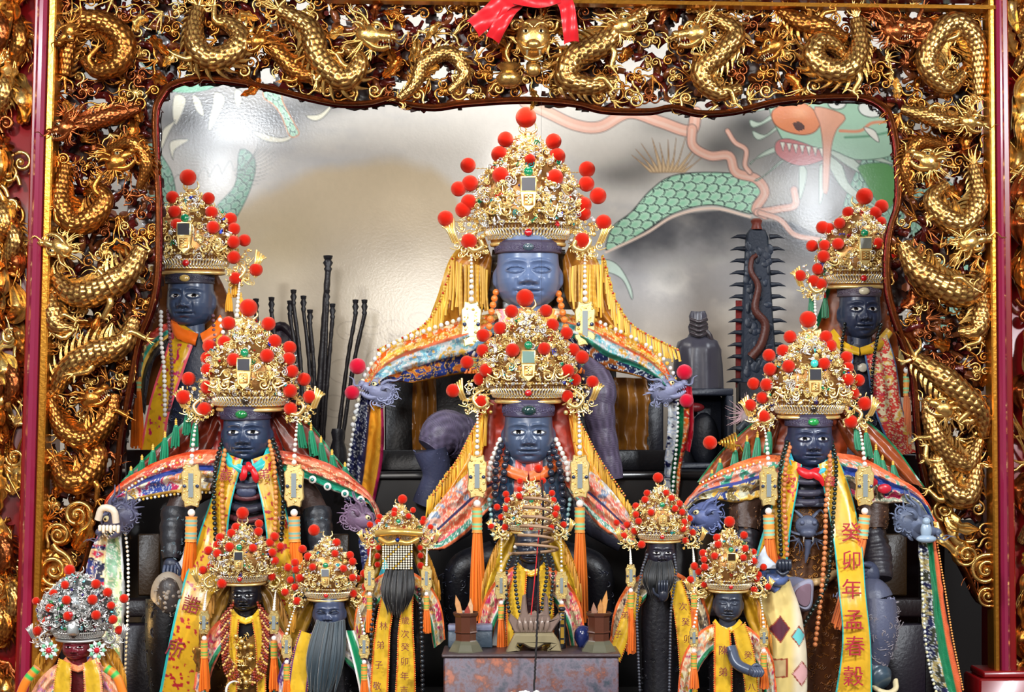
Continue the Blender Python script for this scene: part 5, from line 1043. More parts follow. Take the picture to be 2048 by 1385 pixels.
# ================================================================== E and F, rear left and rear right
YE = .40
t = figure('rear left statue, deep blue face, yellow stole edged in pink, partly behind the carved screen', 382, 900, YE)
head(YE, 382, 655, 92, 90, t, FCE, eye=('o', .15, .1), turn=.12); headband(YE, 380, 568, 90, 17, t, L(44, 42, 56), L(190, 160, 90))
cape(YE, [(310, 520, 40), (290, 600, 40), (276, 690, 30), (262, 820, 30)], [(420, 520, 46), (450, 580, 44), (470, 640, 40), (480, 760, 40)], t, L(120, 70, 30), GLD, 4); 
for x, y in ((470, 560), (482, 600), (458, 590)): tassel(YE, x, y, 10, 34, 8, t, L(240, 170, 40), GLD, 'yellow_tassel', seed=x)
torso(YE, 388, 668, 900, 40, 60, t, L(34, 40, 58), relief=120, rc=L(52, 60, 84), seed=3)
sash(YE, [(352, 640, -16), (326, 720, -30), (300, 800, -30), (280, 900, -30)], [(395, 668, -34), (368, 740, -40), (338, 830, -40), (330, 900, -36)], t, L(226, 84, 100), red=MAG, seed=7); sash(YE, [(404, 668, -34), (418, 740, -40), (430, 820, -40)], [(438, 640, -16), (470, 730, -30), (490, 820, -30)], t, L(226, 84, 100), seed=8)
drape(YE, [(346, 632, -10), (362, 655, -30), (396, 668, -40)], [(340, 650, -12), (352, 676, -34), (390, 692, -42)], t, 'collar', bands([(0, 1, 'p', ORG)]), 3, 1, 1, 'silk'); drape(YE, [(440, 630, -10), (424, 652, -30), (400, 668, -40)], [(450, 646, -12), (436, 672, -34), (408, 690, -42)], t, 'collar', bands([(0, 1, 'p', ORG)]), 3, 1, 1, 'silk')
drape(YE, [(345, 640, -6), (310, 660, -6), (280, 690, -4), (262, 760, 0)], [(330, 700, -20), (310, 720, -20), (298, 760, -14), (290, 830, -10)], t, 'robe_sleeve', bands([(0, .3, 'p', L(216, 70, 50)), (.3, .5, 'p', L(40, 150, 130)), (.5, .6, 'p', GLD), (.6, 1, 'p', L(30, 26, 34))]), 8, 2, 3)
necklace(YE, [[(322, 625, -20), (322, 680, -38), (328, 740, -44), (330, 830, -46)], [(440, 640, -20), (452, 690, -40)]], 4.6, WHT, t, 'white_bead_necklace'); necklace(YE, [[(336, 622, -22), (340, 680, -42), (344, 760, -48), (338, 820, -48)], [(426, 632, -24), (430, 700, -44)]], 4, L(110, 70, 80), t)
POM_E = [(376, 355, 16.5), (345, 395, 13), (417, 397, 12.5), (349, 424, 13), (423, 425, 12.5), (354, 450, 13), (426, 455, 13), (461, 438, 13), (468, 458, 12.5), (467, 484, 13), (489, 481, 12.5), (467, 515, 13.5), (512, 540, 13.5), (471, 557, 13), (299, 479, 11), (296, 552, 8)]
crown(dict(cx=383, yb=547, wr=64, yt=388, Y=YE, poms=POM_E, seed=2, dens=1.1, um=.49, label='golden crown with red pompoms on the rear left statue, cut by the carved screen', ph=70, tl=120, sway={1: -4, -1: -2}, pend={}, tw=11, wings=((-1, 1), (1, 1))))
YF = .40
t = figure('rear right statue, blue-black face, red and gold robe with yellow collar, behind the carved screen', 1720, 910, YF)
head(YF, 1719, 679, 82, 87, t, L(46, 54, 76), eye=('o', -.05, .1), turn=-.04); headband(YF, 1718, 594, 80, 18, t, L(76, 66, 78), L(210, 200, 170))
cape(YF, [(1660, 560, 40), (1640, 620, 40), (1612, 690, 30), (1600, 760, 30)], [(1790, 560, 46), (1800, 640, 44), (1816, 720, 40), (1830, 800, 40)], t, L(150, 70, 24), GRN, 6)
torso(YF, 1722, 690, 910, 36, 60, t, L(34, 36, 52), relief=140, rc=L(70, 74, 96), seed=4)
for x in (1622, 1650): tassel(YF, x, 600, 8, 36, 8, t, GRN, RED, 'green_tassel', seed=x)
rg = lambda s0: bands([(0, .06, 'p', L(70, 120, 180)), (.06, .95, 'e', [RED, L(220, 60, 40), L(200, 30, 60), GLD, CRM], CRM, .5), (.95, 1, 'p', L(70, 120, 180))], s0)
drape(YF, [(1728, 700, -40), (1738, 760, -44), (1752, 830, -44), (1790, 912, -40)], [(1775, 668, -16), (1794, 740, -28), (1806, 820, -28), (1836, 905, -26)], t, 'stole', rg(5), 6, 2, 3); drape(YF, [(1668, 668, -16), (1650, 730, -28), (1650, 800, -28)], [(1708, 700, -40), (1702, 760, -44), (1700, 830, -44)], t, 'stole', rg(6), 6, 2, 3)
drape(YF, [(1668, 658, -8), (1690, 684, -34), (1718, 696, -42)], [(1656, 668, -8), (1680, 700, -36), (1718, 712, -44)], t, 'collar', bands([(0, 1, 'p', YEL)]), 3, 1, 1, 'silk'); drape(YF, [(1774, 656, -8), (1748, 684, -34), (1720, 696, -42)], [(1786, 668, -8), (1758, 702, -36), (1722, 712, -44)], t, 'collar', bands([(0, 1, 'p', YEL)]), 3, 1, 1, 'silk')
necklace(YF, [[(1690, 648, -26), (1684, 690, -42), (1684, 740, -48)], [(1762, 650, -26), (1752, 690, -44), (1744, 760, -50), (1744, 850, -50)]], 3.8, L(20, 26, 26), t)
b = MB(YF); b.lathe(1716, [(1, 738), (9, 733), (9, 743), (1, 743)], 16, col=L(200, 190, 170), cd=-34); b.ball((1716, 738, -42), (9, 9, 3), 14, 8, col=L(200, 190, 170)); b.build('breast_disc', M['bead'], t)
POM_F = [(1729, 393, 17), (1763, 413, 14), (1696, 425, 11.5), (1751, 426, 13), (1761, 445, 12), (1679, 447, 11.5), (1645, 455, 13), (1658, 458, 12), (1624, 492, 12), (1649, 491, 11.5), (1676, 488, 12), (1756, 487, 11.5), (1647, 513, 12.5), (1784, 509, 12.5), (1636, 538, 12), (1600, 552, 12), (1627, 562, 12), (1642, 569, 12)]
crown(dict(cx=1716, yb=575, wr=58, yt=416, Y=YF, poms=POM_F, seed=3, dens=1.1, um=.50, label='golden crown with red pompoms on the rear right statue with the red and gold robe', ph=74, tl=130, tw=10, mcol=L(120, 120, 110)))
# ================================================================== B, middle centre
YB = .15
t = figure('middle statue in the centre column, dark blue face, double black bead necklace and peach robe', 1057, 1240, YB)
head(YB, 1057, 929, 100, 97, t, L(72, 86, 112), eye=('o', 0, .1)); headband(YB, 1057, 832, 96, 24, t, L(66, 60, 84), L(30, 60, 60))
cape(YB, [(962, 800, 40), (950, 860, 40), (930, 930, 36), (905, 980, 30)], [(1152, 800, 40), (1165, 860, 40), (1185, 930, 36), (1205, 980, 30)], t, L(176, 44, 14), None, 7, name='red_cape_lining', pat=0)
cape(YB, [(966, 818, 20), (935, 880, 14), (905, 940, 4), (868, 1000, -4)], [(978, 830, 26), (968, 890, 22), (960, 930, 10), (930, 980, 0)], t, L(232, 150, 40), GLD, 8, pat=.2); cape(YB, [(1148, 818, 20), (1175, 880, 14), (1205, 940, 4), (1245, 1000, -4)], [(1136, 830, 26), (1146, 890, 22), (1156, 930, 10), (1180, 980, 0)], t, L(232, 150, 40), GLD, 9, pat=.2)
fringe(YB, [(970, 822, 14), (942, 870, 8), (918, 915, 0), (880, 965, -8), (856, 1000, -12)], [70, 84, 70, 50, 36], 46, t, L(240, 180, 50), r=2.3, lean=-2, seed=5); fringe(YB, [(1146, 822, 14), (1172, 870, 8), (1198, 920, 0), (1232, 972, -8), (1262, 1012, -12)], [60, 80, 66, 50, 30], 46, t, L(240, 180, 50), r=2.3, lean=4, seed=6)
sequins(YB, [(968, 820, 6), (940, 870, 0), (914, 920, -8), (866, 990, -14)], 2.2, t, (L(240, 120, 60), GLD)); sequins(YB, [(1148, 820, 6), (1174, 870, 0), (1202, 922, -8), (1250, 992, -14)], 2.2, t, (L(240, 120, 60), GLD))
pch = bands([(0, .12, 'e', [PCH, SIL, GLD], WHT, .4), (.12, .46, 'e', [PCH, L(226, 110, 90), L(232, 170, 150), L(120, 140, 170)], L(240, 226, 205), .6), (.46, .52, 'p', NAVY), (.52, .80, 'e', [L(236, 110, 74), PCH, L(240, 130, 90), L(220, 90, 100)], CRM, 1.0), (.80, .93, 'e', [L(60, 140, 120), L(170, 206, 196), L(60, 150, 120)], WHT, .35), (.93, 1, 'p', L(240, 120, 70))], 12)
drape(YB, [(1012, 912, -10), (960, 930, -20), (905, 975, -30), (866, 1020, -36), (838, 1062, -36)], [(990, 1010, -30), (960, 1038, -36), (930, 1070, -36), (888, 1098, -36), (852, 1102, -34)], t, 'robe_sleeve', pch, 14, 3, 4, 'cloth', 6)
drape(YB, [(1102, 912, -10), (1155, 926, -20), (1208, 965, -30), (1245, 1010, -36), (1268, 1050, -36)], [(1142, 990, -30), (1166, 1020, -36), (1200, 1055, -36), (1240, 1082, -36), (1270, 1092, -34)], t, 'robe_sleeve', pch, 14, 3, 4, 'cloth', 6, seed=4)
drape(YB, [(994, 912, -8), (985, 980, -16), (975, 1060, -14)], [(1122, 912, -8), (1130, 980, -16), (1140, 1060, -14)], t, 'robe_front', bands([(0, .3, 'p', L(36, 60, 84)), (.3, .7, 'p', L(200, 90, 80)), (.7, 1, 'p', L(36, 60, 84))]), 16, 3, 3, 'silk')
drape(YB, [(1000, 908, -14), (1018, 930, -36), (1056, 944, -46)], [(990, 926, -16), (1012, 952, -38), (1054, 966, -48)], t, 'collar', bands([(0, 1, 'p', L(236, 110, 50))]), 3, 1, 1, 'silk'); drape(YB, [(1114, 908, -14), (1096, 930, -36), (1058, 944, -46)], [(1124, 926, -16), (1102, 952, -38), (1060, 966, -48)], t, 'collar', bands([(0, 1, 'p', L(236, 110, 50))]), 3, 1, 1, 'silk')
torso(YB, 1057, 1040, 1250, 60, 66, t, L(30, 32, 40), relief=60, rc=L(60, 64, 84), seed=3)
for s_ in (-1, 1): limb(YB, [(1057 + s_ * 66, 1110, 0), (1057 + s_ * 130, 1140, -10), (1057 + s_ * 140, 1190, -10), (1057 + s_ * 138, 1260, 0)], [30, 34, 30, 26], t, L(14, 14, 20), 'seated_leg', relief=60, rc=L(24, 26, 40), seed=s_ + 2, sc=7); limb(YB, [(1057 + s_ * 70, 980, 0), (1057 + s_ * 120, 1040, -8), (1057 + s_ * 190, 1085, -20)], [24, 26, 22], t, L(36, 36, 46), 'arm')
bk = L(38, 44, 58)
necklace(YB, [[(1002, 892, -22), (992, 930, -46), (990, 990, -56), (996, 1050, -60)], [(1014, 905, -26), (1008, 950, -54), (1008, 1000, -62), (1014, 1060, -66)], [(1104, 892, -22), (1118, 930, -46), (1126, 990, -56), (1120, 1050, -60)], [(1098, 905, -26), (1102, 950, -54), (1106, 1000, -62), (1100, 1060, -66)]], 7.2, bk, t)
necklace(YB, [[(1000, 880, -10), (982, 925, -34), (978, 960, -44)], [(1112, 880, -10), (1132, 925, -34), (1136, 960, -44)]], 5.4, WHT, t, 'white_bead_necklace'); necklace(YB, [[(978, 1000, -50), (982, 1030, -52), (986, 1070, -54)], [(1140, 1000, -50), (1136, 1030, -52), (1134, 1070, -54)]], 4.4, L(150, 190, 190), t, 'pale_bead_necklace')
POM_B = [(1050, 596, 18), (1023, 623, 13.5), (1092, 622, 13), (1000, 657, 13.5), (1105, 650, 13), (966, 671, 13.5), (1133, 667, 13), (1025, 701, 14), (1088, 698, 13), (966, 702, 13.5), (1146, 700, 13.5), (934, 725, 13.5), (1164, 715, 14), (972, 741, 13.5), (1135, 742, 13.5), (960, 759, 13.5), (1149, 760, 13.5), (1185, 764, 12.5), (906, 782, 14), (1134, 793, 13), (963, 804, 13.5)]
crown(dict(pd=-62, cx=1056, yb=803, wr=64, yt=624, Y=YB, poms=POM_B, seed=4, dens=1.3, um=.47, label='golden crown with red pompoms on the middle statue of the centre column', ph=88, tl=180, mcol=L(110, 140, 130), plate=1, pw=1.05))
# ================================================================== C, middle left
YC = -.15
def big_seat(cx, nm, lab, sd):
    return chair('armchair', lab, cx, 1424, YC + .22, [('chair_back', (cx - 70, 960, 10), (cx + 70, 1400, 40), L(26, 20, 20)), ('chair_rail', (cx - 270, 1200, 0), (cx + 250, 1235, 40), L(40, 26, 30)), ('chair_panel', (cx + (150 if sd > 0 else -250), 1250, 0), (cx + (235 if sd > 0 else -150), 1425, 40), L(50, 42, 56)),
        ('chair_post', (cx - 270, 1050, 0), (cx - 248, 1425, 40), L(26, 22, 26)), ('chair_post', (cx + 228, 1050, 0), (cx + 250, 1425, 40), L(26, 22, 26)), ('silk_panel', (cx - 225, 1070, 20), (cx - 180, 1195, 30), L(70, 46, 18)), ('silk_panel', (cx + 150, 1070, 20), (cx + 200, 1195, 30), L(70, 46, 18))])
big_seat(495, 'armchair', 'dark lacquered armchair behind the statue on the middle left', -1); big_seat(1620, 'armchair', 'dark lacquered armchair with a plum panel behind the statue on the middle right', 1)
t = figure('middle left statue, glossy dark blue face, yellow stole edged teal over dark armour', 494, 1430, YC)
head(YC, 494, 923, 96, 88, t, L(44, 58, 84), eye=('o', 0, .05)); headband(YC, 492, 838, 94, 20, t, L(50, 44, 64))
cape(YC, [(420, 800, 30), (360, 850, 26), (290, 915, 20), (240, 965, 14)], [(440, 850, 40), (420, 900, 36), (380, 930, 30), (330, 960, 24)], t, L(120, 40, 20), GRN * .8, 11); cape(YC, [(560, 800, 30), (622, 850, 26), (672, 915, 20), (725, 975, 14)], [(545, 850, 40), (570, 900, 36), (610, 930, 30), (660, 960, 24)], t, L(120, 40, 20), GRN * .8, 12)
cape(YC, [(430, 790, 46), (425, 850, 46), (420, 910, 46)], [(558, 790, 46), (562, 850, 46), (566, 910, 46)], t, L(150, 24, 14), None, 13, name='red_cape_lining', pat=0)
for x, y, l in ((375, 830, 40), (352, 855, 40), (330, 880, 40), (306, 905, 38), (284, 925, 34), (262, 946, 30), (390, 850, 44), (600, 850, 46), (622, 866, 46), (642, 890, 40), (664, 915, 36), (690, 938, 30)): tassel(YC, x, y, -2, l, 9, t, L(20, 130, 90), GLD, seed=x, lean=(6 if x > 494 else -2))
torso(YC, 493, 930, 1200, 44, 64, t, L(44, 40, 46), relief=60, rc=L(84, 76, 84), seed=5, d=6)
b = MB(YC, (493, 1000, -45))
for k in range(7): b.tube(spline([(455, 968 + k * 22, -30), (493, 976 + k * 22, -48), (531, 968 + k * 22, -30)], n=14), 6 if k % 2 else 8, 8, col=L(90, 44, 48) if k % 2 else L(50, 48, 60))
b.ball((493, 985, -48), (20, 12, 8), 16, 8, col=L(60, 66, 90)); b.build('armour_bands', M['carved'], t)
torso(YC, 493, 1190, 1430, 60, 96, t, L(90, 56, 24), name='armoured_skirt', relief=150, rc=L(170, 120, 50), seed=8)
for s_ in (-1, 1):
    limb(YC, [(493 + s_ * 52, 960, 0), (493 + s_ * 110, 985, -4), (493 + s_ * 140, 1030, -24)], [28, 30, 26], t, L(60, 44, 40), 'upper_arm', relief=60, rc=L(100, 70, 50), seed=2)
    limb(YC, [(493 + s_ * 140, 1020, -24), (493 + s_ * 146, 1070, -40), (493 + s_ * 150, 1120, -60)], [28, 26, 17], t, L(34, 36, 42), 'forearm', rings=4, relief=20, rc=L(90, 110, 120))
    hx, hy = 493 + s_ * 152, 1136; b = MB(YC, (hx, hy, -70)); b.ball((hx, hy - 6, -66), (15, 14, 12), 14, 10, col=L(44, 50, 66))
    for k in range(4): b.tube(spline([(hx - 10 + k * 7, hy - 4, -74), (hx - 11 + k * 7.5, hy + 10, -80), (hx - 10 + k * 7.5, hy + 20, -74), (hx - 9 + k * 7, hy + 22, -66)], n=10), np.linspace(4, 3, 10), 8, col=L(50, 60, 84))
    b.tube(spline([(hx - s_ * 12, hy - 8, -70), (hx - s_ * 20, hy + 4, -76), (hx - s_ * 18, hy + 14, -74)], n=8), np.linspace(4.4, 3.2, 8), 8, col=L(50, 60, 84)); b.build('hand', M['carved'], t)
    limb(YC, [(493 + s_ * 70, 1210, -20), (493 + s_ * 130, 1200, -70), (493 + s_ * 160, 1210, -90)], [44, 46, 40], t, L(20, 17, 18), 'thigh', relief=90, rc=L(50, 42, 38), seed=6, sc=6)
    limb(YC, [(493 + s_ * 160, 1200, -80), (493 + s_ * 165, 1290, -86), (493 + s_ * 158, 1420, -70)], [40, 34, 30], t, L(16, 15, 18), 'shin', relief=60, rc=L(34, 32, 38), seed=7, sc=6)
b = MB(YC, (335, 1192, -110)); b.ball((335, 1192, -104), (34, 46, 20), 24, 16, col=L(150, 138, 122)); b.ball((338, 1192, -114), (24, 36, 16), 24, 16, col=L(60, 54, 52)); R0 = random.Random(3)
for k in range(40): a = R0.uniform(0, 6.28); rr = R0.uniform(0, 1); b.inst(TPL[R0.choice([0, 1, 5])], [(338 + 24 * rr * math.cos(a), 1192 + 36 * rr * math.sin(a), -120 - 10 * (1 - rr))], np.array([rotm('z', R0.uniform(0, 6))]), [R0.uniform(3, 5)], [L(140, 128, 116)])
b.build('knee_guard', M['carved'], t)
cs = bands([(0, .12, 'p', L(224, 90, 40)), (.12, .36, 'e', [PCH, L(230, 96, 50), L(206, 70, 60)], CRM, .9, .06), (.36, .5, 'p', BLU), (.5, .9, 'e', [L(60, 80, 150), MAG, CRM, YEL2, PCH, BLU], SIL, .8), (.9, 1, 'p', GLD * .8)], 20)
drape(YC, [(446, 900, -6), (390, 902, -16), (310, 925, -28), (245, 965, -38), (212, 1000, -44), (200, 1035, -46)], [(420, 985, -28), (380, 984, -34), (330, 990, -36), (282, 998, -40), (246, 1006, -44), (222, 1030, -46)], t, 'robe_sleeve', cs, 14, 3, 5, 'cloth', 5)
cs2 = bands([(0, .12, 'p', L(200, 90, 60)), (.12, .62, 'e', [L(224, 100, 50), PCH, L(196, 80, 60)], CRM, .9, .06), (.62, .94, 'p', L(20, 150, 116)), (.94, 1, 'p', WHT * .8)], 21)
drape(YC, [(542, 900, -6), (600, 908, -16), (672, 935, -28), (722, 970, -38), (750, 1004, -44), (764, 1040, -46)], [(572, 945, -28), (620, 962, -34), (660, 980, -38), (704, 996, -42), (738, 1008, -46), (752, 1040, -46)], t, 'robe_sleeve', cs2, 14, 3, 5, 'cloth', 5)
for x, y in ((625, 960), (655, 974), (690, 988), (722, 1000)): b = MB(YC, (x, y, -56)); b.ball((x, y, -56), (8, 8, 4), 12, 8, col=WHT); b.ball((x, y, -60), (4, 4, 3), 8, 6, col=L(30, 120, 110)); b.build('sleeve_stud', M['bead'], t)
sequins(YC, [(420, 986, -34), (380, 986, -40), (330, 992, -42), (282, 1000, -46), (240, 1010, -50)], 3, t, (SIL, GLD)); sequins(YC, [(400, 915, -30), (330, 935, -44), (260, 975, -52), (214, 1020, -56)], 3, t, (GLD, WHT, SIL))
hs = bands([(0, .5, 'e', [NAVY, BLU, MAG, CRM], SIL, .8), (.5, .95, 'e', [L(150, 190, 160), L(190, 206, 190), L(110, 160, 130)], WHT, .5), (.95, 1, 'p', SIL)], 22)
drape(YC, [(200, 1050, -46), (184, 1100, -44), (172, 1160, -40), (172, 1300, -36), (190, 1420, -30)], [(240, 1050, -46), (248, 1120, -44), (250, 1200, -40), (246, 1300, -36), (250, 1420, -30)], t, 'hanging_sleeve', hs, 9, 3, 5, 'cloth', 5)
drape(YC, [(716, 1070, -36), (722, 1120, -34), (730, 1180, -30)], [(760, 1050, -36), (772, 1100, -34), (780, 1170, -30)], t, 'hanging_sleeve', bands([(0, .3, 'e', [NAVY, BLU], SIL, .5), (.3, .6, 'p', RED), (.6, 1, 'p', L(60, 190, 200))], 4), 8, 2, 4)
sequins(YC, [(250, 1060, -54), (256, 1120, -52), (256, 1220, -50), (250, 1380, -40)], 3.4, t)
arm_dragon(YC, 234, 1038, 76, PI * .75, -1, t, L(84, 84, 108), fang=L(236, 222, 196), d=-74, seed=4); arm_dragon(YC, 722, 1040, 66, .5, 1, t, L(120, 96, 120), d=-70, seed=5)
b = MB(YC, (214, 1040, -112)); b.tube(spline([(196, 1040, -110), (206, 1018, -116), (228, 1022, -118), (232, 1046, -114)], n=12), 7, 8, col=L(220, 206, 184))
for k in range(6): b.box((198 + k * 7, 1050, -118), (204 + k * 7, 1062 + (k % 2) * 4, -108), col=L(236, 226, 204), bev=2)
b.build('bone_white_jaw', M['carved'], t)
sash(YC, [(444, 905, -20), (424, 990, -44), (394, 1080, -60), (352, 1220, -126), (312, 1420, -128)], [(486, 920, -40), (462, 1010, -56), (452, 1090, -64), (430, 1220, -122), (404, 1420, -124)], t, TEAL, base=L(214, 164, 32), seed=21, ew=.06, red=L(170, 30, 40), pat=.3)
sash(YC, [(502, 920, -40), (524, 1010, -56), (534, 1090, -64), (540, 1230, -120), (548, 1420, -124)], [(546, 905, -20), (562, 980, -44), (580, 1060, -56), (592, 1200, -120), (600, 1420, -124)], t, TEAL, base=L(214, 164, 32), seed=22, ew=.08, red=L(170, 30, 40), pat=.3)
for ch, x, y, s_, a in (('歲', 452, 952, 26, .1), ('誥', 382, 1212, 34, .28), ('所', 350, 1300, 34, .28), ('弟', 528, 950, 24, -.1)): glyph(ch, YC, x, y, -64 if y < 1100 else -134, s_, t, L(150, 30, 50), ang=a)
drape(YC, [(450, 880, -6), (462, 915, -34), (492, 936, -46)], [(440, 892, -8), (456, 935, -36), (490, 950, -48)], t, 'collar', bands([(0, 1, 'p', TEAL)]), 3, 1, 1, 'silk'); drape(YC, [(538, 880, -6), (524, 915, -34), (494, 936, -46)], [(548, 892, -8), (532, 935, -36), (496, 950, -48)], t, 'collar', bands([(0, 1, 'p', TEAL)]), 3, 1, 1, 'silk')
b = MB(YC, (494, 940, -56))
for q in ((488, 932, 482, 962), (500, 932, 512, 966), (494, 926, 496, 944)): b.tube(spline([(q[0], q[1], -54), ((q[0] + q[2]) / 2 + 4, (q[1] + q[3]) / 2, -60), (q[2], q[3], -54)], n=8), [3, 5, 6, 6, 7, 7, 6, 2], 8, flat=.5)
b.build('red_knot', M['ribbon'], t)
def two(Yq, cx, pl, pr, r=4.8, c1=L(18, 24, 24), c2=L(206, 130, 70)):
    pass
necklace(YC, [[(446, 880, -14), (432, 930, -40), (428, 1000, -62), (432, 1090, -70)], [(546, 880, -14), (562, 930, -40), (566, 1000, -62), (562, 1090, -70)]], 5, L(18, 26, 26), t, 'black_bead_necklace'); necklace(YC, [[(454, 884, -16), (446, 930, -44), (444, 1000, -66), (448, 1090, -74)], [(538, 884, -16), (548, 930, -44), (552, 1000, -66), (548, 1090, -74)]], 5, L(212, 140, 76), t, 'amber_bead_necklace')
POM_C = [(497, 616, 18), (457, 647, 14), (537, 648, 14), (449, 685, 13.5), (549, 683, 14), (419, 693, 14), (579, 696, 14), (467, 720, 13.5), (534, 712, 14), (578, 718, 13), (415, 717, 14), (415, 740, 13), (584, 743, 13), (377, 758, 14), (608, 759, 13.5), (415, 775, 14), (580, 782, 14), (619, 794, 13.5), (409, 819, 14.5), (581, 818, 13.5), (367, 795, 15)]
crown(dict(pd=-62, cx=500, yb=819, wr=64, yt=645, Y=YC, poms=POM_C, seed=5, dens=1.3, um=.49, label='golden crown with red pompoms on the middle left statue', ph=90, tl=210, rimgem=0, pw=1.05, tw=15, tcol=(L(244, 120, 20), L(70, 180, 170)), tlean={-1: -14, 1: 14}))
# ================================================================== D, middle right
YD = -.15
t = figure('middle right statue, blue-black face, brown dragon armour, long yellow stole with red characters', 1619, 1430, YD)
head(YD, 1619, 935, 90, 86, t, L(46, 54, 80), eye=('o', .05, 0)); headband(YD, 1617, 852, 88, 18, t, L(60, 54, 74), L(30, 150, 70))
cape(YD, [(1545, 815, 30), (1500, 850, 26), (1440, 905, 20), (1395, 965, 14)], [(1560, 850, 40), (1545, 900, 36), (1510, 930, 30), (1460, 960, 24)], t, L(150, 70, 30), GRN * .8, 14); cape(YD, [(1690, 815, 30), (1745, 850, 26), (1800, 905, 20), (1850, 975, 14)], [(1672, 850, 40), (1700, 900, 36), (1740, 930, 30), (1790, 960, 24)], t, L(150, 70, 30), GRN * .8, 15)
cape(YD, [(1556, 800, 46), (1550, 850, 46), (1545, 910, 46)], [(1680, 800, 46), (1690, 850, 46), (1695, 910, 46)], t, L(170, 66, 24), None, 16, name='red_cape_lining', pat=0)
for x, y, l in ((1538, 868, 40), (1515, 880, 42), (1494, 888, 40), (1470, 905, 38), (1440, 930, 30), (1424, 952, 28), (1732, 870, 46), (1752, 905, 40), (1765, 925, 34), (1712, 862, 40), (1786, 935, 30)): tassel(YD, x, y, -2, l, 9, t, L(20, 130, 90), GLD, seed=x, lean=(6 if x > 1619 else -4))
torso(YD, 1617, 940, 1060, 42, 58, t, L(74, 48, 28), relief=150, rc=L(176, 120, 56), seed=15, d=6); torso(YD, 1617, 1008, 1175, 56, 62, t, L(84, 50, 24), name='belly_armour', relief=240, rc=L(196, 132, 58), seed=16)
b = MB(YD, (1617, 985, -45))
for y in (962, 985, 1003): b.tube(spline([(1585, y, -34), (1617, y + 3, -50), (1650, y, -34)], n=14), 7, 8, col=L(62, 60, 74))
b.box((1566, 1006, -52), (1668, 1014, -20), col=L(50, 52, 66), bev=2); b.build('chest_bands', M['carved'], t)
b = MB(YD, (1615, 1060, -55)); dc = L(78, 84, 104); b.ball((1615, 1052, -50), (24, 20, 14), 18, 12, col=dc); b.ball((1615, 1066, -58), (16, 10, 12), 14, 10, col=dc)
for s_ in (-1, 1):
    b.ball((1615 + s_ * 12, 1046, -62), 5, 10, 8, col=dc * 1.4); b.tube(spline([(1615 + s_ * 10, 1036, -54), (1615 + s_ * 26, 1022, -50), (1615 + s_ * 34, 1030, -46)], n=8), [4, 4, 3.6, 3, 2.6, 2, 1.4, .8], 6, col=dc); b.tube(spline([(1615 + s_ * 14, 1070, -56), (1615 + s_ * 32, 1064, -48), (1615 + s_ * 40, 1050, -40)], n=8), 3, 6, col=dc)
    b.tube([(1615 + s_ * 9, 1074, -64), (1615 + s_ * 9, 1084, -62)], [2, .5], 5, col=L(180, 176, 170)); strands(b, (1615 + s_ * 16, 1078, -50), PI / 2 - s_ * .4, 1.0, 5, 34, 2.4, dc, 3, 0)
b.tube(spline([(1615, 1080, -58), (1615, 1100, -54), (1612, 1126, -50)], n=8), [6, 7, 6, 5, 5, 4, 3, 1], 8, col=dc); b.build('belly_dragon_mask', M['carved'], t)
b = MB(YD, (1617, 1160, -50)); b.tube(spline([(1556, 1150, -20), (1585, 1162, -44), (1617, 1166, -52), (1650, 1162, -44), (1676, 1150, -20)], n=24), 8, 10, col=L(196, 160, 110)); b.build('rope_belt', M['carved'], t)
torso(YD, 1617, 1175, 1430, 66, 92, t, L(92, 50, 22), name='armoured_skirt', relief=420, rc=L(150, 90, 36), seed=18, sc=6)
for s_ in (-1, 1):
    limb(YD, [(1617 + s_ * 52, 965, 0), (1617 + s_ * 120, 1000, -6), (1617 + s_ * 128, 1060, -20)], [28, 34, 30], t, L(66, 44, 34), 'upper_arm', relief=160, rc=L(120, 80, 46), seed=3)
    limb(YD, [(1617 + s_ * 124, 1060, -20), (1617 + s_ * 134, 1110, -30), (1617 + s_ * 140, 1160, -50)], [26, 30, 26], t, L(38, 35, 42), 'forearm', rings=6)
b = MB(YD, (1738, 1150, -72)); b.ball((1738, 1150, -66), (22, 26, 20), 18, 12, col=L(60, 66, 88)); 
for k in range(4): b.tube(spline([(1730, 1140 + k * 7, -80), (1716, 1142 + k * 7, -90), (1712, 1148 + k * 7, -84)], n=8), np.linspace(5, 4, 8), 8, col=L(66, 72, 94))
b.tube(spline([(1738, 1132, -84), (1722, 1128, -90), (1714, 1134, -86)], n=8), 5, 8, col=L(66, 72, 94)); b.build('hand', M['carved'], t)
limb(YD, [(1700, 1190, -30), (1738, 1194, -70), (1748, 1208, -78)], [36, 40, 40], t, L(80, 84, 104), 'thigh', relief=70, rc=L(140, 142, 170), seed=9, sc=6)
limb(YD, [(1752, 1200, -84), (1752, 1260, -92), (1744, 1330, -84)], [38, 42, 30], t, L(80, 84, 106), 'shin', relief=150, rc=L(130, 122, 128), seed=10, sc=7)
b = MB(YD, (1752, 1350, -100)); P = spline([(1740, 1325, -84), (1752, 1350, -96), (1764, 1362, -116)], n=16); b.tube(P, np.interp(np.linspace(0, 1, 16), [0, .4, .8, 1], [26, 28, 27, 16]), 18, col=L(58, 76, 90)); b.build('boot', M['face'], t)
b = MB(YD, (1752, 1350, -100)); b.tube(spline([(1738, 1366, -92), (1750, 1376, -122), (1768, 1380, -130), (1784, 1374, -120), (1788, 1362, -104)], n=18), 5, 10, col=L(214, 198, 156), flat=1.6); b.build('boot_sole', M['carved'], t)
b = MB(YD, (1590, 1190, -70)); G_ = []
for k in range(14):
    u = k / 13; cxx = 1560 + 56 * u; rr = 26 + 12 * math.sin(u * 2.6); G_.append([[cxx, 1186 + u * 6 + rr * math.cos(a) * .9, -50 - 50 * u * .6 + rr * .6 * math.sin(a)] for a in np.arange(24) * 2 * PI / 24])
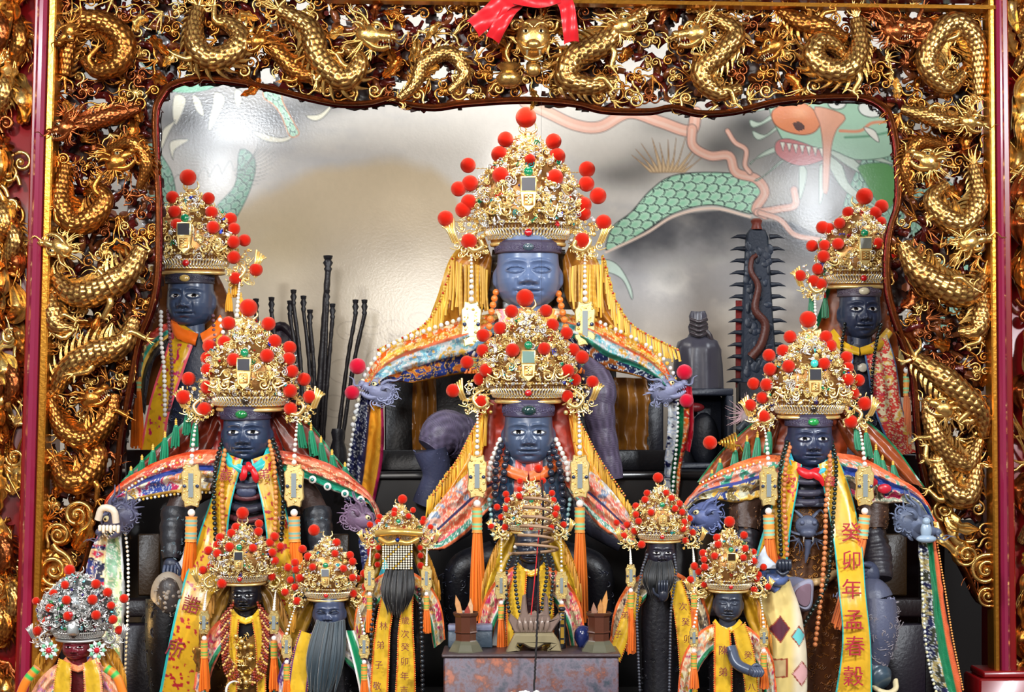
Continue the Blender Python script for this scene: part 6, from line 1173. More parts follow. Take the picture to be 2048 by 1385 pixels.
b.grid(np.array(G_), wv=True, col=L(120, 124, 150)); b.build('left_thigh', M['face'], t)
b = MB(YD, (1605, 1190, -110)); p = [(1584, 1185), (1600, 1168), (1624, 1162), (1626, 1190), (1622, 1214), (1610, 1222), (1592, 1212)]; q = spline([(x, y, 0) for x, y in p], n=40, closed=True)[:, :2]; b.plate(q, -112, -96, col=L(150, 150, 170), bev=4); o = b.build('knee_guard', M['face'], t); b = MB(YD, (1605, 1190, -112)); c_ = q.mean(0); b.plate(c_ + (q - c_) * .74, -115, -108, col=L(130, 104, 118), bev=2); b.build('knee_guard_panel', M['face'], o)
ds = bands([(0, .16, 'p', L(236, 120, 60)), (.16, .46, 'e', [PCH, L(236, 150, 120), L(60, 150, 120)], SIL, .8, .1), (.46, .54, 'p', BLU), (.54, .95, 'e', [L(34, 60, 130), GLD, L(190, 190, 170), L(120, 100, 50)], L(246, 226, 170), .8), (.95, 1, 'p', GLD)], 30)
drape(YD, [(1574, 912, -6), (1520, 912, -16), (1455, 935, -28), (1405, 965, -38), (1380, 992, -44), (1364, 1012, -46)], [(1548, 985, -28), (1500, 1000, -34), (1470, 1006, -36), (1430, 1000, -40), (1400, 1000, -44), (1372, 1020, -46)], t, 'robe_sleeve', ds, 14, 3, 5, 'cloth', 5)
ds2 = bands([(0, .14, 'p', L(232, 110, 60)), (.14, .30, 'e', [PCH, L(90, 160, 130), L(236, 150, 120)], SIL, .7, .1), (.30, .5, 'p', L(34, 66, 150)), (.5, .95, 'e', [L(70, 80, 60), L(150, 160, 140), MAG, BLU, L(180, 160, 80)], L(246, 226, 190), .9), (.95, 1, 'p', L(240, 220, 190))], 31)
drape(YD, [(1668, 905, -6), (1720, 915, -16), (1780, 945, -28), (1830, 978, -38), (1856, 1008, -44), (1872, 1045, -46)], [(1700, 992, -28), (1730, 1004, -34), (1765, 1008, -36), (1800, 1006, -40), (1824, 1012, -44), (1842, 1035, -46)], t, 'robe_sleeve', ds2, 14, 3, 5, 'cloth', 5)
b = MB(YD, (1750, 970, -58)); b.add(*[np.array([(1740 + 36 * 0, 965, -58)]) + TPL[5][0] * [16, 10, 4], TPL[5][1]], L(180, 20, 40)); b.add(np.array([(1768, 978, -60)]) + TPL[5][0] * [14, 10, 4], TPL[5][1], L(190, 30, 50)); b.build('embroidered_flower', M['silk'], t)
hs = bands([(0, .42, 'e', [L(60, 60, 40), NAVY, L(190, 170, 110)], SIL, .5), (.42, .74, 'p', GRN), (.74, 1, 'p', L(226, 100, 50))], 33)
drape(YD, [(1838, 1085, -46), (1842, 1180, -44), (1848, 1280, -40), (1866, 1360, -36), (1890, 1440, -30)], [(1870, 1075, -46), (1884, 1180, -44), (1902, 1280, -40), (1918, 1360, -36), (1936, 1440, -30)], t, 'hanging_sleeve', hs, 9, 2, 4, 'cloth', 4)
sequins(YD, [(1842, 1100, -56), (1846, 1200, -54), (1856, 1320, -50), (1886, 1430, -40)], 3.2, t, (SIL, L(230, 220, 170))); sequins(YD, [(1400, 968, -50), (1450, 945, -44), (1520, 925, -34)], 2.6, t, (GLD, WHT)); sequins(YD, [(1874, 1085, -54), (1890, 1180, -54), (1906, 1280, -50), (1926, 1380, -40)], 2.2, t, (L(240, 160, 80),))
arm_dragon(YD, 1404, 1035, 70, PI * .95, -1, t, L(92, 104, 150), d=-74, seed=6); arm_dragon(YD, 1832, 1048, 78, .5, 1, t, L(96, 106, 130), d=-74, seed=7)
b = MB(YD, (1852, 1062, -112)); b.ball((1852, 1062, -112), (11, 18, 9), 14, 10, col=L(150, 170, 190)); b.ball((1852, 1044, -114), 8, 12, 8, col=L(150, 170, 190)); b.ball((1852, 1078, -114), (20, 8, 10), 12, 8, col=L(150, 170, 190)); b.build('figurine_in_mouth', M['face'], t)
sash(YD, [(1570, 915, -20), (1550, 990, -44), (1524, 1070, -50), (1498, 1160, -50)], [(1604, 930, -40), (1590, 1010, -56), (1580, 1070, -58), (1572, 1160, -56)], t, TEAL, seed=31, ew=.08, red=L(190, 30, 40), pat=.2)
sash(YD, [(1636, 930, -40), (1654, 1010, -58), (1668, 1090, -84), (1678, 1190, -136), (1684, 1290, -142), (1664, 1430, -136)], [(1676, 912, -20), (1704, 990, -48), (1724, 1090, -86), (1732, 1190, -144), (1742, 1290, -148), (1744, 1430, -140)], t, TEAL, seed=32, ew=.055, pat=.15, base=L(226, 176, 44))
for ch, x, y, dd in (('癸', 1702, 1068, -94), ('卯', 1703, 1124, -124), ('年', 1703, 1182, -152), ('孟', 1707, 1243, -158), ('春', 1709, 1296, -160), ('穀', 1706, 1356, -158)): glyph(ch, YD, x, y, dd, 40, t, L(176, 24, 44))
for ch, x, y in (('天', 1578, 960), ('錢', 1660, 965)): glyph(ch, YD, x, y, -60, 22, t, L(176, 24, 44))
drape(YD, [(1578, 890, -6), (1590, 925, -34), (1616, 944, -46)], [(1568, 902, -8), (1583, 945, -36), (1614, 958, -48)], t, 'collar', bands([(0, 1, 'p', L(60, 180, 200))]), 3, 1, 1, 'silk'); drape(YD, [(1660, 890, -6), (1648, 925, -34), (1620, 944, -46)], [(1670, 902, -8), (1656, 945, -36), (1622, 958, -48)], t, 'collar', bands([(0, 1, 'p', L(60, 180, 200))]), 3, 1, 1, 'silk')
b = MB(YD, (1618, 945, -58)); b.tube(spline([(1596, 938, -50), (1618, 950, -60), (1640, 938, -50)], n=12), [3, 6, 8, 9, 9, 9, 9, 9, 8, 7, 5, 2], 8, flat=.5); b.tube(spline([(1620, 945, -60), (1640, 958, -60), (1646, 972, -58)], n=8), [4, 6, 7, 7, 6, 5, 4, 2], 8, flat=.5); b.build('red_neckcloth', M['ribbon'], t)
necklace(YD, [[(1574, 885, -14), (1562, 930, -42), (1558, 1000, -64), (1562, 1110, -76)], [(1664, 885, -14), (1672, 930, -42), (1668, 1010, -70), (1662, 1090, -78), (1652, 1170, -90), (1606, 1252, -120)]], 4.6, L(16, 32, 26), t, 'black_bead_necklace'); necklace(YD, [[(1582, 888, -16), (1572, 930, -46), (1568, 1000, -68), (1574, 1110, -80)], [(1656, 888, -16), (1660, 930, -46), (1652, 1010, -72), (1650, 1090, -80), (1642, 1190, -96), (1630, 1290, -100)]], 5, L(206, 126, 76), t, 'amber_bead_necklace')
POM_D = [(1616, 639, 17), (1580, 674, 13), (1652, 674, 13), (1566, 702, 13), (1660, 692, 13.5), (1538, 711, 13), (1693, 715, 12.5), (1577, 733, 13), (1648, 728, 12.5), (1540, 739, 13.5), (1695, 736, 12.5), (1507, 768, 12.5), (1533, 770, 13), (1695, 760, 13), (1717, 761, 12.5), (1525, 796, 12.5), (1706, 787, 13), (1500, 811, 12.5), (1729, 808, 14), (1527, 834, 13.5), (1702, 844, 13.5)]
crown(dict(pd=-62, cx=1617, yb=834, wr=60, yt=668, Y=YD, poms=POM_D, seed=6, dens=1.3, um=.49, label='golden crown with red pompoms on the middle right statue', ph=84, tl=200, rimgem=0, gcol=L(60, 200, 190), pw=1.05, tw=15, tlean={-1: 14, 1: -50}, tcol=(L(244, 120, 20), L(90, 214, 190))))
t = thing('spiral_ornament', 'orange pompom on a small gold spiral cone left of the middle right crown', 'ornament', 1448, 910, YD + .02); pompom(t, YD + .02, 1420, 886, -30, 14)
b = MB(YD + .02); q = np.linspace(0, 1, 90); b.tube(np.column_stack([1436 + 30 * q, 886 + (3 + 17 * q) * np.cos(q * 36), -30 + (3 + 17 * q) * np.sin(q * 36)]), 1.8, 5, col=GLD); b.tube([(1432, 886, -30), (1476, 892, -20), (1500, 930, 0)], 2, 6, col=GLD); b.build('gold_spiral', M['crown'], t)
# ================================================================== small front figures
def small(label, cx, chin, w, h, Y, skin, poms, cr_, robe, ecol, stoles=(), glyphs=(), turn=0.0, hair=None, closed=False, ybase=1440, shoulders=1.0, cp=AMB, beadc=L(20, 22, 22), neck=YEL, fr=L(200, 140, 40), body=L(24, 24, 28), sl=None, roll=0):
    ybase = 886 + 2610 / (Y + 5)
    t = figure(label, cx, ybase, Y, 'small_deity_statue')
    hd = head(Y, cx, chin, w, h, t, skin, eye=('o', 0, 0), turn=turn, closed=closed, res=.7, roll=roll)
    S = shoulders; k = w / 56.0
    torso(Y, cx, chin + 10, ybase, 30 * k, 44 * k, t, body, relief=70, rc=body * 2, seed=int(cx), d=6, sc=4)
    if cp is not None:
        for s_ in (-1, 1):
            cape(Y, [(cx + s_ * 34 * k, chin - h - 14, 26), (cx + s_ * 62 * S * k, chin - h + 16, 22), (cx + s_ * 84 * S * k, chin + 20, 16), (cx + s_ * 90 * S * k, chin + 66 * k, 10)], [(cx + s_ * 28 * k, chin - h + 10, 34), (cx + s_ * 34 * k, chin - 14, 32), (cx + s_ * 52 * S * k, chin + 30, 26), (cx + s_ * 74 * S * k, chin + 70 * k, 18)], t, cp, fr, int(cx) + s_, 5, 3)
            fringe(Y, [(cx + s_ * 60 * S * k, chin - h + 16, 16), (cx + s_ * 76 * S * k, chin, 14), (cx + s_ * 88 * S * k, chin + 36 * k, 10)], 34 * k, 18, t, fr, r=1.5, seed=int(cx), lean=s_)
    for s_ in (-1, 1):
        pal = robe; cs = sl or bands([(0, .12, 'p', ecol), (.12, .70, 'e', pal, CRM, .5), (.70, .76, 'p', WHT * .8), (.76, .94, 'p', GRN), (.94, 1, 'p', ecol)], int(cx))
        o = drape(Y, [(cx + s_ * 22 * k, chin + 2, -4), (cx + s_ * 48 * S * k, chin + 16, -10), (cx + s_ * 74 * S * k, chin + 44 * k, -16), (cx + s_ * 92 * S * k, chin + 84 * k, -18), (cx + s_ * 100 * S * k, chin + 150 * k, -14)], [(cx + s_ * 30 * k, chin + 60 * k, -14), (cx + s_ * 44 * S * k, chin + 76 * k, -18), (cx + s_ * 56 * S * k, chin + 96 * k, -20), (cx + s_ * 66 * S * k, chin + 120 * k, -20), (cx + s_ * 74 * S * k, chin + 170 * k, -16)], t, 'robe_sleeve', cs, 9, 2, 3, 'cloth', 4, seed=int(cx) + s_)
    drape(Y, [(cx - 24 * k, chin - 4, -6), (cx - 14 * k, chin + 8, -20), (cx, chin + 14, -28)], [(cx - 30 * k, chin + 3, -8), (cx - 18 * k, chin + 20, -22), (cx, chin + 27, -30)], t, 'collar', bands([(0, 1, 'p', neck)]), 2, 1, 1, 'silk'); drape(Y, [(cx + 24 * k, chin - 4, -6), (cx + 14 * k, chin + 8, -20), (cx, chin + 14, -28)], [(cx + 30 * k, chin + 3, -8), (cx + 18 * k, chin + 20, -22), (cx, chin + 27, -30)], t, 'collar', bands([(0, 1, 'p', neck)]), 2, 1, 1, 'silk')
    for i, (A, B) in enumerate(stoles):
        A = [(x, y, -34 - 4 * j) for j, (x, y) in enumerate(A)]; B = [(x, y, -34 - 4 * j) for j, (x, y) in enumerate(B)]
        sash(Y, A, B, t, ecol, seed=i + int(cx), ew=.06, pat=.35, base=L(216, 172, 40), bulge=3)
        sequins(Y, [(x, y, d - 3) for x, y, d in A], 1.3, t, (L(240, 120, 60), GLD), gap=1.6); sequins(Y, [(x, y, d - 3) for x, y, d in B], 1.3, t, (L(240, 120, 60), GLD), gap=1.6)
    for ch, x, y, s_ in glyphs: glyph(ch, Y, x, y, -64, s_, t, L(120, 40, 30))
    if hair: hair(t, Y)
    crown(dict(cx=cr_[0], yb=cr_[1], wr=cr_[2], yt=cr_[3], Y=Y, poms=poms, seed=int(cx) % 97, **cr_[4]))
    return t
def beard(paths, r, col, n=26, seed=1):
    def f(t, Y):
        R = random.Random(seed); b = MB(Y, ((paths[0][0] + paths[1][0]) / 2, paths[1][1], -44))
        for i in range(n):
            u = (i + .5) / n; top = np.interp(u, [0, .5, 1], [paths[0][0], (paths[0][0] + paths[1][0]) / 2, paths[1][0]]); bt = paths[2][0] + (paths[3][0] - paths[2][0]) * u
            y0 = paths[0][1] + 4 * math.sin(u * PI); y1 = paths[2][1] - 30 * abs(u - .5) * R.uniform(.4, 1.6); dz = -40 - 14 * math.sin(u * PI) + R.uniform(-5, 5)
            b.tube(spline([(top, y0, dz + 8), (top * .5 + bt * .5 + (u - .5) * 18 + R.uniform(-2, 2), (y0 + y1) / 2, dz - 8), (bt + R.uniform(-3, 3), y1, dz)], n=14), r * np.interp(np.linspace(0, 1, 14), [0, .2, .7, 1], [.7, 1.1, .9, .1]), 6, col=col * R.uniform(.7, 1.3))
        b.build('beard', M['floss'], t)
    return f
OR, BLK = L(236, 110, 40), L(20, 22, 26)
tc_ = (L(244, 118, 26), L(40, 170, 70))
# G centre front
POM_G = [(1077, 938, 9), (1040, 963, 6.5), (1086, 962, 6.5), (1039, 980, 6.5), (1038, 993, 6.5), (1012, 989, 7), (1015, 1001, 7), (994, 1015, 7), (1012, 1018, 7), (1104, 987, 6.5), (1107, 1001, 6.5), (1113, 1018, 7), (1110, 1030, 7), (1002, 1035, 6.5), (982, 1053, 6.5), (1010, 1055, 7), (1127, 1050, 7), (1102, 1056, 7)]
sil = dict(tcol=tc_)
YG = -.42
t = small('small black statue in yellow robe behind the hanging incense coil, centre of front row', 1062, 1128, 62, 58, YG, FCB, POM_G, (1062, 1064, 38, 968, dict(label='small golden crown behind the incense coil in the centre of the front row', ph=110, tl=120, pd=-40, dens=1.3, pw=1.15, mirror=0, tcol=tc_, pendl=1)),
          [L(200, 70, 90), L(180, 160, 120), MAG, PCH], OR, (([(1030, 1135), (1014, 1200), (1012, 1290), (1016, 1400)], [(1054, 1145), (1050, 1210), (1048, 1290), (1044, 1400)]), ([(1076, 1145), (1080, 1210), (1084, 1290), (1086, 1400)], [(1096, 1135), (1106, 1200), (1108, 1290), (1110, 1400)])), cp=L(220, 176, 44), body=L(50, 20, 30))
necklace(YG, [[(1034, 1098, -16), (1016, 1130, -40), (1012, 1180, -50), (1022, 1240, -58), (1040, 1290, -60)], [(1040, 1104, -20), (1030, 1140, -46), (1034, 1200, -56), (1044, 1240, -60)], [(1092, 1098, -16), (1106, 1130, -40), (1102, 1200, -54), (1092, 1260, -60)], [(1084, 1104, -20), (1094, 1140, -46), (1086, 1200, -58), (1078, 1250, -60)]], 4, L(30, 40, 44), t)
# H veiled
POM_H = [(805, 999, 9.5), (789, 1021, 6), (826, 1021, 6), (788, 1029, 6), (817, 1033, 6), (759, 1034, 6), (756, 1044, 6), (740, 1050, 6.5), (847, 1038, 5.5), (845, 1045, 6), (861, 1055, 6), (757, 1096, 6), (755, 1113, 6.5), (755, 1130, 6), (840, 1096, 6), (841, 1112, 6.2), (841, 1132, 7)]
YH = -.44
def hveil(t, Y):
    b = MB(Y)
    for i in range(12):
        x = 770 + i * 5.1
        for j in range(11): b.inst(TPL[5], [(x, 1087 + j * 4.7, -44 - 3 * math.sin(i / 11 * PI))], np.eye(3)[None], [2.1], [L(240, 232, 205) if (i + j) % 7 else GLD])
    o = b.build('pearl_veil', M['bead'], t); o['kind'] = 'stuff'
    beard([(772, 1138), (824, 1138), (776, 1235), (812, 1235)], 3.4, L(12, 13, 16), 24, 3)(t, Y)
t = small('small statue with pearl veil and long black beard, front row left of centre', 798, 1140, 52, 50, YH, L(18, 18, 22), POM_H, (799, 1084, 36, 1012, dict(label='wide low golden crown with pearl veil, front row left of centre', ph=60, tl=85, pd=-30, env=[(0, 1.0), (.15, 1.3), (.35, 1.45), (.5, 1.2), (.65, .9), (.8, .5), (1, .14)], mirror=0, dens=1.1, tcol=tc_, pw=1.1, um=.4, plaque=0)),
          [L(190, 180, 150), GLD, MAG, L(150, 160, 140)], OR, (([(762, 1195), (752, 1250), (744, 1320), (738, 1430)], [(786, 1225), (780, 1270), (778, 1330), (774, 1430)]), ([(802, 1225), (796, 1270), (794, 1330), (788, 1430)], [(826, 1180), (826, 1250), (830, 1330), (832, 1430)])),
          (('林', 767, 1254, 17), ('弟', 761, 1292, 17), ('子', 757, 1332, 17), ('敬', 754, 1374, 17), ('歲', 811, 1243, 17), ('次', 810, 1270, 17), ('癸', 810, 1296, 17), ('卯', 809, 1325, 17), ('年', 809, 1354, 17), ('吉', 808, 1382, 17)), hair=hveil, cp=L(176, 136, 34), fr=L(190, 130, 30))
b = MB(YH); P = spline([(762, 1076, -34), (780, 1084, -46), (799, 1080, -50), (818, 1084, -46), (838, 1076, -34)], n=24); b.tube(P, 5, 8, col=CG2); P = spline([(755, 1066, -28), (799, 1062, -46), (845, 1066, -28)], n=24); b.tube(P, 7, 8, col=CG2 * .9); b.ball((799, 1077, -54), 4.5, 10, 8, col=L(30, 60, 140)); b.build('veil_bar', M['crown'], t)
necklace(YH, [[(838, 1180, -34), (842, 1230, -44), (844, 1300, -48), (846, 1400, -48)], [(750, 1200, -34), (744, 1250, -44), (740, 1320, -48)]], 4.6, L(24, 30, 36), t)
# I dark glossy with maroon beads
POM_I = [(485, 1027, 12.5), (472, 1055, 9), (518, 1048, 8.5), (463, 1067, 9), (517, 1064, 9), (440, 1076, 9), (549, 1074, 9), (435, 1091, 9), (540, 1086, 8.5), (459, 1095, 9.5), (506, 1097, 8.5), (417, 1102, 9), (435, 1108, 9), (561, 1094, 8), (545, 1106, 8.5), (549, 1122, 9), (422, 1133, 8.5), (406, 1141, 8.5), (444, 1168, 10), (544, 1154, 8.5)]
YI = -.42
t = small('small glossy black statue with rows of maroon beads, front row below the middle left statue', 491, 1223, 58, 52, YI, L(14, 16, 26), POM_I, (486, 1166, 44, 1052, dict(label='small darker gold crown on the glossy black statue with maroon beads', ph=54, tl=100, pd=-30, dim=1, dens=1.4, tcol=tc_, um=.50, plaque=1, pw=.85)),
          [PCH, MAG, L(236, 190, 170), L(60, 90, 140)], L(236, 110, 70), (([(462, 1232), (458, 1290), (456, 1400)], [(478, 1240), (474, 1300), (474, 1400)]), ([(504, 1240), (512, 1300), (514, 1400)], [(520, 1232), (530, 1290), (532, 1400)])), cp=L(150, 110, 40), fr=L(170, 120, 50), body=L(130, 90, 30), neck=L(226, 180, 40))
for k in range(5): necklace(YI, [[(491 - 24 - k * 5, 1206 + k * 6, -24), (491 - 36 - k * 3, 1250, -44), (491 - 34 - k * 2, 1310 + k * 8, -54), (491 - 14, 1350 + k * 5, -58)], [(491 + 24 + k * 5, 1206 + k * 6, -24), (491 + 34 + k * 3, 1250, -44), (491 + 32 + k * 2, 1310 + k * 8, -54), (491 + 14, 1350 + k * 5, -58)]], 2.8, (L(120, 30, 16), L(150, 50, 20), L(96, 20, 16), L(220, 170, 90)), t, 'maroon_bead_necklace', 1.0)
b = MB(YI); R0 = random.Random(2)
for k in range(90): b.inst(TPL[R0.choice([0, 1, 3, 5])], [(491 + R0.uniform(-20, 20), 1262 + R0.uniform(0, 110), -38 - R0.uniform(0, 8))], np.array([rotm('z', R0.uniform(0, 6))]), [R0.uniform(3, 6)], [[GLD, CG, CG2][R0.randint(0, 2)]])
b.build('gold_breastplate', M['crown'], t); b = MB(YI); th = np.linspace(2.0, 5.2, 24); b.tube(np.column_stack([482 + 17 * np.cos(th), 1372 + 19 * np.sin(th), np.full(24, -66)]), 2.6 * np.sin(np.linspace(.15, PI - .15, 24)), 8, col=WHT); b.build('silver_crescent', M['bead'], t)
for s_ in (-1, 1): b = MB(YI); b.lathe(491 + s_ * 86, [(1, 1292), (14, 1292), (16, 1300), (12, 1306), (14, 1316), (8, 1326), (9, 1340), (1, 1340)], 18, col=L(200, 150, 80), cd=-24); b.build('gilt_cuff', M['gilt'], t)
# J bearded
POM_J = [(628, 1061, 11.5), (673, 1086, 8.5), (605, 1099, 8.5), (616, 1114, 8.5), (670, 1108, 7.5), (700, 1111, 8), (705, 1124, 8), (590, 1126, 8), (625, 1135, 7.5), (687, 1138, 7.5), (576, 1136, 8), (592, 1140, 8), (581, 1161, 7.5), (600, 1157, 8.5), (705, 1156, 7.5), (715, 1158, 7), (728, 1148, 8), (570, 1185, 8), (590, 1175, 7.5), (731, 1174, 8), (707, 1188, 8), (594, 1203, 8.5)]
YJ = -.46
t = small('small blue-grey statue with frowning closed eyes, long dark beard and white-purple robe', 659, 1260, 62, 56, YJ, L(62, 72, 98), POM_J, (656, 1198, 40, 1078, dict(label='small golden crown on the statue with the long dark beard', ph=88, tl=90, pd=-30, dens=1.3, tcol=tc_, mcol=L(130, 134, 140), um=.46, sway={-1: -14, 1: 14}, pw=.95)),
          [L(226, 220, 226), L(190, 170, 200), PUR, WHT], PUR, (([(600, 1262), (586, 1310), (578, 1360), (572, 1420)], [(628, 1270), (622, 1320), (616, 1370), (612, 1420)]),), hair=beard([(634, 1242), (686, 1242), (616, 1400), (668, 1400)], 4.6, L(44, 58, 66), 30, 5), closed=True, cp=L(150, 110, 30), turn=-.0)
for s_ in (-1, 1):
    b = MB(YJ); b.tube(spline([(659 + s_ * 4, 1222, -36), (659 + s_ * 14, 1218, -38), (659 + s_ * 22, 1222, -32)], n=10), np.linspace(2.2, .8, 10), 6, col=L(30, 36, 50)); b.build('eyebrow', M['face'], t)
drape(YJ, [(690, 1262, -30), (700, 1300, -34), (712, 1350, -36), (722, 1400, -34)], [(708, 1262, -28), (722, 1300, -32), (736, 1350, -34), (744, 1400, -32)], t, 'green_band', bands([(0, .12, 'p', WHT), (.12, .88, 'p', GRN), (.88, 1, 'p', WHT)]), 3, 1, 2, 'silk')
# K red face, silver crown
POM_K = [(139, 1141, 11), (130, 1171, 8.5), (192, 1169, 9.5), (107, 1188, 8.5), (215, 1186, 9.5), (133, 1201, 9), (185, 1200, 10), (72, 1203, 8), (248, 1198, 9), (222, 1212, 8), (100, 1217, 9), (136, 1233, 9.5), (192, 1231, 9.5), (94, 1243, 9.5), (226, 1240, 9), (75, 1263, 9.5), (238, 1261, 8.5)]
YK = -.50
t = small('small statue with dark red face in a peach robe, front row at the far left', 156, 1319, 58, 42, YK, L(104, 24, 36), POM_K, (158, 1278, 44, 1150, dict(label='silver jewelled crown with red pompoms at the far left', pendants=0, silver=1, dens=1.9, gcol=L(180, 16, 24), rimgem=0, mirror=0, plaque=0, um=.30, env=[(0, .8), (.1, 1.2), (.2, 1.5), (.35, 1.75), (.5, 1.75), (.65, 1.55), (.8, 1.1), (.92, .7), (1, .3)])),
          [L(236, 150, 110), L(240, 170, 130), L(200, 120, 160)], L(240, 170, 130), (([(118, 1318), (110, 1350), (104, 1420)], [(142, 1328), (142, 1360), (140, 1420)]), ([(166, 1328), (168, 1360), (170, 1420)], [(192, 1318), (202, 1350), (208, 1420)])), cp=L(190, 134, 40), body=L(96, 18, 22), neck=L(240, 140, 90), shoulders=1.05)
b = MB(YK); b.box((147, 1233, -52), (171, 1266, -30), col=L(190, 196, 196), bev=5); b.build('silver_plate', M['crown'], t)
for x in (108, 203):
    b = MB(YK); b.ball((x, 1297, -34), 6, 12, 8, col=L(200, 20, 40))
    for k in range(10): a = k * PI / 5; b.ball((x + 13 * math.cos(a), 1297 + 13 * math.sin(a), -32), (4.4, 4.4, 3), 8, 6, col=L(236, 240, 240) if k % 2 else L(120, 190, 150)); b.tube([(x + 5 * math.cos(a), 1297 + 5 * math.sin(a), -33), (x + 19 * math.cos(a), 1297 + 19 * math.sin(a), -31)], 1.4, 5, col=CS)
    b.build('flower_rosette', M['bead'], t)
for s_, p in ((-1, [(88, 1330, -40), (66, 1358, -44), (48, 1400, -40)]), (1, [(222, 1330, -40), (246, 1350, -44), (262, 1400, -40)])): 
    b = MB(YK); P = spline(p, n=20); cc = np.array([[(L(60, 180, 80) if j in (1, 2, 5, 6) else L(244, 130, 30))] * 12 for j in range(20)]).reshape(20, 12, 3); b.tube(P, 9, 12, col=cc, flat=.7); b.build('orange_cord', M['floss'], t)
# L black beard right of centre
POM_L = [(1316, 956, 10.5), (1294, 987, 7), (1290, 1000, 7.5), (1332, 986, 6.5), (1343, 997, 7), (1272, 1013, 7.5), (1359, 1008, 7), (1350, 1018, 7), (1302, 1026, 7), (1364, 1025, 7), (1272, 1030, 7), (1277, 1043, 7), (1379, 1038, 7), (1368, 1045, 7), (1366, 1058, 7.5), (1269, 1063, 7), (1254, 1050, 7), (1248, 1072, 7), (1385, 1066, 7), (1371, 1082, 7), (1283, 1090, 8), (1233, 1046, 6.5)]
YL = -.42
def hL(t, Y):
    beard([(1300, 1122), (1344, 1122), (1296, 1200), (1334, 1200)], 3.8, L(14, 18, 22), 22, 8)(t, Y)
    b = MB(Y, (1326, 1190, -66)); b.ball((1326, 1190, -66), (11, 15, 9), 14, 10, col=L(34, 38, 50))
    for k in range(4): b.tube(spline([(1318 + k * 5, 1186, -70), (1317 + k * 5.4, 1172, -76), (1318 + k * 5.2, 1162, -72)], n=8), np.linspace(3, 2, 8), 8, col=L(40, 46, 60))
    b.tube(spline([(1318, 1194, -68), (1308, 1186, -74), (1306, 1176, -74)], n=8), np.linspace(3.4, 2.2, 8), 8, col=L(40, 46, 60)); b.build('hand', M['face'], t)
t = small('small black statue with parted black beard and raised hand, front row right of centre', 1322, 1140, 58, 54, YL, L(34, 32, 44), POM_L, (1321, 1082, 40, 976, dict(label='small golden crown on the black bearded statue right of centre', ph=50, tl=150, pd=-26, dens=1.4, mirror=0, tcol=tc_, um=.55, pw=.9)),
          [L(110, 100, 80), L(190, 170, 130), L(60, 50, 60)], OR, (([(1262, 1180), (1240, 1240), (1216, 1310)], [(1284, 1195), (1268, 1250), (1240, 1325)]), ([(1338, 1170), (1350, 1240), (1358, 1320), (1364, 1430)], [(1364, 1160), (1384, 1230), (1392, 1310), (1396, 1430)])),
          (('弟', 1250, 1232, 16), ('子', 1236, 1270, 16), ('次', 1366, 1215, 17), ('癸', 1371, 1246, 17), ('卯', 1375, 1280, 17)), hair=hL, cp=None, body=L(22, 22, 28))
necklace(YL, [[(1294, 1110, -20), (1282, 1150, -40), (1274, 1220, -46), (1276, 1300, -50), (1280, 1400, -50)], [(1348, 1110, -20), (1352, 1150, -44), (1342, 1220, -56), (1340, 1300, -56), (1338, 1400, -56)]], 3, L(70, 74, 84), t)
# M small right
POM_M = [(1459, 1044, 11), (1434, 1076, 8), (1488, 1071, 8), (1436, 1090, 7.5), (1490, 1098, 7.5), (1406, 1107, 8), (1429, 1113, 7.5), (1487, 1116, 7), (1507, 1105, 7), (1408, 1120, 7), (1508, 1123, 7), (1389, 1133, 8), (1409, 1135, 7.5), (1397, 1144, 7.5), (1527, 1135, 7), (1517, 1150, 7), (1513, 1158, 7), (1381, 1160, 7.5), (1408, 1170, 6.5), (1508, 1180, 7), (1536, 1174, 7)]
YM = -.47
t = small('small grey statue with lowered eyes and bent arm, in front of the patched robe', 1455, 1243, 56, 58, YM, L(48, 54, 68), POM_M, (1457, 1181, 39, 1062, dict(label='small golden crown on the grey statue in front of the patched robe', ph=96, tl=70, pd=-34, dens=1.4, tcol=tc_, um=.58, mcol=L(60, 40, 24), sway={-1: -14, 1: 2}, pw=.8)),
          [CRM, L(240, 150, 110), L(200, 206, 190), MAG, YEL2], L(236, 100, 40), (([(1428, 1246), (1428, 1310), (1428, 1430)], [(1460, 1262), (1464, 1320), (1464, 1430)]), ([(1466, 1262), (1476, 1310), (1488, 1360), (1494, 1430)], [(1490, 1246), (1504, 1290), (1514, 1350), (1518, 1430)])),
          (('陳', 1446, 1303, 19), ('弟', 1446, 1346, 19), ('癸', 1496, 1312, 16), ('八', 1503, 1376, 16)), closed=True, cp=L(200, 150, 30), fr=L(214, 140, 40), turn=.12, roll=.05, body=L(30, 30, 36))
b = MB(YM, (1490, 1335, -70)); b.tube(spline([(1466, 1302, -40), (1476, 1330, -60), (1500, 1342, -76)], n=16), np.linspace(12, 10, 16), 14, col=L(66, 76, 96)); b.ball((1508, 1342, -80), (15, 12, 12), 16, 10, col=L(66, 72, 90))
for k in range(4): b.tube(spline([(1502 + k * 5, 1334, -84), (1506 + k * 5, 1342, -92), (1503 + k * 4.6, 1350, -90)], n=8), np.linspace(4, 3, 8), 8, col=L(70, 78, 98))
b.tube(spline([(1500, 1336, -82), (1508, 1328, -86), (1518, 1332, -84)], n=8), np.linspace(4, 3, 8), 8, col=L(74, 82, 102)); b.build('bent_arm', M['face'], t)
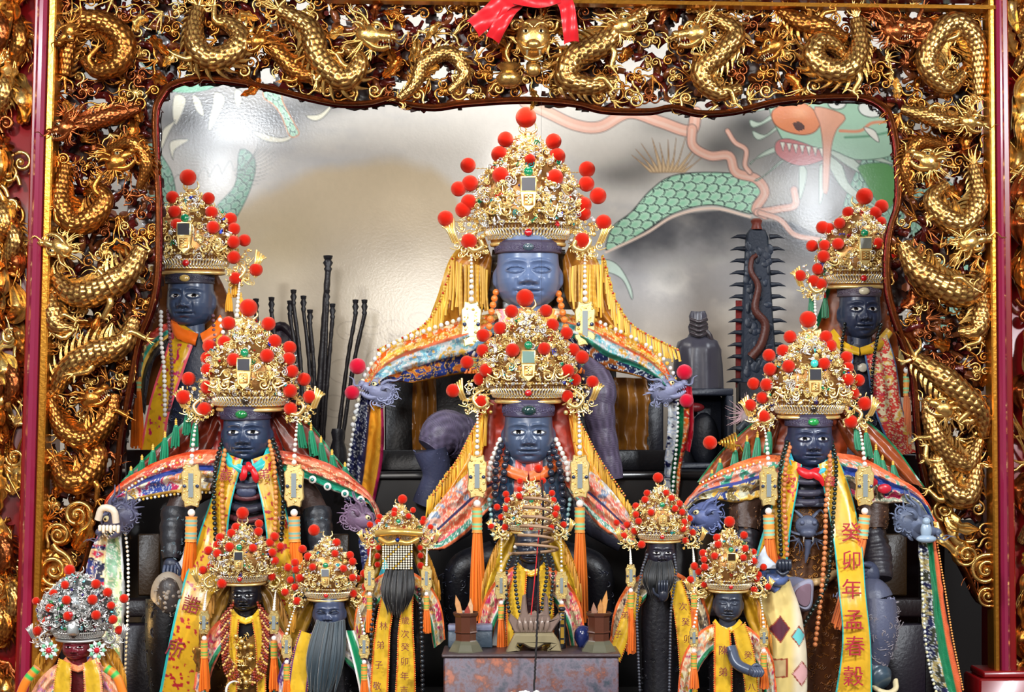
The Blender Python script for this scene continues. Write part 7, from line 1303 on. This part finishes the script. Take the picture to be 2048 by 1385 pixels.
# N monk statue behind M
YN = -.36
t = figure('statue in a patched cream robe with a raised dark fist, behind the small grey statue', 1560, 1440, YN, 'monk_statue')
def patch(U, T, X, Y):
    C = np.tile(L(232, 206, 130), (*U.shape, 1)) * (.85 + .25 * fbm(X / 20, Y / 30, 3, 3))[..., None]; w_ = sstep(1570, 1590, X) * .8; C = mixc(C, np.tile(L(240, 228, 206), (*U.shape, 1)), w_)
    for cx, cy, r, c, rect in ((1551, 1253, 19, L(92, 44, 60), 0), (1590, 1268, 14, L(110, 200, 200), 0), (1548, 1330, 16, L(200, 170, 120), 1), (1596, 1342, 18, L(236, 180, 180), 0)):
        q = np.maximum(np.abs(X - cx), np.abs(Y - cy)) if rect else np.abs(X - cx) + np.abs(Y - cy) * .8; C[q < r + 3] = L(150, 60, 40); C[q < r] = c
    return C
drape(YN, [(1518, 1190, -20), (1514, 1260, -24), (1510, 1340, -24), (1506, 1440, -20)], [(1580, 1160, -20), (1602, 1230, -24), (1614, 1320, -24), (1612, 1440, -20)], t, 'patched_robe', patch, 26, 2, 4, 'silk', 20)
b = MB(YN, (1566, 1140, -56)); b.tube(spline([(1556, 1180, -40), (1540, 1160, -44), (1560, 1162, -54), (1568, 1150, -56)], n=12), 12, 12, col=L(90, 110, 160)); b.ball((1566, 1132, -56), (15, 14, 13), 18, 12, col=L(34, 38, 50))
for k in range(4): b.tube(spline([(1556 + k * 6.5, 1126, -62), (1556 + k * 6.8, 1122, -72), (1557 + k * 6.4, 1134, -74), (1558 + k * 6, 1140, -68)], n=10), np.linspace(4.2, 3.4, 10), 8, col=L(40, 46, 60))
b.tube(spline([(1554, 1142, -64), (1562, 1148, -72), (1574, 1142, -74)], n=8), np.linspace(4.4, 3.2, 8), 8, col=L(40, 46, 60)); b.build('raised_fist', M['face'], t)
b = MB(YN); b.ball((1532, 1150, -20), (24, 30, 22), 20, 14, col=L(60, 84, 130)); G_ = [[[1528 + (26 * (1 - u) + 2) * math.cos(a) + 0 * u, 1134 - 34 * u + 10 * u * math.cos(a), -20 + (24 * (1 - u) + 2) * math.sin(a)] for a in np.arange(20) * 2 * PI / 20] for u in np.linspace(0, 1, 8)]
b.grid(np.array(G_), wv=True, col=L(206, 214, 226)); b.build('pale_cap', M['silk'], t)
# ================================================================== incense table and what stands on it
YT = -.62
M['tablewood'] = pm('worn_painted_wood', L(80, 72, 80), rough=.5, bump=.5, bscale=30)
n_ = M['tablewood'].node_tree; bb = n_.nodes['Principled BSDF']; tcn = n_.nodes.new('ShaderNodeTexCoord'); nz = n_.nodes.new('ShaderNodeTexNoise'); nz.inputs['Scale'].default_value = 14; nz.inputs['Detail'].default_value = 6; nz.inputs['Roughness'].default_value = .7
cr = n_.nodes.new('ShaderNodeValToRGB'); cr.color_ramp.elements[0].position = .36; cr.color_ramp.elements[0].color = (*L(40, 52, 64), 1); cr.color_ramp.elements[1].position = .66; cr.color_ramp.elements[1].color = (*L(150, 78, 46), 1)
for p_, c_ in ((.42, L(66, 64, 76)), (.50, L(96, 84, 96)), (.58, L(90, 50, 44))): e = cr.color_ramp.elements.new(p_); e.color = (*c_, 1)
n_.links.new(tcn.outputs['Object'], nz.inputs['Vector']); n_.links.new(nz.outputs['Fac'], cr.inputs['Fac']); n_.links.new(cr.outputs['Color'], bb.inputs['Base Color'])
t = thing('incense_table', 'worn painted wooden altar block with peeling red and blue paint, bottom centre', 'table', 1062, 1481, YT)
b = MB(YT); b.box((888, 1312, -20), (1236, 1481, 100), bev=3); b.build('table_body', M['tablewood'], t)
b = MB(YT); b.box((884, 1306, -24), (1240, 1313, 104), bev=2, col=L(70, 56, 58)); b.build('table_top', M['carved'], t)
b = MB(YT); b.box((892, 1384, -26), (1232, 1392, -18), bev=2, col=L(110, 30, 40)); b.build('table_moulding', M['carved'], t)
for cx, lab in ((931, 'octagonal brown cup of wooden slips on the left end of the incense table'), (1199, 'octagonal brown cup of wooden slips on the right end of the incense table')):
    t = thing('slip_cup', lab, 'cup', cx, 1307, YT, 'slip cups on the incense table')
    b = MB(YT); cc = np.array([[L(84, 46, 32)] * 8] * 9 + [[L(92, 90, 74)] * 8] * 5)
    b.lathe(cx, [(24, 1232), (26, 1228), (28, 1229), (26, 1234), (23, 1238), (23, 1266), (25, 1268), (22, 1271), (22, 1284), (24, 1286), (29, 1292), (36, 1304), (38, 1307), (1, 1307)], 8, col=cc, cd=30, ang=PI / 8); b.build('cup_body', M['bead'], t, flatshade=True)
    b = MB(YT); b.lathe(cx, [(24, 1236), (1, 1240)], 8, col=L(20, 14, 12), cd=30, ang=PI / 8); b.build('cup_inside', M['carved'], t)
    for dx, dy, an, ln, c in ((-8, 0, -.22, 58, L(196, 140, 90)), (8, 2, .02, 52, L(206, 160, 120)), (0, 4, .1, 40, L(150, 60, 50))) if cx < 1000 else ((6, 0, .16, 66, L(200, 140, 76)), (-8, 4, -.05, 46, L(150, 110, 90)), (2, 2, .05, 50, L(180, 124, 70))):
        s_ = thing('divination_slip', 'flat wooden slip %s in the %s octagonal cup' % ('leaning left' if an < -.1 else 'leaning right' if an > .12 else 'standing behind' if ln < 45 else 'upright' if cx < 1000 else 'upright at the front' if ln > 48 else 'shortest and', 'left' if cx < 1000 else 'right'), 'slip', cx + dx, 1290, YT, 'wooden slips in the cups')
        b = MB(YT); w2 = 5.5; q = [(-w2, 30), (w2, 30), (w2, -ln * .7), (0, -ln), (-w2, -ln * .7)]; c0, s0 = math.cos(an), math.sin(an); b.plate([(cx + dx + x * c0 - y * s0, 1250 + dy + x * s0 + y * c0) for x, y in q], 28 + dx * .4, 32 + dx * .4, col=c, bev=.8); b.build('slip_blade', M['carved'], s_)
YT2 = YT
t = thing('divination_block_stand', 'carved wooden stand with curled lotus rim in the middle of the incense table', 'stand', 1070, 1307, YT)
pts = [(1029, 1270), (1016, 1243), (1021, 1231), (1028, 1238), (1036, 1245), (1041, 1232), (1045, 1196), (1052, 1192), (1055, 1226), (1057, 1233), (1070, 1226), (1079, 1233), (1088, 1226), (1089, 1198), (1092, 1190), (1097, 1200), (1099, 1234), (1103, 1245), (1111, 1239), (1118, 1231), (1123, 1241), (1104, 1270)]
b = MB(YT); b.plate(pts, 24, 42, col=L(126, 106, 96), bev=3)
for k in range(6): x = 1040 + k * 11; b.tube(spline([(1066 + (x - 1066) * .86, 1268, 25), (x, 1252, 21), (x + (x - 1066) * .06, 1238, 25)], n=8), [2, 4, 5, 5, 5, 4, 3, 1], 8, col=L(134, 114, 102), flat=.7)
b.build('lotus_holder', M['bead'], t)
b = MB(YT); arch = [(1012, 1307), (1030, 1270), (1107, 1270), (1120, 1288), (1124, 1307), (1096, 1307), (1095, 1303), (1101, 1297), (1100, 1291), (1090, 1292), (1078, 1299), (1068, 1301), (1058, 1299), (1046, 1292), (1036, 1291), (1033, 1297), (1040, 1303), (1038, 1307)]
b.plate(arch, 10, 50, col=L(140, 128, 98), bev=4); b.build('arched_foot', M['bead'], t)
t = thing('tablet', 'narrow black tablet with gold marks beside the lotus stand', 'tablet', 1126, 1307, YT)
b = MB(YT); b.box((1118, 1232, 56), (1134, 1307, 72), col=L(20, 20, 24), bev=2); b.ball((1126, 1226, 64), (8, 5, 7), 12, 8, col=L(40, 40, 48)); b.build('tablet_body', M['bead'], t)
b = MB(YT)
for y0, y1 in ((1236, 1239), (1242, 1244), (1248, 1256), (1262, 1284), (1288, 1296)): b.box((1123, y0, 54.6), (1130, y1, 56.5), col=GLD)
b.build('gold_marks', M['crown'], t)
t = thing('blue_grey_box', 'small blue-grey wooden box behind the left octagonal cup', 'box', 935, 1306, YT)
b = MB(YT); b.box((893, 1272, 66), (984, 1306, 98), col=L(62, 76, 90), bev=2); b.build('box_body', M['carved'], t); b = MB(YT); b.box((893, 1259, 68), (984, 1272, 100), col=L(120, 124, 150), bev=2); b.build('box_lid', M['carved'], t)
t = thing('blue_jar', 'round dark blue jar behind the right octagonal cup', 'jar', 1166, 1307, YT); b = MB(YT); b.lathe(1170, [(1, 1262), (10, 1264), (17, 1274), (18, 1288), (13, 1300), (9, 1307), (1, 1307)], 24, col=L(34, 46, 100), cd=86); b.build('jar_body', M['bead'], t)
# hanging incense coil
YCO = -.70
t = thing('incense_coil', 'tan conical incense coil hanging on a thread over the incense table', 'incense coil', 1078, 1110, YCO)
th = np.linspace(0, 6.4 * 2 * PI, 300); u = th / th[-1]; b = MB(YCO); rr = 20 + 28 * u
rr = np.interp(u, [0, .5, .8, 1], [24, 30, 36, 50]); yy = np.interp(u, [0, 1], [990, 1108]); b.tube(np.column_stack([1074 + rr * np.cos(th + .6) - 4 * u, yy + 5.5 * np.sin(th + .6) * 1.0, rr * np.sin(th + .6) * .9]), 3.0, 8, col=L(160, 128, 100)); b.ball((1030, 1094, -10), 3.6, 8, 6, col=L(226, 220, 210)); b.build('coil', M['carved'], t)
b = MB(YCO); b.tube([(1082, -80, 0), (1084, 700, 0), (1080, 985, 0)], .22, 5, col=L(60, 50, 46)); R0 = random.Random(4); P = spline([(1084, 960, 0), (1086, 1040, -4), (1078, 1110, -4), (1076, 1200, -3), (1072, 1300, -2), (1068, 1382, -2)], n=120); P += np.array([[R0.uniform(-.8, .8), 0, R0.uniform(-.8, .8)] for _ in range(120)]); b.tube(P, 2.0, 6, col=L(26, 24, 26)); b.build('hanging_thread', M['cord'], t)
b = MB(YCO); b.tube([(1078, 1060, -8), (1072, 1130, -8), (1062, 1230, -6)], 1.2, 6, col=L(190, 30, 80)); b.build('pink_thread', M['cord2'] if 'cord2' in M else M['ribbon'], t)
t = thing('white_cluster', 'small white cluster at the lower end of the black hanging thread', 'ornament', 1052, 1400, -.70)
b = MB(-.70); R0 = random.Random(6)
for k in range(26): b.ball((1050 + R0.uniform(-32, 24), 1392 + R0.uniform(-4, 8), R0.uniform(-10, 10)), R0.uniform(4, 9), 8, 6, col=L(232, 230, 226))
b.build('white_clump', M['carved'], t)
# ================================================================== rear shelf: rods, blade, wrapped seal
YR = 1.25
tt_ = thing('rod_vase', 'dark vase holding the blackened rods at the rear left', 'vase', 680, 937, YR); b = MB(YR); b.lathe(676, [(1, 860), (12, 858), (14, 866), (11, 880), (17, 900), (20, 937), (1, 937)], 18, col=L(26, 24, 30)); b.build('vase_body', M['carved'], tt_)
rods = [((656, 512), (628, 860)), ((587, 580), (606, 850)), ((607, 592), (622, 850)), ((620, 620), (628, 850)), ((654, 580), (640, 850)), ((665, 608), (640, 980)), ((711, 600), (672, 860)), ((729, 600), (680, 870)), ((543, 595), (556, 800)), ((512, 598), (530, 800)), ((580, 602), (600, 850))]
rods = sorted(rods); ORD = ['leftmost', 'second', 'third', 'fourth', 'fifth', 'sixth', 'seventh', 'eighth', 'ninth', 'tenth', 'rightmost']
for i, ((x0, y0), (x1, y1)) in enumerate(rods):
    x1 += (x1 - x0) * (937 - y1) / (y1 - y0) * .35; y1 = 877
    t = thing('ritual_rod', 'tallest and thickest blackened rod standing at the rear left' if y0 == 512 else 'blackened rod with carved tip, %s from the left of the rear rods' % ORD[i], 'rod', x1, 937, YR, 'blackened rods at the rear left'); b = MB(YR); P = spline([(x0, y0 + 30, 0), ((x0 + x1) / 2 + 3, (y0 + y1) / 2, 4), (x1, y1 + 60, 8)], n=30); r_ = (6.5 if y0 == 512 else 4.2); R0 = random.Random(i)
    b.tube(P, r_ * np.array([R0.uniform(.85, 1.15) for _ in range(30)]), 8, col=L(30, 26, 28)); b.lathe(x0, [(r_ * .8, y0 + 34), (r_ * 1.3, y0 + 26), (r_ * .9, y0 + 22), (r_ * 1.6, y0 + 14), (r_ * 1.0, y0 + 8), (r_ * 1.3, y0 + 6), (r_ * 1.5, y0), (1, y0 - 1)], 10, col=L(26, 24, 28)); b.build('rod_shaft', M['carved'], t)
t = thing('dark_bundle', 'purplish black cloth bundle among the rods at the rear left', 'bundle', 566, 937, YR + .12); b = MB(YR + .12); b.lathe(566, [(1, 700), (24, 710), (34, 800), (40, 937), (1, 937)], 16, col=L(30, 22, 30)); b.ball((566, 690, 0), (34, 40, 24), 16, 12, col=L(44, 30, 44)); b.tube(spline([(545, 660, -10), (570, 655, -16), (596, 690, -10)], n=12), 9, 10, col=L(36, 24, 36)); b.build('bundle_cloth', M['carved'], t)
t = thing('sawfish_blade', 'upright blackened sawfish snout with spikes and a painted dragon, rear right', 'ceremonial blade', 1512, 937, YR)
b = MB(YR); b.box((1476, 765, -14), (1560, 937, 30), col=L(20, 20, 26), bev=3); b.build('blade_stand', M['carved'], t)
b = MB(YR); out = [(1492, 470), (1500, 458), (1530, 460), (1536, 476), (1546, 640), (1556, 770), (1482, 770), (1484, 640)]; b.plate(out, -8, 10, col=L(38, 46, 60), bev=4); R0 = random.Random(4)
for k in range(60): b.ball((1515 + R0.uniform(-22, 24), R0.uniform(480, 760), -8), (R0.uniform(4, 9), R0.uniform(4, 12), 1.6), 8, 6, col=L(36, 44, 58) * R0.uniform(.7, 1.3))
b.build('blade', M['soot_c'] if 'soot_c' in M else M['carved'], t)
for k in range(13):
    y = 474 + k * 24
    for sd in (-1, 1):
        if sd > 0 and k > 10: continue
        x = 1515 + sd * (24 + k * .7); b = MB(YR); b.tube([(x, y, 0), (x + sd * 16, y - 1, 0), (x + sd * 30, y + 3, 0)], [5.5, 3.6, .5], 8, col=L(28, 34, 46), flat=.7); b.build('spike', M['carved'], t)
b = MB(YR); P = spline([(1512, 512, -12), (1502, 520, -12), (1500, 545, -14), (1514, 575, -14), (1508, 620, -14), (1528, 650, -14), (1520, 690, -14), (1500, 716, -12)], n=60); b.tube(P, np.interp(np.linspace(0, 1, 60), [0, .5, 1], [4, 7, 9]), 10, col=L(86, 44, 36), disp=(np.indices((60, 10)).sum(0) % 2) * .2); b.build('painted_dragon', M['carved'], t)
b = MB(YR); b.lathe(1513, [(12, 460), (9, 450), (12, 442), (8, 438), (1, 437)], 14, col=L(120, 52, 40)); b.build('blade_knob', M['carved'], t)
b = MB(YR); b.box((1474, 600, 14), (1486, 775, 20), col=L(130, 22, 20)); b.build('red_backing', M['carved'], t)
t = thing('wrapped_seal', 'object wrapped in dark grey cloth with a twisted top on the black shrine box', 'wrapped seal', 1396, 778, YR - .1)
th = np.arange(48) * 2 * PI / 48; G_ = []
for r, y, q in [(1, 625, 0), (15, 624, 0), (18, 632, .05), (16, 645, .06), (20, 655, .05), (17, 668, .05), (22, 676, .02), (40, 684, .02), (46, 700, .03), (48, 730, .04), (49, 778, .06), (1, 778, 0)]: G_.append([[1396 + r * (1 + q * math.sin(9 * a + y * .1)) * math.cos(a), y + 1.5 * math.sin(3 * a), r * .6 * (1 + q * math.sin(9 * a)) * math.sin(a)] for a in th])
b = MB(YR - .1); b.grid(np.array(G_), wv=True, col=L(58, 56, 66)); b.build('cloth_wrap', M['silk'], t)
b = MB(YR - .1)
for k in range(4): b.tube(spline([(1380, 640 + k * 9, -10), (1396, 646 + k * 9, -20), (1412, 640 + k * 9, -10)], n=10), 4, 8, col=L(50, 42, 46))
b.tube(spline([(1408, 660, -10), (1418, 672, -12), (1424, 690, -10)], n=8), 5, 8, col=L(50, 42, 46)); b.build('twisted_top', M['silk'], t)
t = thing('shrine_box', 'black lacquered open shrine box holding a dim red object under the wrapped seal', 'box', 1404, 938, YR - .15)
for nm, lo, hi in (('box_top', (1344, 778, -20), (1464, 792, 60)), ('box_side', (1344, 792, -20), (1358, 945, 60)), ('box_side', (1450, 792, -20), (1464, 945, 60)), ('box_back', (1358, 792, 50), (1450, 945, 60)), ('box_base', (1335, 926, -26), (1470, 938, 64))):
    b = MB(YR - .15); b.box(lo, hi, col=L(34, 38, 50), bev=2); b.build(nm, M['carved'], t)
b = MB(YR - .15); b.ball((1390, 815, 20), (22, 10, 12), 14, 8, col=L(120, 30, 34)); b.build('red_object', M['carved'], t)
b = MB(YR - .15); b.ball((1410, 880, 20), (30, 55, 16), 16, 12, col=L(24, 26, 34)); b.build('dark_figure', M['carved'], t)
t = thing('feather_ornament', 'small silvery pink feather tuft left of the middle right crown', 'ornament', 1484, 850, .25); b = MB(.25); strands(b, (1492, 830, 0), PI + .6, 2.4, 26, 44, 1.6, L(206, 170, 176), 5, -6, .3); b.ball((1494, 838, 0), (14, 16, 8), 12, 8, col=L(160, 140, 140)); b.build('feathers', M['floss'], t); b = MB(.25); b.tube(spline([(1478, 860, 0), (1486, 848, -6), (1500, 850, -4), (1496, 880, 0), (1480, 920, 4), (1478, 1100, 10), (1478, 1380, 14)], n=30), np.interp(np.linspace(0, 1, 30), [0, .12, .2, 1], [8, 9, 5, 4]), 10, col=L(50, 58, 66)); b.build('dark_stem', M['carved'], t)
t = thing('dark_statue', 'shadowy dark helmeted statue in the gap between the right robe and screen', 'statue', 1826, 943, .62); b = MB(.62); b.ball((1816, 858, 0), (16, 18, 16), 16, 12, col=L(34, 44, 62)); b.ball((1826, 905, 0), (30, 28, 24), 16, 12, col=L(28, 30, 42)); b.lathe(1826, [(28, 910), (32, 925), (30, 943), (1, 943)], 16, col=L(24, 24, 32)); b.build('body', M['carved'], t)
# ================================================================== altar tiers, floor
def tier(nm, lab, Y, x0, x1, y0, y1, d1, col):
    t = thing(nm, lab, 'altar', (x0 + x1) / 2, y1, Y); b = MB(Y); b.box((x0, y0, 0), (x1, y0 + 16, d1), col=col, bev=3); b.build('altar_top', M['black'], t); b = MB(Y); b.box((x0 + 8, y0 + 16, 10), (x1 - 8, y1, d1), col=col * .8); b.build('altar_front', M['black'], t)
tier('rear_altar', 'black lacquered rear altar shelf carrying the largest statue and the rods', .52, 180, 1900, 944, 1500, 560, L(16, 15, 19))
for x0, x1, y0, Yp, nm in ((250, 500, 900, .36, 'rear left statue'), (1620, 1840, 910, .36, 'rear right statue'), (960, 1156, 1240, .10, 'middle statue of the centre column')):
    t = thing('pedestal', 'black pedestal under the ' + nm, 'pedestal', (x0 + x1) / 2, 886 + 2610 / (Yp + 5), Yp); b = MB(Yp); b.box((x0, y0, 0), (x1, 886 + 2610 / (Yp + 5), 80), col=L(14, 13, 16), bev=3); b.build('pedestal_block', M['black'], t)
tier('front_altar', 'dark front altar below the front row of statues', -.80, 30, 2020, 1507, 1900, 807, L(26, 18, 18))
fl = MB(0); zf = 0.0
me = bpy.data.meshes.new('floor'); me.from_pydata([(-4, -6, 0), (4, -6, 0), (4, 2.2, 0), (-4, 2.2, 0)], [], [(0, 1, 2, 3)]); me.materials.append(pm('floor_tile', L(120, 90, 80), rough=.3)); o = bpy.data.objects.new('floor', me); COL.objects.link(o); struct(o)
